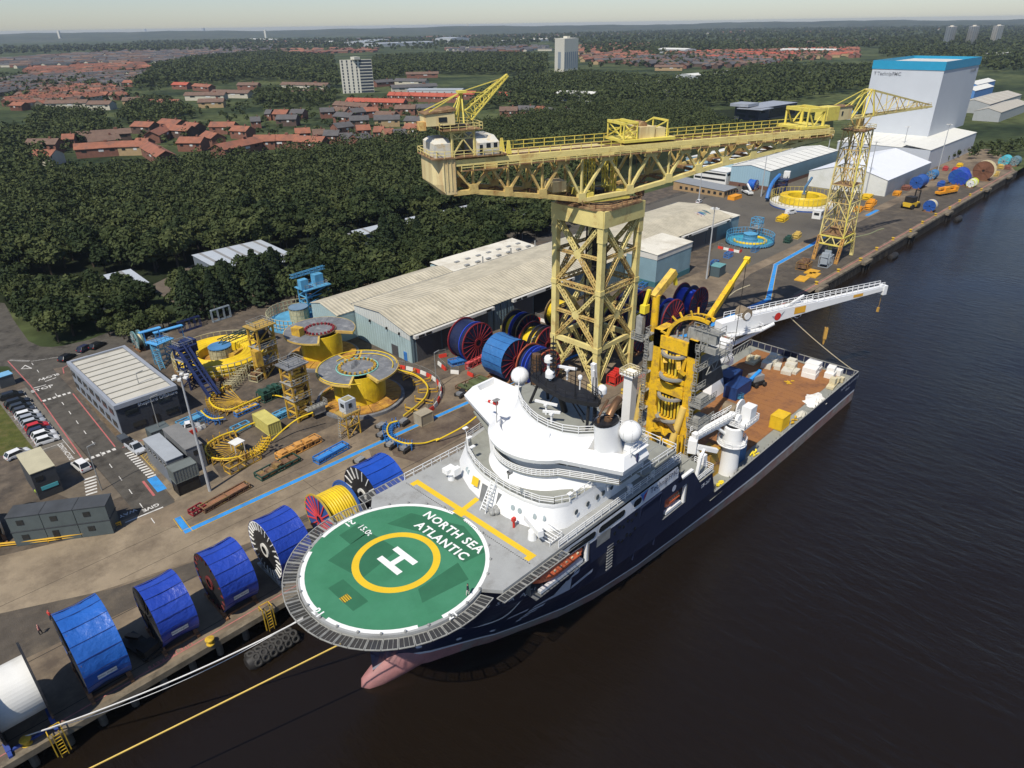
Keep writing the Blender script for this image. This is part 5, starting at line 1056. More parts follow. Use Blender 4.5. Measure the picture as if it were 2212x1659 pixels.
# main white crane, boom swung out over the port quarter
MX,MY=121.0,62.6
b=B();b.prism([(MX-2.9,MY-2.7),(MX+2.9,MY-2.7),(MX+2.9,MY+2.7),(MX-2.9,MY+2.7)],2,8.6,top=[(MX-1.6,MY-1.6),(MX+1.6,MY-1.6),(MX+1.6,MY+1.6),(MX-1.6,MY+1.6)]);b.ob('pedestal',M_WHITE,sh)
b=B();b.lathe((MX,MY,8.6),[(1.6,0),(1.6,4.2),(2.4,4.6),(2.4,5.2),(.01,5.2)],20);b.ob('slewing_column',M_WHITE,sh,smooth=True)
bd=Vector((161.9,45.2,18.6))-Vector((122.0,61.6,17.6));bl_=bd.length;bu=bd.normalized();bs=Vector((bu.y,-bu.x,0)).normalized()
def BM(s,w_,z):return Vector((122,61.6,17.6))+bu*s+bs*w_+Vector((0,0,z))
def bsec(s,hw_,zb,zt):return[BM(s,-hw_,zb),BM(s,hw_,zb),BM(s,hw_,zt),BM(s,-hw_,zt)]
b=B();b.loft([bsec(-1,1.1,-1.4,.6),bsec(4,1.15,-2.0,.9),bsec(16,1.05,-1.5,.9),bsec(24,.9,-1.0,.75)],cap=True);b.ob('main_boom',M_WHITE,sh)
b=B();b.loft([bsec(23.5,.85,-1.05,.5),bsec(bl_,.6,-.35,.55)],cap=True);b.ob('boom_extension',M_WHITE,sh)
b=B();b.prism([BM(bl_,-.8,0)[:2],BM(bl_+1,-.8,0)[:2],BM(bl_+1,.8,0)[:2],BM(bl_,.8,0)[:2]],17.3,19.4);b.ob('boom_head',M_WHITE,sh)
b=B();b.rail([BM(1,-1.1,.85),BM(24,-.85,.75),BM(bl_,-.6,.55)],r=.09,rows=(1,.55),step=1.6);b.rail([BM(2,1.1,.85),BM(24,.85,.75),BM(bl_,.6,.55)],r=.09,rows=(1,.55),step=1.6);b.ob('boom_railing',M_WHITE,sh)
b=B();b.tube(BM(5.0,-1.2,1.5),BM(5.0,1.2,1.5),1.25,n=18);b.ob('boom_winch',mat('rope_brown',(.22,.17,.11),var=.25,scale=2),sh,smooth=True)
b=B();[b.tube(BM(5.0,w_,1.2),BM(5.0,w_+.15,1.2),.75,n=14)for w_ in(-1.35,1.2)];b.prism([BM(.5,-2.2,0)[:2],BM(8.5,-2.2,0)[:2],BM(8.5,2.4,0)[:2],BM(.5,2.4,0)[:2]],15.5,15.7);b.rail([BM(.5,2.4,-1.9),BM(8.5,2.4,-1.9),BM(8.5,-2.2,-1.9)],r=.08);b.ob('winch_platform',M_WHITE,sh)
b=B();b.tube(BM(-2.5,.9,-6.0),BM(12.5,.9,-2.0),.45,n=12);b.ob('luffing_cylinder',M_WHITE,sh,smooth=True)
b=B();b.box(118.2,121.2,58.4,61,11.0,15.2);b.ob('crane_house',M_WHITE,sh)
b=B();b.rail([(118,58.2,11),(121.6,58.2,11),(121.6,61,11)],r=.09,step=.8,rows=(1,.6,.3));b.rail([(118,58.2,15.2),(121.2,58.2,15.2),(121.2,61,15.2)],r=.08);b.box(121.4,123,58.6,60,9.4,10.9);b.ob('crane_cab',M_WHITE,sh)
for s0,s1,z0,z1 in((17.6,20.6,-.9,.6),(34.2,37,-.35,.3)):
 b=B();w_=1.06 if s0<20 else.75;b.poly([BM(s0,w_,z0),BM(s1,w_,z0),BM(s1,w_,z1),BM(s0,w_,z1)]);b.ob('boom_sign',mat('sign_orange',(.66,.34,.03),rough=.6,var=.15),sh)
b=B();b.poly([BM(13.2+.85*math.cos(t),1.12,-.5+.85*math.sin(t))for t in np.linspace(0,2*math.pi,17)[:-1]]);b.ob('boom_badge',M_RED,sh)
b=B();b.poly([BM(11.6,1.115,-.2),BM(12.4,1.115,-.9),BM(12.7,1.115,-.3)]);b.poly([BM(13.8,1.115,-.3),BM(15,1.115,.5),BM(14.2,1.115,-.7)]);b.ob('boom_logo',mat('logo_grey',(.3,.32,.36)),sh)
b=B();b.tube(BM(29,0,-.8),BM(29,0,-6.6),.06,n=4);b.ob('hook_wire',M_DK,sh)
b=B();hp_=BM(29,0,-6.6);b.obox((hp_.x,hp_.y),.9,.7,hp_.z-2.6,hp_.z,.5);b.tube((hp_.x,hp_.y,hp_.z-2.6),(hp_.x,hp_.y,hp_.z-4),.35,.15,n=8);b.ob('main_hook',mat('hook_ochre',(.42,.24,.05),var=.3,scale=1.5),sh)
b=B();hp_=BM(bl_+.6,0,-.2);b.tube(hp_,hp_-Vector((0,0,4.4)),.05,n=4);b.obox((hp_.x,hp_.y),.5,.5,hp_.z-5.4,hp_.z-4.4);b.ob('whip_hook',mat('hook_ochre',(.42,.24,.05)),sh)
b=B();b.tube(BM(17.5,0,1.0),BM(20,0,2.3),.3,n=6);b.beam(BM(16,.3,1.0),BM(20.2,.3,2.6),.35);b.lathe(BM(19.5,0,-1.5),[(.9,-.3),(.9,.3)],12,axis='x');b.ob('boom_sheaves',M_WHITE,sh)
# white offshore crane near the starboard rail
PX,PY=97.6,44.7
b=B();b.lathe((PX,PY,0),[(1.75,2),(1.6,5),(1.65,8.0),(1.65,11.2),(1.4,11.4)],24);b.ob('crane_pedestal',M_WHITE,sh,smooth=True)
b=B();b.lathe((PX,PY,8.0),[(1.66,0),(2.5,.02),(2.5,.15),(1.66,.17)],20);b.rail([(PX+2.45*math.cos(a),PY+2.45*math.sin(a),8.15)for a in np.linspace(0,2*math.pi,13)[:-1]],closed=True,r=.08,rows=(1,.66,.33));b.ob('pedestal_gallery',M_WHITE,sh)
b=B();b.box(PX-.6,PX+4.2,PY-2.2,PY+2.4,11.4,11.6);b.rail([(PX-.6,PY-2.2,11.6),(PX+4.2,PY-2.2,11.6),(PX+4.2,PY+2.4,11.6),(PX-.6,PY+2.4,11.6)],closed=True,r=.09,rows=(1,.6,.3),step=.9);b.ob('slewing_platform',M_WHITE,sh)
b=B();b.box(PX+1.7,PX+3.8,PY-1.8,PY-.1,11.6,14.4);b.ob('engine_room',M_WHITE,sh)
b=B();b.prism([(PX-3.4,PY+4.0),(PX-1.0,PY+4.0),(PX-1.0,PY+6.4),(PX-3.4,PY+6.4)],9.6,12.0,top=[(PX-2.8,PY+4.2),(PX-1.0,PY+4.2),(PX-1.0,PY+6.2),(PX-2.8,PY+6.2)]);cb=b.ob('operator_cab',M_WHITE,sh)
b=B();b.poly([(PX-3.2,PY+4.25,10.4),(PX-3.2,PY+6.15,10.4),(PX-2.88,PY+6.1,11.7),(PX-2.88,PY+4.3,11.7)]);b.ob('cab_window',M_GLASS,cb)
b0=Vector((PX+1.2,PY+.8,12.6));b1=Vector((89.6,47.6,11.4));
b=B();b.beam(b0,b1,1.0,1.15);b.ob('knuckle_boom',M_WHITE,sh)
b=B();d_=(b1-b0).normalized();s_=Vector((d_.y,-d_.x,0));b.rail([b0+s_*.9+Vector((0,0,.3)),b1+s_*.9+Vector((0,0,.3))],r=.08,rows=(1,.6,.3),step=1);b.rail([b0-s_*.9+Vector((0,0,.3)),b1-s_*.9+Vector((0,0,.3))],r=.08,rows=(1,.6,.3),step=1);b.ob('boom_railing',M_WHITE,sh)
b=B();b.obox((b1.x,b1.y),1.6,1.4,8.6,11.0,.4);b.beam((b1.x+.4,b1.y-.6,9.6),(b1.x+3.6,b1.y-2.6,8.2),.7);b.beam((b1.x+.3,b1.y-.3,9.2),(b1.x+1,b1.y-1.7,7.2),.5);b.ob('folded_jib',M_WHITE,sh)
b=B();b.tube((PX-.9,PY+.6,9.6),(b0.lerp(b1,.5)),.28,n=8);b.ob('luffing_cylinder',M_WHITE,sh)
b=B();b.tube((PX+2.2,PY+1.0,12.8),(PX+2.2,PY+3.2,12.8),1.15,n=16);b.ob('rope_drum',mat('rope_brown',(.22,.17,.11)),sh,smooth=True)
b=B();b.tube((PX+3.3,PY+.8,13.1),(PX+3.3,PY+1.1,13.1),1.5,n=18);b.tube((PX+.4,PY-.6,12.6),(PX+.4,PY-.1,12.6),.8,n=12);b.tube((PX+.4,PY+.8,12.6),(PX+.4,PY+1.3,12.6),.8,n=12);b.ob('drum_flange',M_WHITE,sh)
b=B();b.prism([(89.2,45.0),(90.9,45.0),(90.9,46.6),(89.2,46.6)],4,8.6,top=[(89.6,45.3),(90.6,45.3),(90.6,46.3),(89.6,46.3)]);b.ob('boom_crutch',M_WHITE,sh)
# ---- cargo: each a thing of its own
M_BCON=mat('navy_container',(0.016,0.045,0.15),rough=.5,var=.2,scale=.6)
def container(x0,x1,y0,y1,z0,h_,m,label,name='shipping_container',group=None,cat='container',ribs=True,doors=False):
 t=thing(name,label,cat,((x0+x1)/2,(y0+y1)/2,z0),group);b=B();b.box(x0,x1,y0,y1,z0+.12,z0+h_)
 b.ob('shell',m,t);b=B()
 for x in(x0,x1):
  for y in(y0,y1):b.box(x-.07,x+.07,y-.07,y+.07,z0,z0+h_+.04)
 for z in(z0+.08,z0+h_):
  for y in(y0,y1):b.beam((x0,y,z),(x1,y,z),.13)
  for x in(x0,x1):b.beam((x,y0,z),(x,y1,z),.13)
 b.ob('corner_frame',m,t)
 if ribs:
  b=B();n=int((x1-x0)/.45)
  for k in range(1,n):x=x0+(x1-x0)*k/n;b.box(x-.08,x+.08,y0-.04,y0,z0+.2,z0+h_-.1)
  n=int((y1-y0)/.45)
  for k in range(1,n):y=y0+(y1-y0)*k/n;b.box(x0-.04,x0,y-.08,y+.08,z0+.2,z0+h_-.1)
  b.ob('ribs',m,t)
 if doors:
  for s in(0,1):b=B();ym=(y0+y1)/2;b.box(x0-.09,x0-.045,(y0+.1,ym+.04)[s],(ym-.04,y1-.1)[s],z0+.2,z0+h_-.15);b.ob('door',m,t)
 return t
container(121.5,127.6,56.2,59.0,2.1,2.7,M_BCON,'navy blue container on the brown deck beside the white crane base');container(124.5,130,59.6,62.4,2.1,2.9,M_BCON,'darker navy container tucked behind the other blue one')
container(116.4,119.6,43.9,46.3,2.1,2.7,mat('cargo_yellow',(.70,.45,.02),rough=.5,var=.1,scale=.8),'square yellow cargo container alone on the brown deck by the starboard bulwark',doors=True)
MOY=mat('ochre_container',(.46,.29,.04),rough=.6,var=.25,scale=.6,dirt=(.25,.1,.05),damt=.4,dscale=.6)
container(92.4,96.0,45.6,48.0,2.0,2.6,MOY,'lower ochre container beside the white crane pedestal',group=None);container(92.4,96.0,45.6,48.0,4.66,2.6,MOY,'upper ochre container stacked beside the white crane pedestal')
container(100.9,103.2,44.4,46.2,2.0,2.8,mat('sea_blue',(.06,.19,.38),var=.2,scale=.8),'small blue offshore box just aft of the white crane pedestal')
M_FOAM=mat('pale_wrapped_foam',(.60,.57,.47),rough=.8,var=.12,scale=.6,dirt=(.42,.38,.28),damt=.35,dscale=.6);M_FOAMW=mat('white_wrapped_foam',(.78,.76,.70),rough=.7,var=.06)
def packs(name,cx,cy,items,m,label):
 t=thing(name,label,'cargo stack',(cx,cy,2.1))
 for x,y,z,lx,ly,lz,a in items:
  b=B();b.obox((cx+x,cy+y),lx,ly,2.1+z,2.1+z+lz,a);b.ob('block',m,t)
packs('foam_block_stack',144.6,50.4,[(-1.6,-.4,0,2.6,3.0,1.1,.1),(1.3,.2,0,2.8,3.0,1.1,.08),(-1.5,-.3,1.12,2.6,2.9,1.1,.12),(1.3,.3,1.12,2.7,2.9,1.1,.05)],M_FOAMW,'tall neat white block stack standing second from the starboard corner of the deck')
packs('foam_block_stack',142.6,58.6,[(-1.8,.4,0,2.2,2.2,1.3,.2),(.3,.3,0,1.8,2.4,1.7,.1),(2.2,.2,0,1.9,2.4,1.3,-.1),(-.6,-1.6,0,2.4,1.4,.9,.3),(1,.5,1.72,1.6,1.5,.6,.2)],M_FOAM,'untidy cream block stack near the middle of the stern')
packs('foam_block_stack',142.4,54.4,[(-1.2,0,0,2.6,2.2,.8,.2),(1.2,.3,0,2.0,2.2,1.5,.1),(.2,-1.3,0,2.6,1.2,.6,.05),(2.6,.8,0,1.6,1.8,1.8,0)],M_FOAM,'low cream block stack between the untidy and the neat white stacks')
packs('foam_block_stack',145.9,46.4,[(-.2,.3,0,2.4,1.9,1.2,.1),(.2,.4,1.2,2.1,1.6,1.1,.15),(2,-.6,0,1.5,1.4,1.3,0)],M_FOAMW,'small white block stack closest to the starboard stern corner')
packs('deck_winch_skid',142.4,44.5,[(-1,0,0,3.4,1.5,.5,.1),(-.8,0,.5,1.2,1.2,1.5,0),(1.2,-.2,.5,1.0,1,.9,0),(2.6,-.6,0,1,.9,1.1,0)],M_CREAM,'cream winch skid against the starboard bulwark near the stern')
packs('deck_winch_skid',141.2,62.6,[(0,0,0,3.6,2.2,.6,.05),(-.6,.4,.6,1.6,1.2,1,0),(1.4,-.3,.6,1.0,1.2,.5,0),(2.2,-2.2,0,2.6,.9,.6,0)],M_CREAM,'cream winch skid in the port stern corner of the brown deck')
t=thing('plastic_sheeting_heap','crumpled heap of white plastic sheeting by the starboard bulwark','tarpaulin',(133,44.4,2.1));b=B();rg=random.Random(5);n=16;rings=[]
for k in range(6):
 f=k/5;rings.append([(133+(3.3*(1-f)+.1)*math.cos(q)*(1+.28*rg.uniform(-1,1)),44.6+(1.9*(1-f)+.1)*math.sin(q)*(1+.28*rg.uniform(-1,1)),2.1+1.15*f*(1+.3*rg.uniform(-1,1)))for q in np.linspace(0,2*math.pi,n+1)[:-1]])
b.loft(rings,cap=True);b.ob('crumpled_sheet',M_FOAMW,t)
t=thing('plastic_sheeting_heap','smaller dirty white sheet forward of the big white heap','tarpaulin',(125,43.8,2.1));b=B();rings=[]
for k in range(5):
 f=k/4;rings.append([(125.4+(1.6*(1-f)+.1)*math.cos(q)*(1+.3*rg.uniform(-1,1)),43.9+(.9*(1-f)+.1)*math.sin(q)*(1+.3*rg.uniform(-1,1)),2.1+.9*f)for q in np.linspace(0,2*math.pi,13)[:-1]])
b.loft(rings,cap=True);b.ob('crumpled_sheet',M_FOAM,t)
for k,(x,y,l,lab)in enumerate(((121.5,43.9,3.2,'orange timber cradle lying along the starboard bulwark'),(105.5,43.7,2.2,'tangle of yellow lifting slings by the starboard bulwark'),(92.6,43.8,1.6,'yellow rigging in the corner below the stepped deck'))):
 b=B()
 for q in range(7):a=(x+l*rg.uniform(-.5,.5),y+.7*rg.uniform(-.5,.5),2.15+.4*rg.random());b.beam(a,(a[0]+rg.uniform(.4,1.4),a[1]+rg.uniform(-.5,.5),2.2+.5*rg.random()),.22)
 tag(b.ob('rigging_heap',(M_TOWER,mat('lemon_yellow',(.78,.62,.04)),mat('lemon_yellow',(.78,.62,.04)))[k],loc=(x,y,2.1)),lab,'rigging')
t=thing('boom_lift','bright blue boom lift parked on the brown ship deck','boom lift',(131,56.5,2.1));MBL=mat('lift_blue',(.03,.26,.66),rough=.4,var=.08)
b=B();b.obox((131,56.6),3.0,2.0,2.7,3.3,-.35);b.ob('chassis',M_DK,t);b=B();b.obox((131.2,56.9),2.8,2.1,3.3,4.5,-.3);b.ob('turntable',M_GREY,t)
b=B();b.beam((132.4,56.7,5.0),(124.4,57.0,3.1),.62,.6);b.ob('boom',MBL,t);b=B();b.obox((122.8,56.6),1.1,2.6,2.3,2.6,.1);b.rail([(122.3,55.4,2.6),(123.3,55.4,2.6),(123.3,57.8,2.6),(122.3,57.8,2.6)],closed=True,r=.06,h=.8);b.ob('basket',mat('basket_blue',(.05,.2,.33)),t)
for x,y in((129.8,56.0),(130.3,58),(131.8,55.2),(132.4,57.4)):b=B();b.tube((x,y,2.6),(x-.05,y-.45,2.6),.52,n=12);b.ob('wheel',M_DK,t)
b=B();rg=random.Random(9)
for q in range(6):x=136.4+rg.uniform(-.5,2.2);b.beam((x,52+rg.uniform(-1,1),2.2),(x+rg.uniform(-.8,.8),52+rg.uniform(-1,1),2.25),.16)
tag(b.ob('lifting_sling',M_TOWER,loc=(137,52,2.1)),'yellow lifting sling dropped in the open middle of the deck','sling')
# ============================================================ cable reels on the quay
M_TARP=mat('blue_tarpaulin',(0.018,0.055,0.36),rough=0.38,var=0.12,scale=0.4,bump=0.45,bscale=1.5,spec=0.55)
M_TARP2=mat('sky_blue_tarpaulin',(0.018,0.11,0.42),rough=0.42,var=0.12,scale=0.4,bump=0.45,bscale=1.5,spec=0.5)
M_TARP3=mat('faded_blue_sheet',(0.035,0.145,0.36),rough=0.5,var=0.15,scale=0.4,bump=0.7,bscale=1.1)
M_RNAVY=mat('reel_navy',(0.013,0.019,0.055),rough=0.45,var=0.2,scale=0.5,dirt=(.04,.045,.07),damt=.3,dscale=.4)
M_RRED=mat('reel_red',(0.22,0.022,0.028),rough=0.5,var=0.2,scale=1)
M_RBLK=mat('reel_black',(0.02,0.02,0.022),rough=.5,var=.3)
M_RWHT=mat('reel_white',(.72,.71,.66),rough=.5,var=.06,dirt=(.5,.47,.4),damt=.25)
M_RBLU=mat('reel_blue',(.025,.09,.32),rough=.45,var=.15)
M_HOSE=mat('cable_yellow',(.74,.52,.02),rough=.4,var=.1,scale=.6,dirt=(.55,.36,.02),damt=.35,dscale=.4)
M_TIMB=mat('rusty_stand',(.22,.11,.05),rough=.8,var=.3,scale=1)
M_LABELW=mat('white_label',(.72,.72,.68),rough=.6)
def reel(label,group,c,a,w,r,rb=None,disc=M_RNAVY,rim=M_RRED,spoke=M_RRED,barrel=M_RNAVY,ns=18,cover=None,text=None,mids=(),stand=M_TIMB,rimw=.28,open_=False,first=0,back=None,spw=.1,si=.2,name='cable_reel'):
 """c: centre of the front flange; a: 0 axis along +X (front faces -X), 1 axis along +Y (front faces -Y)"""
 t=thing(name,label,'cable reel',(c[0],c[1],0),group)
 rb=rb or r*.6
 def P(u,p,q):return(c[0]+u,c[1]+p,c[2]+q)if a==0 else(c[0]+p,c[1]+u,c[2]+q)
 def disc_(u0,u1,ro,ri,m,nm,par=t,n=40):
  b=B();tt=[2*math.pi*k/n for k in range(n)]
  b.loft([[P(u,rr*math.cos(q),rr*math.sin(q))for q in tt]for u,rr in((u0,ri),(u0,ro),(u1,ro),(u1,ri))]);return b.ob(nm,m,par)
 for u,nm in((0,'flange'),(w-.25,'flange')):
  dm=disc if u==0 or back is None else back
  if not(open_ and u==0):disc_(u+.06,u+.2,r-.05,.12*r,dm,nm)
  f_=disc_(u,u+.25,r,r-rimw,rim if u==0 or back is None else back,'flange_rim')
 disc_(-.12,.3,r*.24,r*.15,spoke,'hub')
 disc_(.15,.2,r*.16,.01,M_RBLK,'axle_hole')
 b=B();b.beam(P(-.03,0,r*.22),P(-.03,0,r-rimw*.6),spw,.12);s0=None
 for k in range(ns):
  an=2*math.pi*k/ns;b=B();b.beam(P(-.03,r*si*math.cos(an),r*si*math.sin(an)),P(-.03,(r-rimw*.5)*math.cos(an),(r-rimw*.5)*math.sin(an)),spw,.14,up=(1,0,0)if a==0 else(0,1,0));b.ob('spoke',spoke,t)
 disc_(.2,w-.2,rb,rb-.2,barrel,'barrel',n=48)
 for u,rr,m in mids:disc_(u*w,u*w+.18,rr*r,rb-.1,m,'inner_flange')
 if cover:
  n=15;al=np.linspace(math.radians(-66),math.radians(246),n);rg=random.Random(int(c[0]*7));src=[]
  for k in range(n-1):
   a0,a1=al[k],al[k+1];b=B();ro=r+.06+.03*(k%2);st=8;rings=[]
   for i in range(st+1):
    u=-.05+(w+.1)*i/st;sag=(.16+.1*rg.random())*math.sin(math.pi*i/st)
    rings.append([P(u,(ro-sag+dr*(0 if 0<j<2 else 1))*math.cos(a0+(a1-a0)*j/2),(ro-sag)*math.sin(a0+(a1-a0)*j/2))for j,dr in((0,0),(1,0),(2,0))])
   b.loft(rings,closed=False);b.ob('cover_panel',cover,t,smooth=True)
   if k:
    b=B();b.path([P(-.05+(w+.1)*i/st,(ro-.14*math.sin(math.pi*i/st)+.02)*math.cos(a0),(ro-.14*math.sin(math.pi*i/st)+.02)*math.sin(a0))for i in range(st+1)],.035,4);b.ob('cover_seam',mat('tarpaulin_seam',(.008,.02,.12),rough=.5),t)
  if text:
   an=math.radians(246-52 if a==0 else 0)if False else math.radians(180+10)
   for dz in(0,):
    rr=r+.02;cx_=P(w*.48,rr*math.cos(an),rr*math.sin(an));up=Vector((0,-math.sin(an)*-1,math.cos(an)*-1))if a==0 else Vector((0,0,1))
    nrm=Vector((0,math.cos(an),math.sin(an)));up=Vector((0,-math.sin(an),math.cos(an)))*-1
    if up.z<0:up=-up
    M4=frame(Vector(cx_)+nrm*.1,(1,0,0),up);b=B();b.T=M4
    for q in((-1.05,-.36),(1.05,-.36),(1.05,.36),(-1.05,.36)):b.av((q[0],q[1],0))
    b.af(0,1,2,3);b.ob('cover_label',M_LABELW,t);write(text,.36,M_LOGO,'label_lettering',t,M4=M4@Matrix.Translation((0,0,.015)))
 b=B()
 for u in(0,w-.3):
  for p in(-r*.55,r*.55):b.beam(P(u,p*1.1,-c[2]+.25),P(u,p*.8,-c[2]+.9),.5,.5)
  b.beam(P(u,-r*.8,-c[2]+.2),P(u,r*.8,-c[2]+.2),.4,.35)
 b.beam(P(0,-r*.6,-c[2]+.15),P(w,-r*.6,-c[2]+.15),.3);b.beam(P(0,r*.6,-c[2]+.15),P(w,r*.6,-c[2]+.15),.3);b.ob('reel_stand',stand,t)
 return t
GQ='reels lined up along the quay edge'
reel('bare white drum with a thin dark flange at the near end of the quay',GQ,(-4.6,79.2,5.1),0,4.9,4.9,rb=3.4,barrel=M_RWHT,disc=M_RBLK,rim=M_RBLK,spoke=M_RBLK,stand=mat('stand_blue',(.03,.06,.25)),rimw=.3)
reel('sky blue covered reel, the biggest, next to the bare white drum',GQ,(4.2,80.2,5.4),0,4.8,5.2,disc=M_RBLK,rim=M_TIMB,spoke=M_RBLK,cover=M_TARP2,text='Baker Hughes')
reel('dark blue covered reel with a thin red rim, second covered one from the near end',GQ,(13.2,80.5,4.5),0,4.6,4.25,disc=M_RBLK,rim=M_RBLK,spoke=M_RBLK,rimw=.12,cover=M_TARP,text='Baker Hughes')
reel('dark blue covered reel with red and black spokes, third covered one along the quay',GQ,(21.5,80.7,4.6),0,4.7,4.4,disc=M_RBLK,rim=M_RBLK,spoke=mat('spoke_dull_red',(.13,.02,.02)),cover=M_TARP,text='Baker Hughes',spw=.1,si=.8)
reel('dark blue covered reel with white rim and black spokes beside the helideck net',GQ,(29.9,81.0,4.9),0,5.0,4.6,disc=M_RBLK,rim=M_RWHT,spoke=M_RWHT,cover=M_TARP,text='Baker Hughes',stand=M_GREY,rimw=.16,spw=.14,si=.7,ns=26)
reel('uncovered reel of bright yellow cable with red spoked flange',GQ,(39.3,81.6,4.7),0,5.2,4.3,rb=3.5,disc=M_RBLU,rim=mat('rim_ochre',(.45,.32,.05),var=.2),spoke=mat('spoke_red',(.62,.06,.07)),barrel=M_HOSE,back=M_RBLU,open_=False,spw=.2)
for k in range(11):
 b=B();u=.35+.42*k;b.lathe((39.3+u,81.6,4.7),[(3.45+.2*math.sin(q),.2*math.cos(q))for q in np.linspace(0,math.pi,6)],36,axis='x');o=b.ob('cable_turn',M_HOSE,smooth=True);o.parent=bpy.data.objects[[n for n in bpy.data.objects.keys()if n.startswith('cable_reel')][-1]];o.matrix_parent_inverse=o.parent.matrix_basis.inverted()
reel('blue covered reel with black spokes at the far end of the quay row',GQ,(47.2,81.6,5.1),0,5.6,4.9,disc=M_RBLK,rim=M_RBLK,spoke=M_RWHT,cover=mat('mid_blue_tarpaulin',(.016,.075,.42),rough=.4,var=.12,bump=.5,bscale=.9),rimw=.12,spw=.16,si=.6,ns=18)
GR='big navy reels with red spokes round the crane tower'
M_LBL=mat('reel_bright_blue',(.03,.07,.5),rough=.4)
M_RIM2=mat('rim_brown',(.22,.15,.07),var=.25)
def br(lab,x,y,r,w=5,**k):return reel(lab,GR,(x,y,r+.15),1,w,r,stand=M_TIMB,**k)
br('navy reel with bright red hub in front of the warehouse corner door',100.9,112,4.95,5.4,rb=4.5,mids=((.28,.97,M_LBL),),ns=20)
br('reel wrapped in faded blue sheeting between the warehouse and ship',100.2,98.7,4.85,6.2,rb=4.0,cover=M_TARP3,ns=18,rim=M_RNAVY)
br('triple flanged navy reel right behind the ship mast',102.2,91.2,4.5,5.4,rb=3.6,mids=((.25,.97,M_RNAVY),(.5,.98,M_LBL),(.7,.97,M_LBL)),disc=M_RNAVY,rim=mat('rim_orange_red',(.38,.09,.04),var=.3))
br('navy reel showing a yellow drum, nearest the warehouse wall',114.6,108.6,4.5,5.2,rb=3.0,barrel=M_HOSE,mids=((.3,.97,M_RNAVY),(.5,.97,M_LBL)),rim=M_RIM2)
br('navy reel with a sliver of yellow cable just left of the crane tower',111.8,99.6,4.5,5.6,rb=3.2,barrel=M_HOSE,mids=((.25,.97,M_RNAVY),(.5,.97,M_RNAVY)))
br('yellow drummed reel seen through the upper crane tower bracing',129.5,108.5,4.3,4.6,rb=3.4,barrel=M_HOSE,rim=M_RIM2)
br('huge navy reel standing against the outer leg of the crane tower',132.6,86.6,5.2,5.0,rb=4.3,mids=((.3,.97,M_HOSE),),rim=M_RRED)
br('second huge navy reel, behind the yellow lay tower',144.4,86.4,5.1,5.2,rb=4.2,mids=((.4,.97,M_LBL),))
br('third huge navy reel, farthest along behind the lay tower',158.8,87.6,4.7,5.6,rb=3.4,barrel=M_LBL,mids=((.45,.98,M_RNAVY),))
br('navy reel at the rear of the cluster with yellow cable showing',133.5,97,4.7,5.0,rb=3.8,barrel=M_HOSE,mids=((.5,.98,M_RNAVY),),rim=M_RIM2)
br('bright blue striped navy reel at the rear of the cluster',146,97.2,4.7,5.4,rb=4.0,mids=((.2,.97,M_LBL),(.45,.97,M_LBL),(.7,.97,M_LBL)))
br('navy reel behind the inner leg of the crane tower',123.6,99,4.5,4.8,rb=4.0,mids=((.4,.97,M_RNAVY),))
# far reels and drums
reel('large pale reel with pink spokes on the junction beyond the warehouse',None,(227.5,131.0,5.2),0,5.6,4.7,rb=4.3,disc=mat('dusty_pink_white',(.52,.46,.43),var=.1),rim=mat('dusty_pink_white',(.52,.46,.43)),spoke=mat('spoke_maroon',(.28,.06,.07)),barrel=M_GREY,back=mat('dull_teal',(.12,.2,.22)),mids=((.3,.98,M_RBLU),(.5,.98,mat('mid_teal',(.1,.3,.32)))),ns=18,spw=.34)
z4=lambda x,y:((3000+x*.49548)*.54004,(500+y*.49548)*.54004)
GF='reels and drums at the far end of the quay'
def far(lab,px,r,w,a,**k):
 x,y,_=G(*z4(*px));return reel(lab,GF,(x,y,r+.15),a,w,r,ns=8,spw=.25,**k)
far('blue reel lying behind the orange lorry near the white shed',(1330,520),2.9,8.5,0,disc=M_RBLU,rim=M_RBLU,spoke=M_RBLU,barrel=M_RBLU,rb=2.7)
far('smaller blue reel between the long blue reel and the red boxes',(1450,445),2.2,5.5,0,disc=mat('sea_blue',(.06,.19,.38)),rim=mat('sea_blue',(.06,.19,.38)),barrel=mat('sea_blue',(.06,.19,.38)),spoke=M_GREY,rb=2.0)
far('big bright blue covered drum at the end of the quay',(1650,485),3.6,9,0,disc=M_RBLU,rim=M_RBLU,barrel=M_TARP,spoke=M_RBLU,rb=3.5)
far('second bright blue drum in front of the big one',(1690,490),3.1,5,0,disc=M_TARP,rim=M_TARP,barrel=M_TARP,spoke=M_RBLU,rb=3.0)
far('rusty brown open reel with cream cable at the end of the quay',(1860,450),4.6,4.5,0,disc=mat('rust_brown',(.17,.075,.04),var=.3),rim=mat('rust_brown',(.17,.075,.04)),barrel=M_CREAM,spoke=mat('rust_brown',(.17,.075,.04)),rb=3.4,back=M_CREAM)
far('green and white striped hose rack beside the quay edge',(1770,510),1.9,6.4,0,disc=M_RWHT,rim=mat('hose_lime',(.55,.6,.06)),barrel=mat('hose_lime',(.55,.6,.06)),spoke=M_RWHT,rb=1.6,mids=((.3,1,M_RWHT),(.6,1,M_RWHT)))
far('cream drum with a blue end standing on the quay road',(1435,705),2.4,3.2,0,disc=M_RBLU,rim=M_RBLU,barrel=M_CREAM,spoke=M_RBLU,rb=2.35,back=M_RBLU)
far('turquoise drum at the very end of the quay',(2035,335),2.6,7,0,disc=mat('turquoise',(.08,.42,.48)),rim=mat('turquoise',(.08,.42,.48)),barrel=mat('turquoise',(.08,.42,.48)),spoke=M_GREY,rb=2.5)
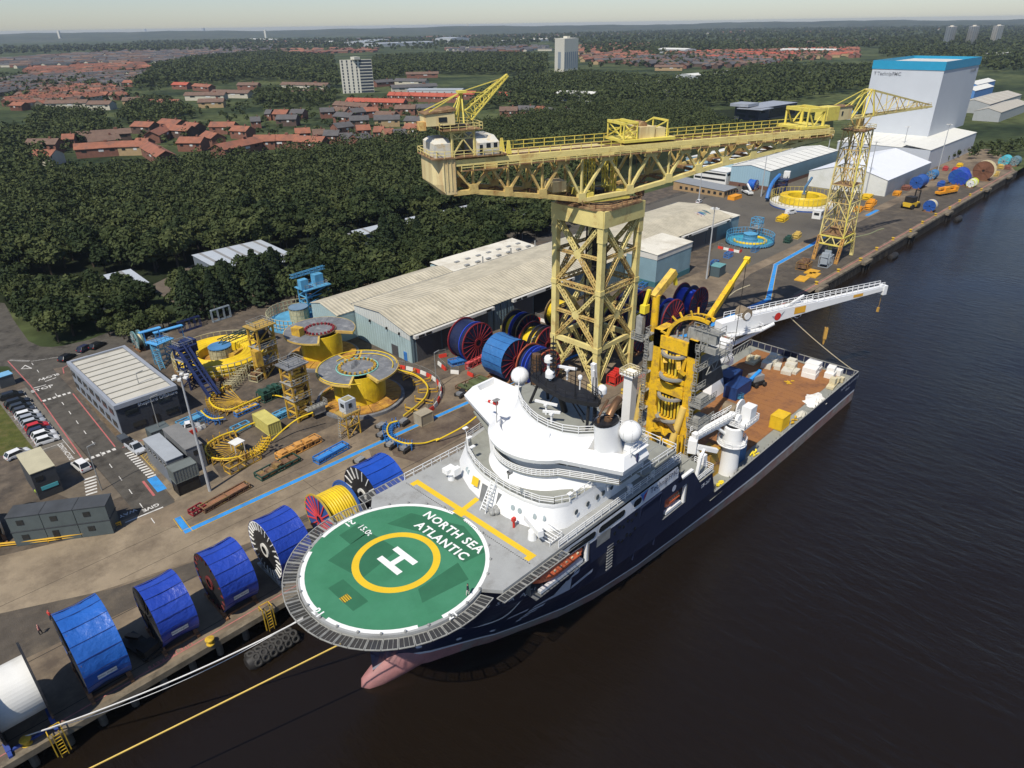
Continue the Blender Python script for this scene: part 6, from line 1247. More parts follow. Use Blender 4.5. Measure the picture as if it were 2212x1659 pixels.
far('dull teal drum past the turquoise one',(2120,335),2.4,6,0,disc=mat('dull_teal',(.12,.2,.22)),rim=mat('dull_teal',(.12,.2,.22)),barrel=mat('dull_teal',(.12,.2,.22)),spoke=M_GREY,rb=2.3)
z3b=lambda x,y:((2500+x*.38427)*.54004,(350+y*.38427)*.54004)
x,y,_=G(*z3b(1360,1075));reel('blue covered drum on the corner by the long brick office',None,(x,y,2.6),1,3.4,2.5,rb=2.4,disc=M_RBLU,rim=M_TARP,spoke=M_GREY,barrel=M_TARP2,ns=10)
x,y,_=G(-14,1118);reel('black and white spoked reel behind the dark cabins at the photo edge',None,(0.2,122.0,5.2),0,4.5,5.0,rb=3.6,disc=M_RBLK,rim=M_GREY,spoke=M_GREY,barrel=M_GREY,ns=22,spw=.2)
x,y,_=G(278,762);reel('small weathered green reel standing behind the grey office',None,(46.6,180.5,2.6),0,1.6,2.5,rb=1.4,disc=mat('weathered_green',(.13,.24,.24),var=.25),rim=mat('weathered_green',(.13,.24,.24)),spoke=M_GREY,barrel=M_CREAM,ns=10)
# ============================================================ yard: carousels, towers, racks, barriers
zb=lambda x,y:(378.03+x*.26856,621.05+y*.26856)
ze=lambda x,y:(621.05+x*.17908,675.05+y*.17908)
za=lambda x,y:(x*.26856,702.05+y*.26856)
zc=lambda x,y:(945.07+x*.1302,648.05+y*.1302)
zk=lambda x,y:(918.07+x*.26856,702.05+y*.26856)
z3n=lambda x,y:(1080.1+x*.26856,378.03+y*.26856)
M_PLATE=mat('orange_turntable',(.50,.27,.04),rough=.7,var=.25,scale=.6,dirt=(.24,.11,.04),damt=.5,dscale=.5)
M_SLAB=mat('scuffed_grey_plate',(.16,.165,.17),rough=.7,var=.2,scale=.5,dirt=(.30,.30,.29),damt=.3,dscale=.6)
M_YT=mat('yard_yellow',(.58,.36,.04),rough=.6,var=.2,scale=.7,dirt=(.26,.14,.05),damt=.45,dscale=.8)
M_DBLU=mat('dark_blue_steel',(.018,.03,.095),rough=.55,var=.3,scale=.6)
M_LBLU=mat('light_blue_steel',(.10,.33,.52),rough=.55,var=.2,scale=.8,dirt=(.07,.2,.3),damt=.3)
M_BBLU=mat('roller_blue',(.04,.17,.45),rough=.5,var=.2,scale=.8)
M_CAGE=mat('cage_cream',(.44,.40,.24),rough=.6,var=.2,scale=1)
M_DGRN=mat('machine_green',(.025,.07,.05),rough=.55,var=.3,scale=.8)
M_SCRP=mat('scrap_brown',(.15,.08,.045),rough=.85,var=.4,scale=1,dirt=(.30,.2,.06),damt=.35,dscale=.8)
def coil(b,c,r,z0,z1,n):
 prof=[]
 for k in range(n):
  z=z0+(z1-z0)*k/n;h_=(z1-z0)/n;rr=r(k/n)
  prof+=[(rr,z),(rr+.09,z+h_*.3),(rr+.09,z+h_*.7),(rr,z+h_*.98)]
 b.lathe((c[0],c[1],0),prof,56)
def sector(b,c,r0,r1,z0,z1,a0,a1,n=24):
 A_=np.linspace(a0,a1,n)
 b.loft([[(c[0]+r*math.cos(a),c[1]+r*math.sin(a),z)for r,z in((r0,z0),(r1,z0),(r1,z1),(r0,z1))]for a in A_],cap=True)
def ang(px,z,c):g=G(*px,z);return math.atan2(g[1]-c[1],g[0]-c[0])
def drum_carousel(label,c,R,rd,zt,rt,gaps,hubcol,ringm,base=M_PLATE):
 t=thing('cable_carousel',label,'carousel',(*c,0))
 b=B();b.lathe((*c,0),[(R+.7,.03),(R+.7,.7),(.1,.7)],56);b.ob('foundation_ring',M_SLAB,t)
 for k in range(20):
  b=B();sector(b,c,rd-.3,R,.72,1.0,k*math.pi/10+.012,(k+1)*math.pi/10-.012,4);b.ob('turntable_plate',base,t)
 b=B();coil(b,c,lambda f:rd+.16*math.sin(f*3)-.12*f,1.0,zt-.1,26);b.ob('cable_coil',M_HOSE,t)
 ed=sorted(gaps);segs=[(ed[i][1],ed[(i+1)%len(ed)][0]+(2*math.pi if i==len(ed)-1 else 0))for i in range(len(ed))]
 for a0,a1 in segs:
  m=max(2,int((a1-a0)/.42))
  for k in range(m):b=B();sector(b,c,2.2,rt,zt,zt+.22,a0+(a1-a0)*k/m+.004,a0+(a1-a0)*(k+1)/m-.004,7);b.ob('deck_plate',M_SLAB,t)
  for a in(a0,a1):b=B();b.beam((c[0]+rd*.8*math.cos(a),c[1]+rd*.8*math.sin(a),zt-.05),(c[0]+rt*math.cos(a),c[1]+rt*math.sin(a),zt-.05),.45,.62);b.ob('edge_beam',mat('edge_ochre',(.6,.42,.1),var=.2,dirt=(.4,.25,.08)),t)
  b=B();sector(b,c,rt-.02,rt+.1,zt-.15,zt+.24,a0,a1,30);b.ob('rim_band',mat('edge_ochre',(.6,.42,.1)),t)
 b=B();b.lathe((*c,0),[(.05,zt+.26),(rd*.68,zt+.26),(rd*.68,zt-.2)],36);b.ob('hub_cap',M_SLAB,t)
 for k in range(22):a=k*math.pi/11;b=B();b.obox((c[0]+rd*.7*math.cos(a),c[1]+rd*.7*math.sin(a)),.5,.42,zt+.22,zt+.75,a);b.ob('hub_block',hubcol,t)
 b=B();b.path([(c[0]+rd*.82*math.cos(a),c[1]+rd*.82*math.sin(a),zt+.34)for a in np.linspace(0,6.3,48)],.12,6);b.ob('hub_hose',ringm,t)
 return t
C1=(70.9,117.4);C2=(76.9,142.2)
w_=lambda a:a%(2*math.pi)
g1=(w_(ang(ze(750,885),7.4,C1)),w_(ang(ze(1075,825),7.4,C1)));g2=(w_(ang(ze(890,480),7.4,C1)),w_(ang(ze(600,510),7.4,C1)))
t1=drum_carousel('near yellow cable drum under a notched grey deck',C1,8.7,5.35,7.4,8.6,[g1,(min(g2),min(g2)+.25),(max(g2),max(g2)+.12)]if False else[g1,(min(g2),max(g2))],M_YT,mat('mint_hose',(.2,.5,.42)))
b=B();b.path([(C1[0]+8.35*math.cos(a),C1[1]+8.35*math.sin(a),7.75)for a in np.linspace(-.6,4.2,50)],.1,6);b.path([(C1[0]+6.6*math.cos(a)+.6,C1[1]+6.6*math.sin(a)-.8,7.8)for a in np.linspace(-.9,1.9,30)],.1,6);b.ob('deck_hose',M_HOSE,t1)
b=B()
for x,y in((-.9,.6),(.4,1.3)):b.prism([(C1[0]+x-.7,C1[1]+y-.7),(C1[0]+x+.7,C1[1]+y-.7),(C1[0]+x+.7,C1[1]+y+.7),(C1[0]+x-.7,C1[1]+y+.7)],7.65,8.7,top=[(C1[0]+x-.3,C1[1]+y-.3),(C1[0]+x+.3,C1[1]+y-.3),(C1[0]+x+.3,C1[1]+y+.3),(C1[0]+x-.3,C1[1]+y+.3)])
b.ob('deck_bogies',M_SLAB,t1)
g1=(w_(ang(ze(370,400),7,C2)),w_(ang(ze(800,240),7,C2)))
t2=drum_carousel('farther yellow cable drum under a darker notched deck by the warehouse gable',C2,8.0,4.75,7.0,8.4,[g1],M_RRED,M_SCRP)
b=B();b.obox((C2[0]-5.2,C2[1]+.9),1.6,2.6,7.25,9.2,.3);b.ob('tensioner_box',M_YT,t2)
# open baskets
def basket(label,c,r,h_,packm,pr0,pr1,ph,cage,floor,hub,hubr,hubh,wall=None,base=None):
 t=thing('cable_basket',label,'carousel',(*c,0));b=B();b.lathe((*c,0),[(r+.2,.03),(r+.2,.6),(.05,.6)],56);b.ob('turntable_base',base or M_SCRP,t)
 b=B();b.lathe((*c,0),[(.05,.62),(r-.1,.62)],48);b.ob('basket_floor',floor,t)
 if packm:
  b=B();n=14;prof=[(pr1,.64)]
  for k in range(8):z=.64+ph*k/8;prof+=[(pr1,z+.02),(pr1+.08,z+ph/16),(pr1,z+ph/8)]
  for k in range(n):rr=pr1-(pr1-pr0)*k/n;prof+=[(rr,.64+ph),(rr-(pr1-pr0)/n/2,.72+ph+.05*(k%3))]
  prof+=[(pr0,.64+ph),(pr0,.64)];b.lathe((*c,0),prof,64);b.ob('coiled_cable',packm,t)
 n=44
 for k in range(n):a=2*math.pi*k/n;b=B();x,y=c[0]+r*math.cos(a),c[1]+r*math.sin(a);b.beam((x,y,.1),(x,y,h_),.13,.2);b.ob('cage_post',cage,t)
 for z in(1.4,2.4,h_)if h_>3 else(1,h_):b=B();b.path([(c[0]+r*math.cos(a),c[1]+r*math.sin(a),z)for a in np.linspace(0,2*math.pi,60)],.085,5);b.ob('cage_ring',cage,t)
 b=B();b.lathe((*c,0),[(hubr,.64),(hubr,hubh-.5)],24)
 for z in(1.5,2.5,hubh-.5):b.lathe((*c,z),[(hubr+.1,0),(hubr+.1,.12)],24)
 for k in range(16):a=k*math.pi/8;b.beam((c[0]+hubr*math.cos(a),c[1]+hubr*math.sin(a),.6),(c[0]+hubr*math.cos(a),c[1]+hubr*math.sin(a),hubh),.12)
 b.ob('hub_cage',cage,t);b=B();b.lathe((*c,hubh),[(.02,.08),(hubr+.1,.06),(hubr+.1,-.15)],28);b.ob('hub_lid',hub,t)
 return t
BK=(58.6,158.0)
t=basket('wide open basket of coiled yellow cable beside the grey office',BK,10.8,3.7,M_HOSE,5.2,10.4,2.1,M_CAGE,M_PLATE,mat('lid_blue',(.07,.2,.38),var=.2),2.6,4.2)
b=B();b.lattice((59,158.6,4.8),(71.5,160.5,5.2),1.4,1.1,t=.18);b.box(67.5,71.5,159.4,161.6,5.4,6.2);b.ob('loading_arm',M_DGRN,t)
b=B();b.obox((60.6,155.4),2.2,1.6,.7,2.6,.6);b.obox((63.4,157),2.8,1.1,.7,2.3,.3);b.ob('inner_guide',M_YT,t)
t=basket('blue railed basket with a domed hub in front of the warehouse end',(85.0,167.0),8.6,3.6,None,0,0,0,M_CAGE,M_LBLU,mat('lid_grey_blue',(.16,.24,.32),var=.15),2.5,4.4,base=M_LBLU)
t=basket('raised yellow cable basket with a white rim near the small lattice crane',(305.5,124.8),13.2,5.4,M_HOSE,6.4,9.6,3.6,mat('cage_yellow',(.5,.40,.1),var=.2),mat('dull_purple',(.16,.13,.22)),M_GREY,.8,5,base=mat('deep_blue',(.03,.10,.36)))
b=B();b.lathe((305.5,124.8,.6),[(13.5,0),(13.5,1.0),(10,1.05)],56);b.ob('white_rim',M_RWHT,t);b=B();b.beam((305.5,124.8,7.4),(319,128,9.4),.8);b.beam((305.5,124.8,1),(305.5,124.8,7.6),.7);b.ob('loading_arm',mat('arm_blue',(.08,.17,.27)),t)
t=basket('light blue basket with pale railings beside the pink spoked reel',(237.2,113.6),8.3,3.6,None,0,0,0,M_LBLU,mat('pool_blue',(.05,.3,.40)),M_LBLU,2.4,3.4,base=M_DK)
b=B();b.path([(237.2+5.6*math.cos(a),113.6+5.6*math.sin(a),1.0)for a in np.linspace(2.2,6.6,24)],.5,7);b.ob('coiled_cable',M_HOSE,t)
b=B();b.lathe((237.2,113.6,.3),[(8.5,0),(8.5,1.1)],48);b.ob('rim_wall',M_LBLU,t)
def ltower(label,c,lx,ly,h_,m,a=0.0,name='tensioner_tower',n=4,top=None,stair=None,cat='tower',t=.3,floors=()):
 r=thing(name,label,cat,(*c,0));ca,sa=math.cos(a),math.sin(a)
 P=[(c[0]+ca*x-sa*y,c[1]+sa*x+ca*y)for x,y in((-lx/2,-ly/2),(lx/2,-ly/2),(lx/2,ly/2),(-lx/2,ly/2))]
 for k in range(4):
  b=B();b.beam((*P[k],0),(*P[k],h_),t);b.ob('leg',m,r);q=P[(k+1)%4]
  for i in range(n):
   z0,z1=h_*i/n,h_*(i+1)/n;b=B();b.beam((*P[k],z0),(*q,z1),t*.6);b.beam((*P[k],z1),(*q,z1),t*.8);b.ob('brace',m,r)
 if top:b=B();b.obox(c,lx+1.4,ly+1.2,h_,h_+.25,a);b.ob('top_platform',top,r);b=B();b.rail([(p[0],p[1],h_+.25)for p in P],closed=True,r=.08,step=1.2);b.ob('top_railing',M_GRAT,r)
 for z in floors:b=B();b.obox(c,lx+.9,ly+.8,z,z+.12,a);b.rail([(P[0][0]-.4,P[0][1]-.4,z+.1),(P[1][0]+.4,P[1][1]-.4,z+.1),(P[2][0]+.4,P[2][1]+.4,z+.1)],r=.07,step=1);b.ob('landing',M_GRAT,r)
 if stair:b=B();b.ladder((P[0][0]-.8,P[0][1]-1.5,.1),(P[0][0]-.6,P[0][1]+ly*.6,stair),1.1,r=.14,step=.45);b.ob('stair',m,r)
 return r
t=ltower('stout yellow cable tower between the basket and the farther drum',(63.0,143.6),4.2,3.4,12.2,M_YT,.15,top=mat('ochre_floor',(.4,.26,.06),var=.2),floors=(3.5,7.4),t=.4)
b=B();b.obox((63,143.6),2.6,2,8,10.6,.15);b.ob('machine_block',M_DK,t);b=B();b.box(59.6,61.2,141,143,3.6,7.4);b.ob('side_frame',M_YT,t)
t=ltower('rusty yellow ladder-sided tower with a grey roof beside the near drum',(57.6,119.8),3.6,3.2,12.2,M_YT,.1,top=M_SLAB,floors=(5.0,8.5),stair=None,n=6,t=.36)
b=B();b.box(58.2,59.4,118.8,121,.2,12.1);b.ob('track_plate',mat('tower_brown',(.12,.07,.03),var=.3),t)
for k in range(16):b=B();b.box(56.9,58.3,118.0,118.6,.5+k*.74,.9+k*.74);b.ob('tensioner_pad',M_YT,t)
b=B();b.lathe((58.8,117.5,0),[(1.0,3.4),(1.0,3.5)],10);b.box(57.5,62,116,117.6,2.6,2.75);b.rail([(57.5,116,2.75),(62,116,2.75),(62,117.6,2.75)],r=.08,step=.9,rows=(1,.6,.3));b.box(59,61.5,116.2,117.4,1.2,2.5);b.ob('walkway_landing',M_GRAT,t)
t=ltower('dark blue inclined roller tower behind the tall lamp mast',(48.0,150.4),3.0,3.0,10.0,M_DBLU,.2,top=M_DBLU,floors=(4,7),t=.34)
b=B();
for s in(-1.1,1.1):b.beam((47.4+s,149,10.2),(48.6+s,140.2,1.0),.5,.7)
for k in range(12):f=k/12;b.beam((46.2+1.2*f,149-8.8*f,10.4-9.2*f),(48.6+1.2*f,149-8.8*f,10.4-9.2*f),.3)
b.path(arc_pts([(47.4,152,9.6),(47.6,149.4,11.2),(48.2,144,5.6),(49,139.6,1.4)],5),.2,6);b.ob('roller_ramp',M_DBLU,t);b=B();b.obox((49.5,150.8),2.2,2.6,8.2,11.0,.2);b.ob('control_cab',M_DBLU,t)
t=ltower('light blue loading gantry with cabs over the blue basket',(91.6,169.4),7,4.2,8.0,M_LBLU,0,top=M_LBLU,name='loading_gantry',t=.3,cat='gantry')
b=B();b.box(87.2,89.4,167.6,169.4,8.3,11.0);b.box(92,94.6,168.4,170.6,8.3,11.2);b.ob('gantry_cab',M_LBLU,t);b=B();b.lattice((86,170.5,11.8),(97,171.5,11.8),.9,.8,t=.14);b.ob('gantry_beam',M_LBLU,t)
t=ltower('thin light blue gantry with a stair beside the wide yellow basket',(48.6,167.6),3.4,3.0,5.8,M_LBLU,.3,top=mat('canopy_blue',(.09,.33,.62)),name='access_gantry',stair=5.6,t=.18,cat='gantry')
b=B();b.box(49,56,171.6,172.8,6.3,6.5);b.beam((49.3,172.2,0),(49.3,172.2,6.3),.2);b.beam((55.7,172.2,0),(55.7,172.2,6.3),.2);b.box(45,50,168.6,169.8,8.4,8.6);b.beam((46,169.2,5),(46,169.2,8.4),.2);b.beam((49.4,169.2,5),(49.4,169.2,8.4),.2);b.ob('canopy',mat('canopy_blue',(.09,.33,.62)),t)
t=ltower('white control cabin standing on yellow lattice stilts by the near drum',(61.0,106.6),2.9,2.6,4.9,M_YT,.05,name='control_cabin',n=2,t=.2,cat='cabin')
b=B();b.obox((61,106.8),4.2,3.2,4.92,5.05,.05);b.ob('cabin_floor',mat('ochre_floor',(.4,.26,.06)),t);b=B();b.obox((61.3,106.9),2.5,2.2,5.06,7.7,.05);b.ob('cabin_shell',mat('cabin_grey',(.45,.48,.5),rough=.5,var=.08),t);b=B();b.obox((60.0,106.7),.06,1.1,6.3,7.1,.05);b.obox((61.2,105.75),.7,.06,6.2,7.1,.05);b.ob('cabin_window',M_GLASSD,t);b=B();b.obox((61.3,106.9),1.7,1.4,7.72,7.8,.05);b.ob('roof_frame',mat('roof_khaki',(.3,.26,.12)),t)
b=B();b.ladder((58.4,106.4,.1),(58.9,106.4,5),.7,r=.1,side=(0,1,0));b.rail([(59,105.2,5.05),(63,105.3,5.05)],r=.06);b.ob('cabin_ladder',M_GRAT,t)
t=ltower('blue curved chute machine with a white cab beside the raised yellow basket',(318,141),5.5,4.5,7.4,M_DBLU,.3,name='chute_machine',t=.4,cat='machine',top=M_DBLU)
b=B();b.path(arc_pts([(301,139,1.5),(304,140,4.6),(309,141,7.4),(316,141.6,9.4)],4),.8,6);b.ob('curved_chute',M_BBLU,t);b=B();b.obox((321,140.4),3.2,2.6,7.7,10.4,.3);b.ob('cab',M_RWHT,t)
t=ltower('pale blue lattice stair tower beside the light blue basket',(246.2,116),3.4,3.2,7,M_LBLU,0,name='access_gantry',t=.24,cat='gantry',floors=(3.5,))
# roller tracks and cable on the ground
def track(label,px,z,m,ps=.12,cable=True,wid=1.5,hgt_=1.0,name='roller_track',spokes=None,dens=1.0):
 P=[Vector((*G(*p,z)[:2],hgt_))for p in px];Q=arc_pts(P,6);t=thing(name,label,'roller track',(P[0].x,P[0].y,0));acc=9
 b=B();b.path([(p.x,p.y,hgt_-.25)for p in Q],.1,4);b.path([(p.x+.5,p.y+.4,.4)for p in Q],.08,4);b.ob('track_rail',m,t)
 for a,c_ in zip(Q,Q[1:]):
  acc+=(c_-a).length
  if acc>=dens:
   acc=0;d=(c_-a).normalized();s=Vector((-d.y,d.x,0))*wid/2;b=B();b.beam(a-s+Vector((0,0,-hgt_+.05)),a-s+Vector((0,0,.55)),ps*1.2);b.beam(a+s+Vector((0,0,-hgt_+.05)),a+s+Vector((0,0,.35)),ps*1.2);b.beam(a-s-Vector((0,0,.15)),a+s-Vector((0,0,.15)),ps*1.4);b.beam(a-s+Vector((0,0,-hgt_+.1)),a+s+Vector((0,0,-hgt_+.1)),ps);b.ob('roller_stand',m,t)
   if spokes:b=B();b.beam(a-Vector((0,0,.6)),(spokes[0],spokes[1],hgt_-.6),.14);b.ob('tie_beam',m,t)
 if cable:b=B();b.path([(p.x,p.y,p.z+.12)for p in Q],.17,6);b.ob('cable',M_HOSE,t)
 return t
track('yellow fan of roller stands curving below the dark blue tower',[zb(430,790),zb(330,850),zb(280,900),zb(300,950),zb(360,985),zb(450,990),zb(540,955),zb(690,890)],.8,M_YT,spokes=(52.0,134.6))
track('yellow fan of roller stands at the near corner of the yard',[zb(480,1165),zb(380,1200),zb(290,1250),zb(245,1310),zb(290,1375),zb(400,1390),zb(520,1370),zb(610,1340)],.8,M_YT,spokes=(43.6,117.0))
track('short yellow curve of roller teeth left of the yellow container',[zb(600,1340),zb(660,1310),zb(710,1260),zb(745,1195)],.8,mat('tooth_yellow',(.72,.46,.03),var=.1),cable=False,dens=.7)
track('sloping khaki roller chute climbing toward the stout yellow tower',[zb(430,800),zb(480,750),zb(530,690),zb(560,650),zb(650,640)],1.2,M_CAGE,cable=False,wid=2.0,hgt_=2.0,dens=.8)
track('royal blue curve of rollers crossing the blue walkway line',[zb(1790,1085),zb(1730,1105),zb(1708,1150),zb(1725,1205),zb(1790,1245),zb(1860,1265),zb(1910,1265)],.8,M_BBLU,wid=1.7,dens=.62)
track('light blue roller stands in front of the grey office',[za(1620,700),za(1660,740),za(1720,765),za(1800,755)],.8,M_BBLU,wid=1.6,dens=.7)
track('yellow ring of outriggers carrying cable round the near drum',[ze(1290,690),ze(1500,740),ze(1620,810),ze(1690,900),ze(1670,1010),ze(1580,1110),ze(1400,1250)],1.0,M_YT,wid=4.2,dens=4.2,ps=.16)
def cable(label,pts,r=.15,m=M_HOSE,name='cable',cat='cable',n=6):
 Q=arc_pts(pts,n);b=B();b.path(Q,r,6);return tag(b.ob(name,m,loc=tuple(Q[0])),label,cat)
z3r=lambda x,y:(918.07+x*.26856,702.05+y*.26856)
cable('long yellow cable swinging over the oily concrete to the ship',[G(*zb(1900,1255),1.0),G(*zb(2010,1250),.5),G(*zb(2120,1215),.4),G(*z3r(100,925),.6),G(*z3r(300,820),2),G(*z3r(440,715),4)])
cable('straight yellow cable rising past the small yellow container',[G(*zb(780,1230),.8),G(*zb(900,1120),2.2),G(*zb(1000,1050),3.5),G(*zb(1110,1005),4)])
cable('yellow cable running low between the fan track and the rusty tower',[G(*zb(690,890),.8),G(*zb(800,868),.8),G(*zb(900,890),.9)])
cable('yellow cable entering behind the yellow container from the near fan',[G(*zb(480,1165),.9),G(*zb(580,1110),.9),G(*zb(690,1070),.9)])
cable('thin yellow cable stretched from the near drum to the rusty tower',[G(*zb(1180,870),1.2),G(*zb(1270,800),1.6)])
cable('pale hose curling over the dark quay road behind the lay tower',[G(*z3n(1640,1040),.1),G(*z3n(1800,1000),.1),G(*z3n(1900,930),.1),G(*z3n(2010,885),.1)],.12,M_CREAM,'hose','hose')
cable('pair of pale hoses trailing over the shadow beside the small crane',[G(*z4(850,905),.1),G(*z4(960,880),.1),G(*z4(1030,850),.1),G(*z4(1080,835),.1)],.22,mat('olive_hose',(.22,.23,.12)),'hose','hose')
t=thing('cable_lifter','yellow clawed machine at the quay edge feeding cable toward the ship','machine',(*G(1060,905)[:2],0));gx,gy,_=G(1064,900);rg=random.Random(3)
for k in range(14):b=B();a=Vector((gx+rg.uniform(-1.6,1.6),gy+rg.uniform(-1.4,1.4),rg.uniform(.5,5)));b.beam(a,a+Vector((rg.uniform(-1.6,1.6),rg.uniform(-1.2,1.2),rg.uniform(-1,1.2))),.42);b.ob('claw_arm',mat('machine_yellow',(.74,.48,.02),rough=.5,var=.12),t)
b=B();b.box(gx-1.2,gx+1.2,gy-.6,gy+.6,.03,3);b.ob('machine_base',M_YT,t)
# racks and heaps lying about the yard
def rack(label,px,l,wd,h_,a,m,name='steel_rack',style=0,seed=1,m2=None):
 x,y,_=G(*px);t=thing(name,label,'rack' if style<2 else 'machine',(x,y,0));ca,sa=math.cos(a),math.sin(a);rg=random.Random(seed)
 P=lambda u,v,z:(x+ca*u-sa*v,y+sa*u+ca*v,z)
 b=B()
 for v in(-wd/2,wd/2):
  for z in(.15,h_):b.beam(P(-l/2,v,z),P(l/2,v,z),.2)
  for k in range(max(3,int(l/1.4))+1):u=-l/2+l*k/max(3,int(l/1.4));b.beam(P(u,v,.05),P(u,v,h_),.16)
 for u in(-l/2,0,l/2):b.beam(P(u,-wd/2,h_),P(u,wd/2,h_),.16);b.beam(P(u,-wd/2,.1),P(u,wd/2,.1),.16)
 b.ob('frame',m,t)
 if style==1:
  for k in range(5):b=B();v=wd*(.8*k/4-.4);b.tube(P(-l*.48,v,h_*.55),P(l*.46,v+rg.uniform(-.2,.2),h_*.7),.17,n=6);b.ob('pipe',m2 or m,t)
 if style==2:
  for k in range(5):b=B();u=l*(.8*k/4-.4);b.obox(P(u,rg.uniform(-.2,.2),0)[:2],l/7,wd*.7,h_*.3,h_*rg.uniform(.9,1.5),a+rg.uniform(-.2,.2));b.ob('machine_part',m2 or m,t)
 return t
MO=mat('pale_orange',(.60,.30,.07),rough=.6,var=.2,dirt=(.35,.17,.06),damt=.35);MOY2=M_YT
rack('pale orange frame with a stepped end near the tall lamp mast',zb(1000,1310),9.0,2.0,1.2,.08,MO,style=2,m2=MO);rack('low yellow rectangular frame below the near fan track',zb(550,1430),6.4,2.0,1.3,.12,M_YT,style=0)
rack('green and orange scrap rack next to the blue walkway line',zb(830,1460),8.2,2.4,.9,.1,M_DGRN,style=2,seed=4,m2=M_SCRP);rack('blue trestle with a bright blue beam beside the walkway line',zb(1260,1350),7.0,1.8,1.1,.1,M_BBLU,style=1,m2=mat('beam_blue',(.05,.25,.6)))
rack('rusty pipes on a cradle at the near corner of the walkway line',za(1820,1400),8.8,1.6,.9,.14,M_SCRP,'pipe_rack',1,5,mat('dull_copper',(.30,.15,.08),var=.3));rack('small red trestle at the corner of the blue line',za(1590,1500),2.4,1.4,.8,.2,M_RRED)
rack('dark green winch rack in the middle of the yard',zb(780,880),5.4,2.8,1.9,.1,M_DGRN,style=2,m2=M_DGRN,name='winch_rack');rack('blue and orange tensioner beside the fan track',zb(580,1000),5.2,1.3,.8,.12,M_BBLU,'cable_tensioner',2,2,M_YT)
rack('stack of light blue ladders fenced in before the grey office',za(1540,790),5.2,2.2,1.1,.1,M_LBLU,style=1,m2=M_LBLU);rack('light blue trestle left of the yellow container',zb(530,1140),3.6,1.4,1.0,.1,M_LBLU);rack('blue ladder frame leaning near the rusty tower',zb(860,1040),3.2,1.6,1.2,.1,M_LBLU,style=1,m2=M_LBLU)
rack('dark pallet of steelwork behind the grey scaffolding heap',zb(680,730),4.0,2.4,1.5,.4,M_CAGE,style=2,seed=8,m2=M_SCRP);rack('blue grated frame leaning behind the wide yellow basket',(480,690),5.4,.6,3.4,.1,mat('pale_frame',(.28,.33,.36)),style=0);rack('dark blue frame at the hedge behind the basket',(412,712),6.0,.8,3,.1,M_DBLU)
rack('rusty scrap platform piled with offcuts behind the red barriers',zc(620,1440),7.5,4.6,.9,.0,M_SCRP,'scrap_platform',2,6,mat('scrap_green',(.10,.12,.05),var=.4));rack('heap of rusty steel offcuts beside the scrap platform',zc(900,1540),4.6,3.2,.7,.2,mat('scrap_red',(.22,.09,.06),var=.4),'scrap_heap',2,7,M_SCRP)
rack('blue roller cradle under the navy reel',zc(350,1050),4.4,2.4,1.0,-.3,M_BBLU,style=1,m2=M_BBLU);rack('red spreader beam with a motor beside the wrapped reel',zc(640,1080),6.4,.9,1.6,.1,mat('beam_red',(.45,.06,.06),var=.15),'spreader_beam',2,9,mat('motor_pink',(.6,.12,.12)))
rack('red engine box with an orange cab end under the crane tower',(1328,826),3.4,2.2,2.2,.1,M_RED,'generator_set',2,3,M_RED);rack('blue stacked stillages beside the light blue annex',z3n(1160,895),6,1.6,1.2,.15,M_BBLU)
rack('blue hose arch on the paving by the far mast',z3n(1725,720),3,1.8,1.2,.2,M_BBLU);rack('blue stillage next to the yellow hoses by the far mast',z3n(1835,660),3.4,1.8,1.6,.1,M_BBLU);rack('blue stillage in front of the light blue basket',z3n(2050,615),3.4,1.6,1.7,.1,mat('stillage_blue',(.07,.18,.34)))
rack('dark rusty skid on the dark quay road by the small crane',z4(430,1160),4.6,3.6,2.2,.1,mat('skid_brown',(.23,.13,.04),var=.4),'machine_skid',2,3,M_SCRP);rack('grey blue transformer cabinet under the small crane',z4(605,1135),5,3,3.4,.1,mat('cabinet_grey',(.30,.34,.37),var=.1),'cabinet',2,5,mat('cabinet_grey',(.30,.34,.37)))
for px,a,lab in((z4(420,1245),.1,'single orange road plate nearest the water'),(z4(510,1215),.1,'lower plate of the pair of orange road plates'),(z4(500,1190),.0,'upper plate of the pair of orange road plates')):
 x,y,_=G(*px);b=B();b.obox((x,y),5.2,3.2,.04,.34,a);b.obox((x,y),2.0,1.2,.34,.42,a);tag(b.ob('road_plate',mat('plate_orange',(.62,.33,.03),var=.15),loc=(x,y,0)),lab,'steel plate')
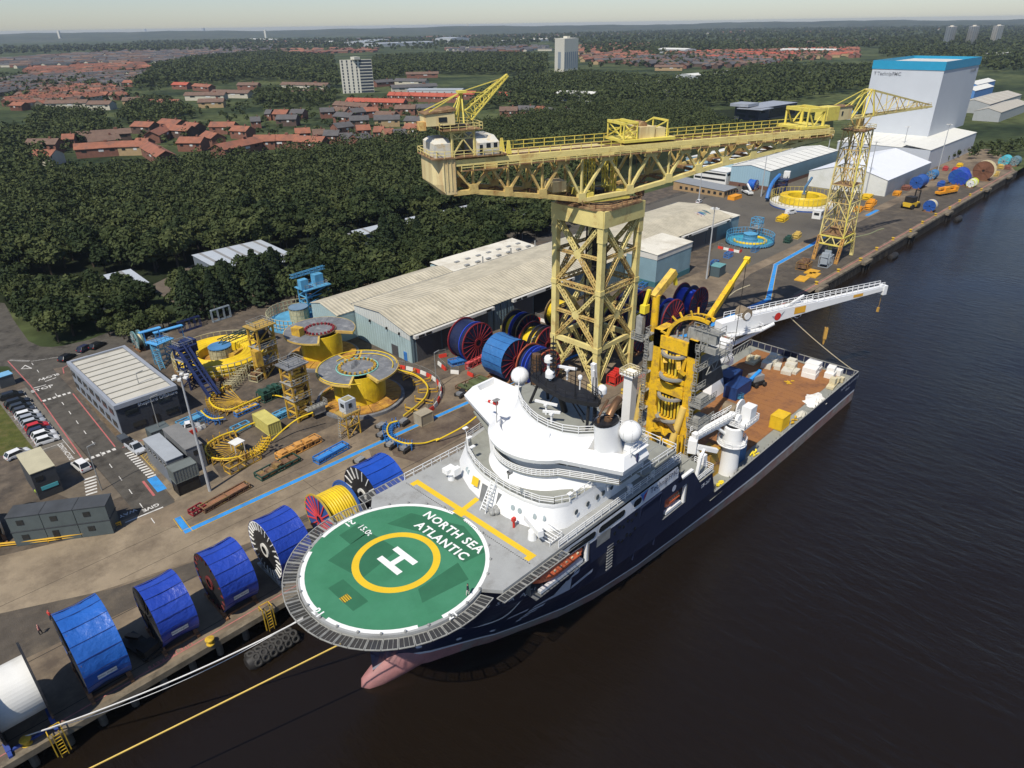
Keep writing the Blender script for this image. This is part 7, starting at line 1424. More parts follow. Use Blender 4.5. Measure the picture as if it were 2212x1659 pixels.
for px,m,l,lab in((z4(1185,565),'lorry_orange',5,'orange machine part by the white tent wall'),(z4(940,595),'machine_yellow',7,'long yellow skid by the front of the white tent shed'),(z4(975,645),'lorry_orange',6,'orange skid between the yellow ones beside the small crane'),(z4(955,680),'lorry_orange',5,'orange skid closest to the quay road'),(z4(870,695),'lorry_orange',5,'orange skid right behind the small crane mast'),(z4(1260,520),'scrap_red',6,'rusty brown skid beside the orange machine part'),(z4(1575,365),'beam_red',4,'red box on the far quay'),(z4(1655,375),'beam_red',5,'second red box on the far quay'),(z4(1690,340),'cargo_yellow',5,'yellow box behind the red boxes'),(z4(1540,490),'deep_blue',5,'open blue skip by the orange mobile crane'),(z4(2080,355),'scrap_red',5,'rust red box before the turquoise drum'),(z4(1970,405),'edge_ochre',7,'cream curved chute lying on the far quay'),(z4(2020,350),'edge_ochre',5,'cream box beside the turquoise drum'),(z4(260,770),'machine_yellow',6,'yellow beams on the traffic island by the pink spoked reel'),(z4(305,945),'machine_green',4,'small green machine by the paved strip'),(z4(375,910),'edge_ochre',4,'weathered cream tank by the paved strip')):
 x,y,_=G(*px);rack(lab,px,l,l*.55,1.5,.15,MATS.get(m,MO)if m!='lorry_orange' else mat('lorry_orange',(.72,.30,.02),var=.15),'machine_skid',2,int(x),MATS.get(m,MO)if m!='lorry_orange' else mat('lorry_orange',(.72,.30,.02)))
x0,y0,_=G(*zb(770,1200));container(49.2,51.8,117.2,123.6,.03,2.7,mat('pale_yellow_container',(.52,.46,.13),var=.15,scale=.6),'pale yellow shipping container between the two fan tracks')
container(72.3,75.3,98.2,100.6,.03,2.4,mat('buff_container',(.36,.31,.22),var=.15),'open fronted buff box on the blue walkway line',ribs=False)
x,y,_=G(*zb(520,1330));b=B();b.obox((x,y+.3),2.2,2.2,2.3,2.45,.2);[b.beam((x+u,y+.3+v,.03),(x+u,y+.3+v,2.3),.12)for u in(-.9,.9)for v in(-.9,.9)];tag(b.ob('shelter',M_RWHT,loc=(x,y,0)),'little white topped shelter inside the near fan track','shelter')
for k,(px,lab)in enumerate(((zb(1660,1130),'black tracked crawler nearest the stilted cabin'),(zb(1670,1200),'black tracked crawler between the stilted cabin and walkway line'),(zb(1740,1280),'black crawler at the outside of the blue roller curve'),(zb(1850,1310),'black crawler closest to the quay beside the blue roller curve'),(zb(1840,1095),'black crawler by the barrier end'),(zc(380,1590),'black crawler in front of the scrap platform'),(zb(1490,1410),'black and white pump set behind the last blue covered reel'))):
 x,y,_=G(*px);t=thing('crawler',lab,'machine',(x,y,0))
 for s in(-.8,.8):b=B();b.obox((x,y+s),2.1,.5,.05,.7,.2);b.ob('track',M_DK,t)
 b=B();b.obox((x,y),1.7,1.2,.4,1.0,.2);b.ob('body',M_GREY if k in(2,6)else M_SLAB,t)
 # red and white water barriers
M_BRED=mat('barrier_red',(.60,.05,.03),rough=.5,var=.12,scale=1);M_BWHT=mat('barrier_white',(.70,.68,.62),rough=.5,var=.1,scale=1)
def barrier_proto(m,label,grp):
 t=thing('road_barrier',label,'barrier',(0,0,0),grp);b=B();b.prism([(-.98,-.25),(.98,-.25),(.98,.25),(-.98,.25)],.03,.9,top=[(-.98,-.12),(.98,-.12),(.98,.12),(-.98,.12)]);b.ob('base',m,t)
 b=B();[b.beam(p,q,.06)for p,q in(((-.9,0,.9),(-.9,0,2)),((.9,0,.9),(.9,0,2)),((-.9,0,2),(.9,0,2)))];b.m=1;b.poly([(-.9,0,.9),(.9,0,.9),(.9,0,2),(-.9,0,2)]);b.ob('mesh_panel',[M_GREY,M_NET],t);return t
def barriers(runs,grp,labr,labw):
 pr=None;k=0
 for P in runs:
  P=[Vector((*G(*p,.4)[:2],0))for p in P];Q=arc_pts(P,12)if len(P)>3 else[P[0].lerp(P[-1],i/20)for i in range(21)];acc=0;last=Q[0]
  for a in Q[1:]:
   if(a-last).length>=1.98:
    d=a-last;m=(a+last)/2;an=math.atan2(d.y,d.x)
    if pr is None:pr=(barrier_proto(M_BRED,labr,grp),barrier_proto(M_BWHT,labw,grp));used=[0,0]
    j=k%2;o=pr[j]if not used[j]else dup(pr[j]);used[j]=1
    o.location=m;o.rotation_euler=(0,0,an);last=a;k+=1
barriers([[ze(1330,650),ze(1450,672),ze(1560,700),ze(1690,752),ze(1790,815),ze(1845,890),ze(1855,960),ze(1820,1060),ze(1750,1160),ze(1690,1200)]],'barriers curving round the near yellow drum','red barrier in the curve round the near yellow drum','white barrier in the curve round the near yellow drum')
barriers([[zc(20,940),zc(185,905)],[zc(10,1040),zc(110,1130),zc(195,1200)],[zc(215,1190),zc(330,1195),zc(440,1210)],[zc(500,1210),zc(580,1240),zc(660,1290)]],'barriers round the navy reel at the warehouse corner','red barrier fencing off the navy reel by the warehouse corner','white barrier fencing off the navy reel by the warehouse corner')
barriers([[zc(1620,300),zc(1890,385)],[zc(1960,430),zc(2150,500)]],'barriers at the open warehouse door','red barrier beside the open warehouse door','white barrier beside the open warehouse door')
barriers([[z3n(1750,580),z3n(1840,600),z3n(1930,618),z3n(1945,600)]],'barriers by the light blue basket','red barrier by the light blue basket','white barrier by the light blue basket')
barriers([[za(1510,880),za(1650,810)]],'barriers before the grey office','red barrier by the ladders before the grey office','white barrier by the ladders before the grey office')
# ---- buildings
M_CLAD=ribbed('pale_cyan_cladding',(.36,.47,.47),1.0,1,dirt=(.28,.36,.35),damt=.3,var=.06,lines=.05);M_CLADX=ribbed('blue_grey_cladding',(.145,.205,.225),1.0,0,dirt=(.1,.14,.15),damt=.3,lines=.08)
M_UPPER=ribbed('off_white_cladding',(.55,.57,.53),1.0,1,var=.06,lines=.05);M_ROOF=ribbed('cream_corrugated_roof',(.53,.475,.35),1.1,0,rough=.8,dirt=(.40,.36,.265),damt=.45,dscale=.25,var=.14,lines=.2)
M_ROOFW=mat('whitened_roof',(.68,.64,.53),rough=.8,var=.07,scale=.2,dirt=(.48,.43,.33),damt=.4,dscale=.15)
M_SHUT=ribbed('grey_shutter',(.085,.085,.088),.3,2,lines=.2);M_TRIM=mat('pale_trim',(.60,.58,.52),rough=.6,var=.1);M_BLKIN=mat('dark_interior',(.012,.012,.012),rough=.9)
wh=thing('warehouse','very long twin roofed pale cyan warehouse with cream corrugated roofs','warehouse',(90,140,0))
X0,X1=89.5,239.5
b=B();b.box(X0,X1,123.2,145.9,.02,7.2);b.m=1;b.box(X0+.01,X1,123.21,145.89,7.2,7.3);b.m=0
b.poly([(X0,123.2,7.2),(X0,145.9,7.2),(X0,145.9,9.2),(X0,134.6,10.2),(X0,123.2,7.5)]);b.poly([(X1,145.9,7.2),(X1,123.2,7.2),(X1,123.2,7.5),(X1,134.6,10.2),(X1,145.9,9.2)]);b.poly([(X0,145.9,7.2),(X1,145.9,7.2),(X1,145.9,9.2),(X0,145.9,9.2)]);b.ob('wall',[M_CLAD,M_UPPER],wh)
b=B();b.poly([(X0-.06,123.2,5.9),(X0-.06,123.2,7.5),(X0-.06,134.6,10.15),(X0-.06,145.9,9.15),(X0-.06,145.9,7.2)]);b.ob('gable_band',M_UPPER,wh)
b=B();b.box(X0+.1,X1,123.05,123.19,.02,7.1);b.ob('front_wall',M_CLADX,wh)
def slope(x0,x1,y0,z0,y1,z1,m,step,nm='roof_sheet'):
 n=max(1,int(round((x1-x0)/step)));src=None
 for k in range(n):
  xa=x0+(x1-x0)*k/n;xb=xa+(x1-x0)/n-.05;dz=.03*(k%2)
  if src is None:b=B();b.loft([[(xa,y0,z0),(xb,y0,z0),(xb,y0,z0+.12),(xa,y0,z0+.12)],[(xa,y1,z1),(xb,y1,z1),(xb,y1,z1+.12),(xa,y1,z1+.12)]],cap=True);src=b.ob(nm,m,wh)
  else:piece(nm,src,wh,(xa-x0,0,dz))
slope(X0-.4,X1+.4,122.6,7.45,134.6,10.25,M_ROOF,6.0);slope(X0-.4,X1+.4,134.6,10.25,146.3,9.3,M_ROOF,6.0)
b=B();b.box(84.6,126,146.4,158.8,.02,7.3);b.poly([(84.6,146.4,7.3),(84.6,158.8,7.3),(84.6,158.8,7.6),(84.6,154,8.9),(84.6,146.4,7.4)][::-1]);b.box(126,161,146.4,160,.02,8.0);b.ob('rear_wall',M_CLAD,wh)
slope(84.4,126,146.3,7.4,154,8.95,M_ROOF,6);slope(84.4,126,154,8.95,159,7.7,M_ROOF,6);slope(126,161.4,146.3,8.1,160.2,8.7,M_ROOFW,6)
b=B();b.box(X0-.4,X1,146.35,146.8,9.2,9.32);b.ob('valley_gutter',mat('gutter_dark',(.05,.07,.09),rough=.5),wh)
for i in range(7):
 for y in(149.5,154):b=B();b.box(131+i*4.4,132.6+i*4.4,y,y+.9,8.6,8.9);b.ob('roof_light',M_GREY,wh)
for x in(137,149,160):b=B();b.tube((x,148.6,8.3),(x,148.6,10.4),.22,n=8);b.ob('flue',M_GREY,wh)
for x0,x1 in((91,115),(124,147),(206,236)):
 for k in range(max(1,int((x1-x0)/8))):b=B();xa=x0+k*8;b.box(xa,xa+7.5,122.9,123.04,.03,6.3);b.ob('shutter_door',M_BLKIN if(x0==124 and k==1)else M_SHUT,wh)
 b=B();b.box(x0-1,x1+1,121.8,123.03,6.5,7.3);cp=b.ob('door_canopy',M_TRIM,wh)
 for xx in(x0,x0+2.2,(x0+x1)/2,x1-2):b=B();b.box(xx,xx+1.7,121.7,121.79,6.62,7.2);b.ob('vent_opening',M_DK,cp)
for y in(127,132,139):b=B();b.box(X0-.5,X0-.05,y,y+.3,6.4,7.0);b.ob('wall_lamp',M_DK,wh)
b=B();b.box(X0-.12,X0-.02,128.5,131.0,.03,2.9);b.ob('side_door',M_SHUT,wh);b=B();b.box(X0-.14,X0-.02,125,126.2,.03,2.3);b.ob('small_door',M_BBLU,wh)
for x0 in(116.6,119.2,121.6):b=B();b.box(x0,x0+.12,122.95,123.04,.03,6.9);b.ob('wall_joint',M_DK,wh)
def shed(label,P0,lx,ly,z0,zr,mw,mr,a=0.0,name='shed',ridge='x',group=None,cat='building',strips=None,seam=None,nroof=1,door=None,mono=False,win=None,base=None,hip=False):
 """gabled (or single pitch) building; P0 its corner, lx along its own x, ly across"""
 t=thing(name,label,cat,(P0[0],P0[1],0),group);ca,sa=math.cos(a),math.sin(a)
 P=lambda x,y,z:(P0[0]+ca*x-sa*y,P0[1]+sa*x+ca*y,z)
 b=B();ym=ly/2
 if ridge=='x' and not mono:A_,C_=[P(0,0,.02),P(0,ly,.02),P(0,ly,z0),P(0,ym,zr),P(0,0,z0)],[P(lx,0,.02),P(lx,ly,.02),P(lx,ly,z0),P(lx,ym,zr),P(lx,0,z0)]
 else:A_,C_=[P(0,0,.02),P(0,ly,.02),P(0,ly,zr if mono else z0),P(0,0,z0)],[P(lx,0,.02),P(lx,ly,.02),P(lx,ly,zr if mono else z0),P(lx,0,z0)]
 if hip:h_=ly*.5;A_=[P(0,0,.02),P(0,ly,.02),P(0,ly,z0),P(0,0,z0)];C_=[P(lx,0,.02),P(lx,ly,.02),P(lx,ly,z0),P(lx,0,z0)]
 b.poly(A_);b.poly(C_[::-1]);b.poly([P(0,0,.02),P(0,0,z0),P(lx,0,z0),P(lx,0,.02)]);zz_=zr if mono else z0;b.poly([P(0,ly,.02),P(lx,ly,.02),P(lx,ly,zz_),P(0,ly,zz_)]);wl=b.ob('wall',mw,t)
 o=.25;sl_=[((-o,z0),(ly+o,zr))]if mono else[((-o,z0-.1),(ym,zr)),((ym,zr),(ly+o,z0-.1))]
 if hip:
  b=B();R1,R2=P(h_,ym,zr),P(lx-h_,ym,zr);E=[P(-o,-o,z0),P(lx+o,-o,z0),P(lx+o,ly+o,z0),P(-o,ly+o,z0)]
  b.poly([E[0],E[1],R2,R1]);b.poly([E[1],E[2],R2]);b.poly([E[2],E[3],R1,R2]);b.poly([E[3],E[0],R1]);b.ob('roof',mr,t);return t,P
 for(ya,zA),(yb,zB)in sl_:
  for k in range(nroof):
   xa=-o+(lx+2*o)*k/nroof;xb=-o+(lx+2*o)*(k+1)/nroof-(.04 if nroof>1 else 0);b=B();b.loft([[P(xa,ya,zA),P(xb,ya,zA),P(xb,ya,zA+.12),P(xa,ya,zA+.12)],[P(xa,yb,zB),P(xb,yb,zB),P(xb,yb,zB+.12),P(xa,yb,zB+.12)]],cap=True);b.ob('roof_panel' if nroof>1 else 'roof',mr,t)
  if seam:
   for k in range(seam[0]):xa=lx*(k+.5)/seam[0];b=B();b.loft([[P(xa-seam[2],ya,zA+.125),P(xa+seam[2],ya,zA+.125),P(xa+seam[2],ya,zA+.17),P(xa-seam[2],ya,zA+.17)],[P(xa-seam[2],yb,zB+.125),P(xa+seam[2],yb,zB+.125),P(xa+seam[2],yb,zB+.17),P(xa-seam[2],yb,zB+.17)]],cap=True);b.ob('roof_strip',seam[1],t)
 for(side,x0,x1,za_,zb_,m,nm)in(win or()):
  b=B()
  if side=='f':b.loft([[P(x0,-.06,za_),P(x1,-.06,za_),P(x1,-.06,zb_),P(x0,-.06,zb_)],[P(x0,.04,za_),P(x1,.04,za_),P(x1,.04,zb_),P(x0,.04,zb_)]],cap=True)
  else:b.loft([[P(-.06,x0,za_),P(-.06,x1,za_),P(-.06,x1,zb_),P(-.06,x0,zb_)],[P(.04,x0,za_),P(.04,x1,za_),P(.04,x1,zb_),P(.04,x0,zb_)]],cap=True)
  b.ob(nm,m,t)
 return t,P
M_TEAL=mat('teal_base',(.05,.15,.17),var=.1);M_PBLUE=mat('annex_blue',(.21,.32,.36),rough=.6,var=.08,dirt=(.16,.25,.28),damt=.3,streak=True)
t,P=shed('light blue annex with a white flat roof in front of the long warehouse',(173.4,111.2),19.2,11.2,10.2,10.9,M_PBLUE,M_ROOFW,mono=True,name='annex');b=B();b.box(173.3,192.7,111.1,122.4,8.6,10.15);b.ob('upper_band',M_TRIM,t);b=B();b.box(173.3,192.7,111.1,122.4,.02,1.7);b.ob('base_band',M_TEAL,t)
shed('small teal lean-to at the far end of the long warehouse',(240.4,124),7,12,6.4,7.2,M_PBLUE,M_ROOFW,mono=True,name='lean_to')
M_CHAR=mat('charcoal_brick',(.042,.046,.055),rough=.7,var=.15,scale=1.2);M_LGREY=mat('office_grey',(.22,.245,.275),rough=.6,var=.06);M_PROOF=mat('cream_panel_roof',(.50,.475,.40),rough=.7,var=.06,dirt=(.42,.39,.32),damt=.3)
t,P=shed('two storey charcoal office with a cream ribbed roof beside the road',(29.2,139.1),11.7,29.0,6.3,6.4,M_CHAR,mat('roof_edge_grey',(.30,.32,.34)),name='office',mono=True)
for k in range(10):b=B();b.loft([[(29.8,140+2.74*k,6.56),(40.4,140+2.74*k,6.56),(40.4,140+2.74*k,6.7),(29.8,140+2.74*k,6.7)],[(29.8,142.66+2.74*k,6.56),(40.4,142.66+2.74*k,6.56),(40.4,142.66+2.74*k,6.7),(29.8,142.66+2.74*k,6.7)]],cap=True);b.ob('roof_panel',M_PROOF,t);b=B();b.box(29.8,40.4,142.64+2.74*k,142.84+2.74*k,6.56,6.86);b.ob('roof_rib',mat('roof_rib_grey',(.27,.26,.22)),t)
for x0,x1,y0,y1 in((28.9,29.6,138.8,168.4),(40.5,41.2,138.8,168.4),(29.6,40.5,138.8,139.6),(29.6,40.5,167.7,168.4)):b=B();b.box(x0,x1,y0,y1,6.0,6.95);b.ob('parapet',mat('parapet_grey',(.28,.30,.33),var=.06),t)
b=B();b.box(29.1,29.19,139.2,168,.02,5.98);b.ob('side_cladding',M_LGREY,t)
for k in range(7):
 for z in(1.0,3.9):b=B();b.box(29.0,29.09,141+4*k,143.4+4*k,z,z+1.3);b.ob('window',M_GLASSD,t)
for x0,z0 in((30.6,4.0),(37.0,4.3),(31.4,.9),(38,1.2)):b=B();b.box(x0,x0+2.4,138.98,139.08,z0,z0+1.1);b.ob('window',M_GLASSD,t)
b=B();b.box(35.2,36.4,138.98,139.08,.05,2.2);b.ob('door',M_DK,t)
write('Shepherd Offshore',1.02,mat('sign_letters',(.62,.64,.66)),'building_lettering',t,M4=frame((37.1,138.94,5.45),(1,0,0),(0,0,1)),bold=.012)
def cabin(label,c,lx,ly,h_,a,mw,mr,name='portable_cabin',cat='cabin',wins=(),group=None,z0=.05):
 t=thing(name,label,cat,(c[0],c[1],z0),group);b=B();b.obox(c,lx,ly,z0,z0+h_,a);b.ob('shell',mw,t);b=B();b.obox(c,lx+.16,ly+.16,z0+h_,z0+h_+.12,a);b.ob('roof',mr,t);ca,sa=math.cos(a),math.sin(a)
 for side,u,v,z,ww,hh,m,nm in wins:
  x,y=(u,-ly/2-.03)if side=='f' else(-lx/2-.03,u);b=B();b.obox((c[0]+ca*x-sa*y,c[1]+sa*x+ca*y),ww if side=='f' else.08,.08 if side=='f' else ww,z0+z,z0+z+hh,a);b.ob(nm,m,t)
 return t
M_CABG=mat('cabin_slate',(.085,.105,.105),rough=.6,var=.12,scale=.7);M_CABR=mat('felt_roof',(.055,.06,.065),rough=.85,var=.2)
ca_=math.radians(-33.5)
for i in range(3):
 for lv in range(2):
  u=-4.6+4.75*i;c=(11.4+math.cos(ca_)*u+.6,112.8+math.sin(ca_)*u+.8)
  cabin(('lower','upper')[lv]+(' slate cabin at the photo edge end of the dark block',' slate cabin in the middle of the dark block',' slate cabin at the road end of the dark block')[i],c,4.66,3.2,2.66,ca_,M_CABG,M_CABR,wins=[('f',-.6,0,1.1,1.0,.9,M_GLASSD,'window')]if(i,lv)!=(1,0)else[('f',-1,0,.1,.9,2,M_DK,'door')],group='dark two storey site cabins',z0=.05+2.8*lv)
b=B();P_=[G(*p)[:2]for p in((0,1183),(105,1172),(215,1155),(262,1135))];b.path([(x,y,.75)for x,y in P_],.16,6);b.path([(x,y,.35)for x,y in P_],.1,6);[b.beam((x,y,.03),(x,y,.9),.16)for x,y in P_];tag(b.ob('crash_rail',mat('rail_orange',(.62,.36,.03),var=.15),loc=(*P_[1],0)),'yellow crash rail along the foot of the dark site cabins','barrier')
x,y,_=G(233,1118);b=B();b.obox((x,y),2.6,.12,1.4,3.2,-.3);b.beam((x-1,y,.03),(x-1,y,1.5),.12);b.beam((x+1,y,.03),(x+1,y,1.5),.12);b.m=1;b.obox((x-.03,y-.09),2.0,.05,2.5,2.8,-.3);b.obox((x-.03,y-.09),2.0,.05,1.7,2.1,-.3);tag(b.ob('notice_board',[mat('board_slate',(.10,.14,.19)),M_GREY],loc=(x,y,0)),'slate notice board at the end of the dark site cabins','sign')
cabin('charcoal two storey unit with a cream roof and turquoise sign beside the road',(13.2,131.4),3.7,8.6,5.3,0,mat('unit_charcoal',(.05,.055,.06),var=.12),mat('cream_felt',(.46,.42,.28),var=.1),wins=[('f',.2,0,1.6,2.6,.7,mat('turquoise_sign',(.10,.45,.5)),'sign'),('f',-.8,0,3.6,1.2,.8,M_GLASSD,'window')])
cabin('two storey grey cabin with a pale roof by the zebra crossing',(30.6,120.2),2.9,10.6,4.9,0,mat('cabin_mid',(.16,.17,.18),var=.12),mat('pale_roof',(.33,.35,.36),var=.1),wins=[('l',k*2.4-4.4,0,3.2,1.3,.9,M_GLASSD,'window')for k in range(4)])
cabin('two storey grey cabin with a darker roof behind the pale roofed one',(34.6,121.4),3.0,10.4,4.9,0,mat('cabin_mid',(.16,.17,.18)),mat('grey_felt',(.20,.195,.18),var=.15),wins=[('f',.3,0,3.2,1.2,.9,M_GLASSD,'window')])
container(28.7,32.4,110.6,113.0,.03,2.5,M_DK,'dark ground level container under the grey green one',ribs=False);container(28.6,32.6,110.5,113.2,2.56,2.5,mat('grey_green_container',(.15,.165,.15),var=.15),'grey green container stacked at the corner by the lamp mast')
container(32.2,35.8,131.6,134.4,.03,2.4,mat('slate_container',(.10,.12,.12),var=.12),'lone slate container in front of the charcoal office');cabin('flat white topped kiosk beside the road junction',(33.4,176.6),3.6,3.2,3.0,.0,M_CHAR,mat('kiosk_white',(.55,.53,.46)))
cabin('blue topped gatehouse at the photo edge by the road',(18.6,182.6),3.0,2.6,2.6,.1,mat('gate_grey',(.09,.1,.1)),mat('gate_blue',(.17,.38,.56)));cabin('white kiosk with a dark window beneath the raised yellow basket',(287.8,110.4),3.6,3.4,3.2,.1,M_RWHT,M_RWHT,wins=[('f',0,0,1.5,2.4,1.0,M_GLASSD,'window'),('l',0,0,1.5,2,1.0,M_GLASSD,'window')],name='kiosk')
cabin('dark teal hut at the foot of the mast beyond the warehouse annex',(196.8,103.6),4.6,3.4,3.2,.1,mat('hut_slate',(.07,.10,.11)),mat('hut_teal',(.13,.3,.3)),name='hut')
M_GSHED=mat('pale_steel_roof',(.42,.45,.47),rough=.5,var=.06);M_GSTR=mat('roof_grey_strip',(.24,.235,.22));M_GWALL=mat('slate_cladding',(.15,.175,.2),var=.08)
shed('pale roofed steel shed with grey strips half hidden by trees, nearer the road',(40.4,217.6),24,14.6,4.6,5.6,M_GWALL,M_GSHED,mono=True,seam=(4,M_GSTR,.5));shed('pale roofed steel shed with grey strips beside the open shed yard',(84,205.4),24,26.5,4.8,5.8,M_GWALL,M_GSHED,mono=True,seam=(5,M_GSTR,.5),win=[('l',6,12,.1,3.4,mat('sign_navy',(.03,.06,.2)),'sign_board')])
shed('long pale roofed shed glimpsed behind the conifers',(124,213.5),42,5,4.8,5.6,M_GWALL,M_GSHED,mono=True,seam=(6,M_GSTR,.5));shed('pale roofed shed glimpsed through trees left of the crane jib',(178,211),46,6,4.8,5.6,M_GWALL,M_GSHED,mono=True,seam=(6,M_GSTR,.5))
M_BWALL=ribbed('sky_blue_cladding',(.30,.44,.50),1.2,1,lines=.04,var=.05);M_WROOF=mat('bright_white_roof',(.70,.685,.61),rough=.6,var=.05)
t,P=shed('large sky blue warehouse with a bright white roof in the middle distance',(324,150),78,20,9.0,10.6,M_BWALL,M_WROOF,seam=(11,M_GSTR,.22));b=B();b.box(323.9,402.1,149.9,170.1,.02,1.8);b.ob('brick_base',mat('brick_base',(.16,.085,.06),var=.15),t)
b=B();b.box(324.2,402,149.86,149.98,1.8,8.8);b.ob('front_cladding',ribbed('shaded_blue_cladding',(.15,.25,.29),1.2,0,lines=.08),t)  # river face in darker blue: its shade is painted into the colour
shed('white roofed shed behind the sky blue warehouse, nearer one',(334,174),66,13,8,9.2,M_BWALL,M_WROOF,seam=(8,M_GSTR,.2));shed('white roofed shed behind the sky blue warehouse, farther one',(336,190),64,13,8,9.2,M_BWALL,M_WROOF)
M_SANDB=mat('sand_brick',(.36,.24,.12),var=.12);M_GLOW=mat('slate_roof_grey',(.25,.26,.26),var=.08)
shed('white two storey office with ribbon windows beside the sky blue warehouse',(322,171),14,18,6.0,6.2,M_RWHT,M_RWHT,mono=True,name='office',win=[('l',.5,17.5,1.6,2.6,M_GLASSD,'window'),('l',.5,17.5,4.2,5.1,M_GLASSD,'window'),('f',1,13,4.2,5.1,M_GLASSD,'window')])
shed('long low sand brick office with a grey roof',(296.5,157.6),11.5,27,2.9,4.0,M_SANDB,M_GLOW,name='office',ridge='x',mono=True,win=[('l',1+k*3,2.4+k*3,.9,2.2,M_GLASSD,'window')for k in range(8)]+[('f',1+k*2.6,2.6+k*2.6,.9,2.3,M_GLASSD,'window')for k in range(4)])
# the tall white tower building
M_WTW=ribbed('tower_white_cladding',(.50,.525,.55),1.0,2,lines=.0,var=.03,depth=.03);M_CYAN=mat('cyan_band',(.022,.27,.44),rough=.5,var=.05)
t=thing('tower_building','huge windowless white tower building with a cyan band round its top','building',(421,110,0))
b=B();b.box(421,506,110,158,.02,10.6);b.ob('lower_block',M_WTW,t)
for k in range(17):b=B();xa=420.8+5.02*k;b.loft([[(xa,109.8,10.62),(xa+4.9,109.8,10.62),(xa+4.9,109.8,10.8),(xa,109.8,10.8)],[(xa,124,12.4),(xa+4.9,124,12.4),(xa+4.9,124,12.6),(xa,124,12.6)]],cap=True);b.ob('roof_panel',M_WROOF,t)
for k in range(8):b=B();ya=124+4.3*k;b.loft([[(420.8,ya,10.62),(420.8,ya+4.2,10.62),(420.8,ya+4.2,10.8),(420.8,ya,10.8)],[(458,ya,12.4),(458,ya+4.2,12.4),(458,ya+4.2,12.6),(458,ya,12.6)]][::-1],cap=True);b.ob('roof_panel',M_WROOF,t)
b=B();P1_=[(457,122.6),(525,122.6),(525,160),(457,160)];P2_=[(456,121.8),(526,121.8),(526,161),(456,161)]
b.prism(P1_,12.0,46.4,cap=False);b.ob('tower_wall',M_WTW,t);b=B();b.prism([(x+(-.3 if x<480 else.3),y+(-.3 if y<140 else.3))for x,y in P1_],46.4,50.8,cap=False);b.loft([[(x,y,50.8)for x,y in P1_],[(x,y,49.0)for x,y in P1_]]);b.loft([[(x+(-.3 if x<480 else.3),y+(-.3 if y<140 else.3),50.8)for x,y in P1_],[(x,y,50.8)for x,y in P1_]]);b.ob('top_band',M_CYAN,t);b=B();b.poly([(x,y,49.2)for x,y in P1_]);b.ob('tower_roof',M_TRIM,t)
write('TechnipFMC',2.5,mat('tower_letters',(.22,.23,.25)),'tower_lettering',t,M4=frame((456.8,150.4,44.0),(0,-1,0),(0,0,1)),bold=.03);write('TechnipFMC',2.4,MATS['tower_letters'],'tower_lettering',t,M4=frame((514,122.4,44.0),(1,0,0),(0,0,1)),bold=.03)
b=B();b.poly([(456.9,158.6,45.0),(456.9,157.4,45.0),(456.9,157.9,42.9)]);b.ob('tower_emblem',MATS['tower_letters'],t)
b=B();b.box(420.9,420.98,126.5,135,.03,6.4);b.ob('roller_door',mat('door_beige',(.40,.38,.36),var=.05),t);b=B();b.box(420.8,420.98,126.2,135.3,6.4,7.4);b.ob('door_canopy',M_SLAB,t);b=B();b.box(420.9,420.98,113.4,115.6,.03,2.6);b.ob('side_door',M_DK,t)
M_TENT=mat('white_tent_sheet',(.68,.68,.62),rough=.6,var=.05,dirt=(.58,.58,.5),damt=.3,dscale=.15,bump=.3,bscale=.4)
t,P=shed('white fabric shed with a low pitched roof before the tall tower building',(346,104.6),60,36,7.2,12.2,M_TENT,mat('tent_roof',(.74,.75,.76),rough=.5,var=.03),name='storage_tent');b=B();b.box(346.4,406,104.4,104.56,.03,6.6);b.ob('grey_side',mat('tent_grey',(.27,.29,.31),var=.08),t)
# forecourt beyond: dark glass building and sheds past the tower
t,P=shed('dark grey modern office with a flat overhanging roof beyond the woods',(560,276),60,22,9.6,9.8,mat('modern_dark',(.05,.055,.065),var=.2),mat('modern_roof',(.30,.32,.35)),a=-.06,name='modern_office',mono=True,win=[('l',3,9,2,4,M_GLASS,'window'),('l',12,20,2,4,M_GLASS,'window'),('l',12,20,5.4,7.4,M_GLASS,'window')]+[('f',3+2.2*k,4.2+2.2*k,5.5,7.5,M_GLASSD,'window')for k in range(3)]+[('f',16,58,1,8,M_GLASSD,'glazed_wall')]);b=B();b.box(553,572,270,292,8.9,9.4);b.box(556,574,284,300,10.2,12.4);b.ob('porch_roof',mat('modern_roof',(.30,.32,.35)),t)
M_CORN=mat('cornflower_blue',(.10,.24,.5),var=.08)
shed('white roofed blue sided shed at the photo edge past the tower',(930,214),74,16,7,9.5,M_CORN,M_WROOF);shed('second white roofed blue sided shed beside the tower edge',(850,196),70,14,7,9.5,M_CORN,M_WROOF);shed('wide buff roofed shed with a brick corner past the tower',(716,152),110,24,7.5,10.5,mat('shed_grey',(.36,.37,.36),var=.06),mat('buff_roof',(.44,.40,.32),var=.08),seam=(6,M_TRIM,.6));shed('low buff shed nearer the river past the tower',(664,132),90,18,7,9.5,mat('shed_grey',(.36,.37,.36)),mat('buff_roof',(.44,.40,.32)))
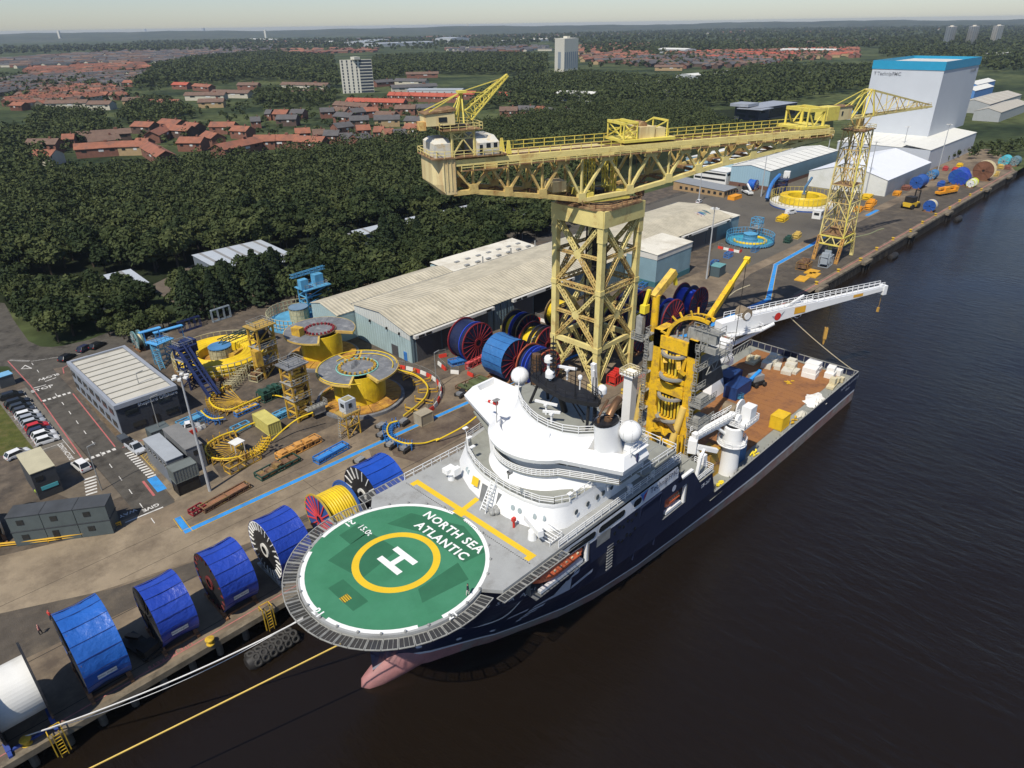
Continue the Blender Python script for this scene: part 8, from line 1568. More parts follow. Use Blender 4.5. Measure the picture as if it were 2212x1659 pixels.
# ---- vehicles
M_TYRE=mat('tyre_rubber',(.018,.018,.018),rough=.8,var=.2)
def car(label,x,y,a,col,l=4.3,wd=1.8,h_=1.46,van=False,pick=False,group=None,name='parked_car',rough=.3):
 t=thing(name,label,'van' if van else('pickup' if pick else 'car'),(0,0,0),group);m=mat('car_paint_%d_%d_%d'%tuple(int(c*99)for c in col),col,rough=rough,var=.03,spec=.5)
 hb=h_*.56;b=B();s=[(-.5,.30,hb*.75),(-.485,.22,hb),(-.2,.18,hb*1.02),(.2,.18,hb*1.02),(.44,.2,hb*.86),(.5,.3,hb*.6)]
 b.loft([[(l*u,-wd/2*.96,z0),(l*u,-wd/2,(z0+z1)/2),(l*u,-wd/2*.93,z1),(l*u,wd/2*.93,z1),(l*u,wd/2,(z0+z1)/2),(l*u,wd/2*.96,z0)]for u,z0,z1 in s],cap=True);b.ob('body',m,t,smooth=True)
 u0,u1,u2,u3=(-.49,-.47,.26,.4)if van else((-.06,-.02,.16,.3)if pick else(-.47,-.36,.1,.29));q=wd/2
 def cab(e,z1,z0=hb):return[[(l*u0-e,-q*.9-e,z0),(l*u3+e,-q*.9-e,z0),(l*u3+e,q*.9+e,z0),(l*u0-e,q*.9+e,z0)],[(l*u1-e,-q*.74-e,z1),(l*u2+e,-q*.74-e,z1),(l*u2+e,q*.74+e,z1),(l*u1-e,q*.74+e,z1)]]
 b=B();b.loft(cab(0,h_-.05));b.ob('glazing',M_GLASSD if not van else m,t);r=cab(.01,h_-.06);b=B();b.prism([(p[0],p[1])for p in r[1]],h_-.09,h_,top=[(p[0]*.97,p[1]*.9)for p in r[1]]);b.ob('roof',m,t)
 for k in range(4):i,j=r[0][k],r[1][k];b=B();b.beam(i,j,.1);b.ob('pillar',m,t)
 if van:b=B();b.box(l*.3,l*.37,-q*.74,q*.74,hb+.1,h_-.35);b.box(-l*.3,l*.2,-q*.92,-q*.86,hb+.15,h_-.35);b.ob('window',M_GLASSD,t)
 if pick:b=B();b.box(-l*.47,-l*.08,-q*.8,q*.8,hb+.01,hb+.06);b.ob('load_bed',M_DK,t)
 ws=None
 for ux in(-.31,.32):
  for vy in(-1,1):
   if ws is None:b=B();b.tube((0,-.11,0),(0,.11,0),.33,n=12);ws=b.ob('wheel',M_TYRE,t);ws.location=(ux*l,vy*(q-.12),.33)
   else:piece('wheel',ws,t,(ux*l,vy*(q-.12),.33))
 for vy in(-1,1):b=B();b.box(l*.47,l*.497,vy*q*.75-.18,vy*q*.75+.18,hb*.6,hb*.76);b.ob('headlight',M_GREY,t);b=B();b.box(-l*.502,-l*.487,vy*q*.78-.12,vy*q*.78+.12,hb*.7,hb*.95);b.ob('tail_light',M_RED,t)
 t.location=(x,y,.03);t.rotation_euler=(0,0,a);return t
W_,K_,S_,N_=(.72,.72,.7),(.016,.017,.019),(.40,.42,.44),(.03,.035,.07)
for k,(c,lab,l)in enumerate(((K_,'black estate car alone in the first bay by the barrier',4.7),(K_,'black van like car at the start of the packed row',4.9),((.03,.035,.04),'charcoal car second in the packed row',4.3),((.05,.055,.065),'dark grey car just before the white ones',4.2),(W_,'white car next to the dark grey one',4.4),((.30,.32,.35),'grey silver car beside the white one',4.4),(S_,'silver car next to the red one',4.3),((.52,.025,.025),'bright red car in the parked row',4.2),(N_,'navy car beside the red one',4.4),(W_,'white hatchback second from the cream roofed unit',4.3),(W_,'white car at the end of the row by the cream roofed unit',4.2))):
 yy=(174.6 if k==0 else 169.6-(k-1)*2.44);car(lab,17.9+.05*math.sin(k*3),yy,math.radians(-3+3*math.sin(k)),c,l,h_=1.46 if k not in(1,9)else 1.65,group='cars parked in the bays beside the road')
car('white off-roader standing by the road below the parked row',19.6,132.6,math.radians(97),W_,4.6,1.9,1.8);car('silver pickup truck towing a small trailer in front of the office',28.9,131.8,math.radians(-84),(.46,.48,.50),5.3,1.9,1.8,pick=True)
b=B();b.obox((28.4,136.6),1.5,2.4,.5,1.3,.05);tag(b.ob('trailer',mat('trailer_slate',(.06,.07,.08)),loc=(28.4,136.6,0)),'small dark trailer behind the silver pickup','trailer')
car('white van crossing the far yard below the raised basket',287.4,121.6,math.radians(-12),W_,5.4,2.0,2.2,van=True);car('white car on the access road near the hook block',*G(*z3b(770,1200))[:2],.2,W_);car('dark car outside the long brick office',*G(*z3b(1185,1020))[:2],.9,K_);car('black car beside the sky blue warehouse corner',*G(*z3b(1140,1080))[:2],.9,K_);car('white pickup truck in the shed yard',*G(*za(1510,855))[:2],-.3,W_,5.2,2,2,pick=True);car('black car beside the flat kiosk at the junction',*G(146,776)[:2],.6,K_);car('dark blue car between the kiosk and the office',*G(186,756)[:2],.5,N_);car('dark car behind the grey office',*G(212,750)[:2],.5,K_);car('white car in the fenced lot by the site cabins',*G(40,985)[:2],.2,W_)
def truck(label,px,a,m,style,name,cat):
 x,y,_=G(*px);t=thing(name,label,cat,(0,0,0));b=B()
 if style=='crane':b.box(-6.5,6.5,-1.3,1.3,.9,1.9);b.box(4.6,6.8,-1.3,1.3,1.9,3.1);b.ob('chassis',m,t);b=B();b.beam((-6,0,3.2),(7,.2,2.9),.9,.9);b.ob('boom',m,t);b=B();b.box(-2.8,.4,-1.2,1.2,1.9,3.4);b.ob('crane_cab',m,t);xs=(-5,-3.4,-1,.8,4.4,5.8)
 elif style=='lift':b.box(-1.6,1.8,-1.0,1.0,.5,1.5);b.ob('chassis',m,t);b=B();b.box(-1.3,.6,-.9,.9,1.5,2.9);b.ob('cab',M_DK,t);b=B();[b.beam((2.0,s,.1),(2.0,s,4.2),.22)for s in(-.5,.5)];b.beam((2,-.5,4.1),(2,.5,4.1),.2);[b.beam((2.0,s,.3),(3.4,s,.3),.15)for s in(-.5,.5)];b.ob('mast',M_DK,t);xs=(-1.1,1.3)
 else:b.box(-4,4,-1.2,1.2,.8,1.6);b.ob('chassis',m,t);b=B();b.box(1.2,3.6,-1.2,1.2,1.6,3.2);b.ob('cab',M_DK,t);b=B();b.beam((-3.4,0,2.2),(1,0,4.4),.7);b.ob('boom',m,t);xs=(-2.8,2.6)
 for u in xs:
  for v in(-1.05,1.05):b=B();b.tube((u,v-.22,.62),(u,v+.22,.62),.6,n=12);b.ob('wheel',M_TYRE,t)
 t.location=(x,y,.03);t.rotation_euler=(0,0,a)
 if style=='lift':t.scale=(1,1,1)
 return t
MLO=mat('lorry_orange',(.72,.30,.02));truck('orange mobile crane lorry parked on the far quay road',z4(1580,560),-.3,MLO,'crane','mobile_crane','crane lorry')
t=truck('yellow forklift on the far quay road',z4(1290,670),-.2,mat('fork_yellow',(.66,.42,.03)),'lift','forklift','forklift');t.scale=(1.9,1.9,1.7)
truck('yellow and black forklift beside the blue walkway line behind the ship',zk(440,640),-.4,mat('fork_yellow',(.66,.42,.03)),'lift','forklift','forklift');t=truck('white telehandler by the long brick office',z3b(1270,1110),.9,M_RWHT,'tele','telehandler','telehandler');t=truck('low black buggy in front of the scrap platform',zc(420,1560),.3,M_SLAB,'lift','utility_buggy','buggy');t.scale=(.6,.6,.4)
truck('black low loader parked between the covered reels',z7(880,930),-1.3,M_DK,'tele','low_loader','vehicle').scale=(.75,.9,.6)
x,y,_=G(*z3b(1140,1160));container(x-3.4,x+3.4,y-1.6,y+1.6,.03,1.6,MLO,'open orange skip beside the road to the brick office',name='skip',cat='skip')
# ============================================================ trees, houses and the town to the horizon
def leafmat(name,c0,c1,c2):
 m=bpy.data.materials.new(name);m.use_nodes=True;t=m.node_tree;t.nodes.clear();L=t.links.new
 o=_n(t,'ShaderNodeOutputMaterial');p=_n(t,'ShaderNodeBsdfPrincipled');p.inputs['Roughness'].default_value=.75;p.inputs['Specular IOR Level'].default_value=.15
 g=_n(t,'ShaderNodeNewGeometry');oi=_n(t,'ShaderNodeObjectInfo');n1=_n(t,'ShaderNodeTexNoise');n1.inputs['Scale'].default_value=.11;n1.inputs['Detail'].default_value=6;n1.inputs['Roughness'].default_value=.7;L(g.outputs['Position'],n1.inputs['Vector'])
 a=_n(t,'ShaderNodeMath',operation='MULTIPLY_ADD');a.inputs[1].default_value=.34;L(oi.outputs['Random'],a.inputs[0]);L(n1.outputs[0],a.inputs[2])
 s=_n(t,'ShaderNodeMath',operation='SUBTRACT');s.inputs[1].default_value=.17;L(a.outputs[0],s.inputs[0])
 r=_n(t,'ShaderNodeValToRGB');e=r.color_ramp.elements;e[0].position=.32;e[0].color=(*c0,1);e[1].position=.7;e[1].color=(*c2,1);k=e.new(.5);k.color=(*c1,1)
 L(s.outputs[0],r.inputs[0]);L(r.outputs[0],p.inputs['Base Color']);L(p.outputs[0],o.inputs[0]);return m
M_LEAF=leafmat('broad_leaves',(.020,.032,.010),(.036,.050,.016),(.070,.084,.027));M_NEED=leafmat('conifer_needles',(.012,.020,.008),(.018,.030,.012),(.028,.042,.016));M_BARK=mat('tree_bark',(.06,.045,.03),rough=.9,var=.3)
M_LEAFS=leafmat('sunny_leaves',(.035,.048,.014),(.055,.070,.022),(.085,.098,.034))
def leaves(rg,n,kind,size):
 """leaf quads spread over the lobes of a crown of unit height; returns vertices (4n,3)"""
 if kind=='cone':
  h=rg.random(n)**.8;r=.26*(1-h)**.85*(.75+.3*rg.random(n))+.01;a=rg.random(n)*6.283;r*=1+.12*np.sin(a*5+h*40)
  c=np.c_[r*np.cos(a),r*np.sin(a),.06+.94*h];nr=np.c_[np.cos(a),np.sin(a),np.full(n,.5)]
 else:
  nl=13;ph=rg.random(nl)*6.283;lr=.12+.10*rg.random(nl);rad=.26*np.sqrt(rg.random(nl));rad[0]=0
  lc=np.c_[rad*np.cos(ph),rad*np.sin(ph),.36+.46*rg.random(nl)*(1-rad*1.2)];lc[0]=(0,0,.80);k=rg.integers(0,nl,n)
  d=rg.normal(size=(n,3));d/=np.linalg.norm(d,axis=1)[:,None];d[:,2]=np.abs(d[:,2])*1.0-.25*(rg.random(n)<.35)
  c=lc[k]+d*(lr[k]*(.8+.3*rg.random(n)))[:,None];nr=d
 nr=nr+rg.normal(size=(n,3))*.55;nr/=np.linalg.norm(nr,axis=1)[:,None];t=np.cross(nr,rg.normal(size=(n,3)));t/=np.linalg.norm(t,axis=1)[:,None];u=np.cross(nr,t);s=(size*(.6+.8*rg.random(n)))[:,None]
 return np.stack([c-t*s-u*s*.6,c+t*s-u*s*.4,c+t*s*.8+u*s*.7,c-t*s*.7+u*s*.5],1).reshape(-1,3)
def quadmesh(name,V,m):
 me=bpy.data.meshes.new(name);n=len(V)//4;me.vertices.add(4*n);me.vertices.foreach_set('co',V.astype(np.float32).ravel());me.loops.add(4*n);me.loops.foreach_set('vertex_index',np.arange(4*n,dtype=np.int32));me.polygons.add(n);me.polygons.foreach_set('loop_start',np.arange(0,4*n,4,dtype=np.int32));me.materials.append(m);me.update(calc_edges=True);return me
NR=np.random.default_rng(5)
CROWN=[quadmesh('crown',leaves(NR,1500,'round',.040),M_LEAF)for _ in range(7)];CROWN_S=[quadmesh('crown',leaves(NR,1100,'round',.046),M_LEAFS)for _ in range(2)];CONE=[quadmesh('crown',leaves(NR,1500,'cone',.030),M_NEED)for _ in range(3)]
bt=B();bt.tube((0,0,0),(0,0,.5),.03,.018,6);[bt.tube((0,0,.3),(.16*math.cos(a),.16*math.sin(a),.55),.014,.006,5)for a in(0,1.6,3.1,4.6)];_o=bt.ob('trunk',M_BARK);TRUNK=_o.data;bpy.data.objects.remove(_o)
def inpoly(p,P):
 c=False
 for(x0,y0),(x1,y1)in zip(P,P[1:]+P[:1]):
  if(y0>p[1])!=(y1>p[1])and p[0]<(x1-x0)*(p[1]-y0)/(y1-y0)+x0:c=not c
 return c
NT=[0]
def tree(x,y,h_,kind,label,group):
 t=thing('conifer_tree' if kind=='cone' else 'tree',label,'tree',(x,y,0),group);t.rotation_euler=(0,0,RN.random()*6.28)
 me=RN.choice(CONE if kind=='cone' else(CROWN_S if kind=='sun' else CROWN));k=RN.uniform(.95,1.35)if kind!='cone' else 1.15
 o=bpy.data.objects.new('crown',me);COL.objects.link(o);o.parent=t;o.scale=(h_*k,h_*k,h_)
 o=bpy.data.objects.new('trunk',TRUNK);COL.objects.link(o);o.parent=t;o.scale=(h_,h_,h_);NT[0]+=1
def sample(P,sp,rg):
 """jittered points about sp metres apart inside a ground polygon"""
 xs,ys=[p[0]for p in P],[p[1]for p in P];out=[];y=min(ys);r=0
 while y<max(ys):
  x=min(xs)+(r%2)*sp/2
  while x<max(xs):
   p=(x+rg.uniform(-.38,.38)*sp,y+rg.uniform(-.38,.38)*sp)
   if inpoly(p,P):out.append(p)
   x+=sp
  y+=sp*.87;r+=1
 return out
def gp(*pts):return[G(*p)[:2]for p in pts]
STUFF=[]
WOOD=gp((-40,440),(40,410),(130,392),(300,385),(470,362),(700,342),(820,322),(960,298),(1250,240),(1480,238),(1560,282),(1640,302),(1420,330),(1230,425),(1100,452),(900,482),(640,540),(560,550),(430,568),(330,600),(285,590),(120,600),(60,610),(-40,620))
rg=random.Random(21)
wood=sorted(sample(WOOD,8.3,rg),key=lambda p:p[0]**2+p[1]**2);NEAR=[]
BELTS=[('hedge tree of the belt between the road bend and the striped sheds',gp((25,640),(85,655),(180,655),(330,640),(345,690),(245,710),(170,732),(105,745),(70,732),(35,690)),6.0,8,11,'round'),('leafy bush before the conifers by the basket',gp((235,725),(330,690),(390,700),(330,740),(260,760)),5,5,7,'sun'),('tree in the belt behind the long warehouse',[(92,166),(118,164),(160,168),(215,178),(235,186),(240,200),(180,196),(110,192),(86,180)],7.4,8,12,'round'),('tree hiding the long pale shed behind the warehouse belt',[(112,200),(240,198),(240,210),(112,212)],7.6,9,12,'round'),('roadside tree at the far left bend',gp((-40,590),(60,612),(85,652),(20,650),(-40,640)),7,7,10,'round'),('tree between the striped sheds and the conifers',[(62,196),(84,190),(120,198),(122,206),(100,203),(70,212)],7,8,11,'round')]
for lab,P,sp,h0,h1,kind in BELTS:
 for p in sample(P,sp,rg):tree(p[0],p[1],rg.uniform(h0,h1),kind,lab,'trees round the sheds behind the yard')
for px,h_,lab in(((418,690),15,'dark pointed conifer in front of the open shed yard'),((470,680),13,'dark conifer just beyond the pointed one by the shed yard'),((500,668),14,'second dark conifer beside the striped shed'),((563,655),16,'tall dark conifer at the warehouse corner'),((602,640),15,'dark conifer next to the tallest at the warehouse corner'),((690,600),14,'dark conifer behind the near half of the warehouse'),((835,556),15,'pair of conifers, nearer one, behind the warehouse'),((865,548),14,'pair of conifers, farther one, behind the warehouse'),((905,540),12,'dark conifer at the end of the pair behind the warehouse')):tree(*G(*px)[:2],h_,'cone',lab,'dark conifers behind the yard')
tree(*G(1065,530)[:2],13,'round','big rounded tree beside the grass island at the warehouse rear',None)
# ---- houses: prototypes, then copies
MR=[mat('red_tile_roof',(.28,.108,.062),rough=.85,var=.18,scale=.3,dirt=(.17,.085,.06),damt=.4,dscale=.2),mat('brown_tile_roof',(.15,.095,.068),rough=.85,var=.2,scale=.3),mat('grey_slate_roof',(.095,.09,.088),rough=.8,var=.2,scale=.3),mat('bright_red_tile_roof',(.36,.085,.05),rough=.85,var=.12,scale=.3)]
MWL=[mat('red_brick',(.20,.09,.06),rough=.85,var=.2,scale=.5),mat('buff_brick',(.38,.27,.14),rough=.85,var=.15,scale=.5),mat('cream_render',(.50,.46,.36),rough=.8,var=.1),mat('dark_brick',(.10,.065,.05),rough=.85,var=.2)]
PRO={}
def hproto(i,j):
 """unit house: 1 long, 1 deep, walls 5 high, ridge 7.6 (scaled to fit)"""
 t=thing('house','x','house',(0,0,0));b=B();b.poly([(-.5,-.5,0),(-.5,-.5,5),(-.5,0,7.5),(-.5,.5,5),(-.5,.5,0)]);b.poly([(.5,-.5,0),(.5,.5,0),(.5,.5,5),(.5,0,7.5),(.5,-.5,5)]);b.poly([(-.5,-.5,0),(.5,-.5,0),(.5,-.5,5),(-.5,-.5,5)]);b.poly([(-.5,.5,0),(-.5,.5,5),(.5,.5,5),(.5,.5,0)]);b.ob('wall',MWL[j],t)
 b=B()
 for s in(-1,1):b.loft([[(-.53,s*.56,4.75),(.53,s*.56,4.75),(.53,s*.56,4.95),(-.53,s*.56,4.95)],[(-.53,0,7.55),(.53,0,7.55),(.53,0,7.75),(-.53,0,7.75)]],cap=True)
 r=b.ob('roof',MR[i],t);b=B();b.box(.2,.27,-.06,.06,6.9,8.7);b.ob('chimney',MWL[0],r)
 for s in(-1,1):
  for x in(-.3,.1,.36):b=B();b.box(x-.06,x+.06,s*.5-.012,s*.5+.012,3.0,4.2);b.ob('window',M_GLASSD if x!=.1 else mat('white_frame',(.6,.6,.57)),t)
 return t
HN=[0]
def house(c,l,d,a,i,j,label,hs=1.0,group='houses beyond the wood'):
 k=(i,j);o=PRO[k]if k not in PRO and not PRO.update({k:hproto(i,j)})else None
 if o is None:o=PRO[k]if PRO[k].get('label')=='x' else dup(PRO[k])
 o.location=(c[0],c[1],0);o.rotation_euler=(0,0,a);o.scale=(l,d,hs);o['label']=label;o['group']=group;HN[0]+=1
def hrow(p,q,i,j,label,d=8.5,hs=1.12,n=1):
 A_,C_=Vector(G(*p,7.6)),Vector(G(*q,7.6));D=C_-A_
 for k in range(n):m=A_+D*((k+.5)/n);house((m.x,m.y),D.length/n*(.99 if n>1 else 1),d,math.atan2(D.y,D.x),i,j,label if n==1 else label,hs)
COLN=('orange red','brown','grey','bright red');WLN=('red brick','buff brick','cream','dark brick')
r1=lambda x,y,o=0:(o+x*.26856,y*.26856)
LST=[(0,'500,1090,600,1085,00;620,1070,1040,1040,13;700,1110,950,1088,13;600,1168,940,1146,00;960,1146,1190,1140,01;1195,1150,1330,1225,00;280,1215,450,1215,02;1090,985,1240,990,03;1310,962,1460,975,03;1210,1065,1325,1012,00;1340,1012,1540,1022,03;1500,990,1600,1000,03;1700,990,1890,990,00;1660,1062,1750,1082,00;1880,1020,2010,1026,00;1740,1172,2040,1112,00;2050,1102,2212,1096,00;1450,1112,1640,1112,00;1100,1122,1200,1122,00;230,1127,470,1125,10;1210,806,1440,806,02;1500,748,1810,746,12;1720,727,2010,731,12;1600,802,1800,797,11;720,817,900,816,12;990,790,1150,786,11;380,812,700,806,12;1000,650,1080,650,00;1400,666,1520,668,30;1570,676,1700,686,00;1920,669,2080,669,10'),(540,'130,890,180,890,20;200,890,310,890,00;335,886,440,886,20;220,932,380,930,23;0,950,80,946,20;560,876,670,871,20;680,866,790,870,10;800,882,910,872,20;910,872,1020,866,00;700,908,830,916,20;800,942,950,936,23;1000,937,1200,931,21;1020,902,1170,906,10;1260,942,1380,946,21;1170,852,1330,850,10;1330,847,1480,842,21;670,1002,800,986,20;360,1042,480,1036,00;500,1052,600,1046,10;600,1057,720,1056,20;720,1082,820,1076,20;830,1092,940,1076,20;850,1017,960,1011,00;1000,1027,1080,1026,00;1070,1047,1150,1041,01;1150,1052,1250,1046,20;1260,1002,1390,1010,01;40,1097,390,1092,00;380,1102,600,1110,00;270,665,625,672,12;330,735,610,725,12;1000,650,1140,640,20;1180,635,1420,640,22;1140,690,1490,675,22;1260,585,1510,580,10'),(1080.1,'0,867,140,866,10;150,857,280,860,20;300,862,360,866,01;365,872,590,882,21;1250,527,1470,527,11;760,475,970,468,20;1100,455,1300,448,20;870,345,1110,350,30;640,395,860,385,00;1900,415,2212,420,30;1680,430,1880,425,20')]
rg=random.Random(4);seen={}
for o,s in LST:
 for it in s.split(';'):
  x0,y0,x1,y1,c=it.split(',');i,j=int(c[0]),int(c[1]);A_=r1(float(x0),float(y0),o);C_=r1(float(x1),float(y1),o);long_=abs(float(x1)-float(x0))>170
  zone=('behind the far left wood' if A_[0]<300 else 'above the middle of the wood' if A_[0]<560 else 'left of the crane head' if A_[0]<1000 else 'right of the crane head');lab='%s house with %s roof %s'%(('long ' if long_ else 'small ')+WLN[j],COLN[i],zone);seen[lab]=seen.get(lab,0)+1
  kk=seen[lab];extra=('',' (second)',' (third)',' (fourth)',' (fifth)',' (sixth)',' (seventh)',' (eighth)')[min(kk-1,7)]
  hrow(A_,C_,i,j,lab+extra,d=rg.uniform(9.5,12.5))
for p,q,n,i,lab in((r1(785,795,540),r1(1250,806,540),9,3,'bright red terrace house in the row below the cream tower block'),(r1(1120,748,540),r1(1700,762,540),10,3,'terrace house in the longer red row to the right of the tower block'),(r1(1710,738,540),r1(2110,752,540),6,3,'terrace house in the red row behind the derrick jib'),(r1(690,822,540),r1(960,842,540),5,1,'terrace house in the brown row in front of the bright red terrace')):hrow(p,q,i,0,lab,d=9,n=n,hs=1.15)
# far rows of houses in pixel-wide bands of the town, the first hundred as things
HS=[]
def town(P,sp,cols,walls,ang0,wide,rowp,seed,label):
 rg=random.Random(seed)
 for p in sample(P,sp,rg):
  if rg.random()<.80:
   i,j=rg.choice(cols),rg.choice(walls);l=rg.uniform(.75,1.5)*wide;a=ang0+(math.pi/2 if rg.random()<.22 else 0)+rg.uniform(-.05,.05);HS.append((p[0]**2+p[1]**2,p,l,rg.uniform(8,11),a,i,j,label))
for P,sp,cols,walls,a,wd_,lab in((gp((0,232),(90,200),(200,190),(250,195),(270,215),(130,228),(60,240)),15,[0,0,1],[2,0],.5,14,'red roofed terrace house at the far left of the town'),(gp((60,152),(300,138),(330,150),(200,165),(80,170)),22,[0,0,1],[0],.6,24,'red roofed house in the far left rows'),(gp((0,178),(100,165),(330,160),(300,185),(150,195),(0,210)),19,[2,2,1,2],[2,3,1],.6,24,'grey roofed house in the far left rows'),(gp((0,130),(250,112),(600,100),(560,120),(420,140),(300,136),(80,145),(0,150)),36,[2,1,2],[2,0,2],.7,40,'distant grey roofed house'),(gp((560,118),(700,118),(820,112),(810,106),(620,108)),40,[0,1],[0],.7,40,'distant red house'),(gp((1000,118),(1180,110),(1180,100),(960,106)),44,[2,1,2],[2,0],.4,44,'distant grey house'),(gp((1260,140),(1400,135),(1400,96),(1250,100)),34,[0,0,1],[0,1],.3,34,'distant red house'),(gp((1270,128),(1500,122),(1640,128),(1700,145),(1500,150),(1400,145)),24,[2,2,1],[0,3],.3,28,'grey roofed terrace house right of the second tower block'),(gp((1420,116),(1850,106),(1860,126),(1600,135)),24,[0,0,3,1],[0,1],.3,26,'red roofed terrace house beyond the crane jib'),(gp((1600,88),(1900,82),(1880,92),(1600,98)),55,[1,2],[0],.3,55,'distant house'),(gp((450,92),(1100,76),(1700,66),(2100,58),(2100,64),(1400,76),(900,92),(500,104)),130,[2,1,0,2],[2,0,2],.4,110,'distant roof')):town(P,sp,cols,walls,a,wd_,0,int(wd_*7),lab)
HS.sort(key=lambda h:h[0]);q=0
for h in HS[:max(0,290-HN[0])]:house(h[1],h[2],h[3],h[4],h[5],h[6],h[7],group='far houses of the town')
bw,br_=B(),B()
for _,p,l,d,a,i,j,lab in HS[max(0,290-HN[0]):]:
 T=Matrix.Translation((p[0],p[1],0))@Matrix.Rotation(a,4,'Z')@Matrix.Diagonal((l,d,1,1));bw.T=br_.T=T;bw.m=j;br_.m=4+i;bw.box(-.5,.5,-.5,.5,0,5)
 for s in(-1,1):bw.m=4+i;bw.poly([(-.52,s*.55,4.9),(.52,s*.55,4.9),(.52,0,7.8),(-.52,0,7.8)][::s])
 bw.m=j;bw.poly([(-.5,-.5,5),(-.5,0,7.6),(-.5,.5,5)]);bw.poly([(.5,.5,5),(.5,0,7.6),(.5,-.5,5)])
bw.T=None;bw.ob('distant_houses',MWL+MR,kind='stuff')
# tower blocks and far sheds
def block(label,tops,z,m,bands,wm,depth=None):
 P=[G(*p,z)[:2]for p in tops];a,b_,c=map(lambda p:Vector((*p,0)),P);P=[(a.x,a.y),(b_.x,b_.y),(c.x,c.y),(a.x+c.x-b_.x,a.y+c.y-b_.y)];t=thing('tower_block',label,'tower block',(*P[1],0));bd=B();bd.prism(P,0,z);bd.ob('wall',m,t)
 bd=B();cx,cy=sum(p[0]for p in P)/4,sum(p[1]for p in P)/4;bd.box(cx-4,cx+4,cy-4,cy+4,z,z+3);bd.ob('plant_room',m,t)
 for k in range(bands[0]):
  z0=z-(k+.9)*z/bands[0];zw=z/bands[0]*(.72 if bands[0]==11 else.5)
  for f,n,w_ in((0,bands[1],.3),(1,bands[2],.96 if bands[2]==1 else.6)):
   p,q=(Vector((*P[f],0)),Vector((*P[f+1],0)));nn=(q-p).cross(Vector((0,0,1))).normalized()
   if nn.dot(p)>0:nn=-nn
   for i in range(n):u,v=p.lerp(q,(i+.5-w_/2)/n)+nn*.1,p.lerp(q,(i+.5+w_/2)/n)+nn*.1;bd=B();bd.poly([(u.x,u.y,z0),(v.x,v.y,z0),(v.x,v.y,z0+zw),(u.x,u.y,z0+zw)]);bd.ob('window',wm,t)
M_BLK=mat('block_cream',(.62,.59,.49),rough=.7,var=.05);M_BLG=mat('block_grey',(.42,.44,.44),rough=.7,var=.05)
block('cream tower block with dark balconies on its shaded side',(r1(718,482,540),r1(870,478,540),r1(975,475,540)),37,M_BLK,(11,4,1),mat('balcony_dark',(.035,.045,.06)))
block('pale tower block with grey vertical stripes above the crane jib',(r1(442,308,1080.1),r1(520,310,1080.1),r1(632,305,1080.1)),50,M_BLK,(1,1,7),mat('stripe_grey',(.25,.29,.32)))
for k,(x,lab)in enumerate(((1588,'first of the three slab blocks above the tower building'),(1770,'middle of the three slab blocks above the tower building'),(1968,'last of the three slab blocks above the tower building'))):x0=1620.1+x*.26756;block(lab,((x0,57.5-k*.8),(x0+11,58-k),(x0+23.5,57-k)),48,mat('block_stone',(.60,.56,.47),var=.06),(14,2,3),mat('block_window_buff',(.34,.31,.27)))  # slab block windows are a darker buff than the stone walls
def farshed(p,q,h_,label,m=M_WROOF,mw=None,dp=40):A_,C_=Vector(G(*p,h_)),Vector(G(*q,h_));D=C_-A_;shed(label,(A_.x,A_.y),D.length,dp,h_*.8,h_,mw or M_BLG,m,a=math.atan2(D.y,D.x),name='far_shed')
for p,q,h_,lab,dp in((r1(440,735,1080.1),r1(740,745,1080.1),9,'white roofed hall with a brick corner amid the trees',26),(r1(1095,680,1080.1),r1(1340,645,1080.1),7,'pale roofed workshop amid trees, nearer end',16),(r1(1345,725,1080.1),r1(1600,700,1080.1),6,'white unit with skylights amid trees',14),(r1(750,615,1080.1),r1(1000,612,1080.1),6,'grey green low hall beyond the second tower block',30),(r1(1570,600,1080.1),r1(1930,570,1080.1),6,'wide pale workshop yard roof',34),(r1(1270,385,1080.1),r1(1490,390,1080.1),12,'white four square block beyond the terraces',40),(r1(1880,735,1080.1),r1(2060,715,1080.1),6,'rounded white shed near the modern office',18),(r1(20,325,1080.1),r1(480,306,1080.1),10,'long white factory roof left of the second tower block',60),(r1(950,335,540),r1(1120,312,540),14,'big grey distant hall, first of the group',120),(r1(1050,345,540),r1(1500,330,540),14,'long grey distant hall',120),(r1(1490,300,540),r1(1620,300,540),22,'tall grey distant hall at the end of the group',120),(r1(350,335,540),r1(660,330,540),10,'low pale distant warehouse',80),(r1(1970,310),r1(2180,315),12,'white distant works beside a chimney like tower',80),(r1(1260,716,540),r1(1700,716,540),6,'low grey school building with a blue panel behind the red terrace',22),(r1(560,590,1620),r1(800,560,1620),6,'buff flat roof in the trees right of the jib',30),(r1(240,392,1620),r1(690,395,1620),9,'pale works roof above the red terraces',50),(r1(1990,430,1620),r1(2212,420,1620),9,'pale roof at the photo edge under the slab blocks',50),(r1(820,900,1620),r1(870,890,1620),6,'blue covered stack beside the tower building',12)):farshed(p,q,h_,lab,M_WROOF if 'white' in lab or 'pale' in lab else(M_CORN if 'blue covered' in lab else mat('distant_grey_roof',(.33,.35,.36),var=.05)),dp=dp)
for k,(x,y0,y1,w_,lab)in enumerate(((490,123,164,12,'thin pale tower at the far left skyline'),(1640,112,133,16,'small tower on the left skyline'),(2140,120,152,12,'pale slim tower beside the white distant works'),(3340,98,120,20,'white block on the skyline above the cream tower block'),(2735,108,122,20,'grey square block on the skyline'),(1170,115,125,10,'grey stub on the skyline'))):x=x*.26856 if x<2212 else 540+(x-1588)*.26856;g0=G(x,y1*.54,0);z=GV(0,y0*.54,g0);wq=w_*.27/F*math.hypot(*g0[:2]);b=B();b.obox(g0,wq,wq,0,z,.6);tag(b.ob('far_tower',M_BLK if k in(0,2,3)else M_BLG,loc=g0),lab,'tower')
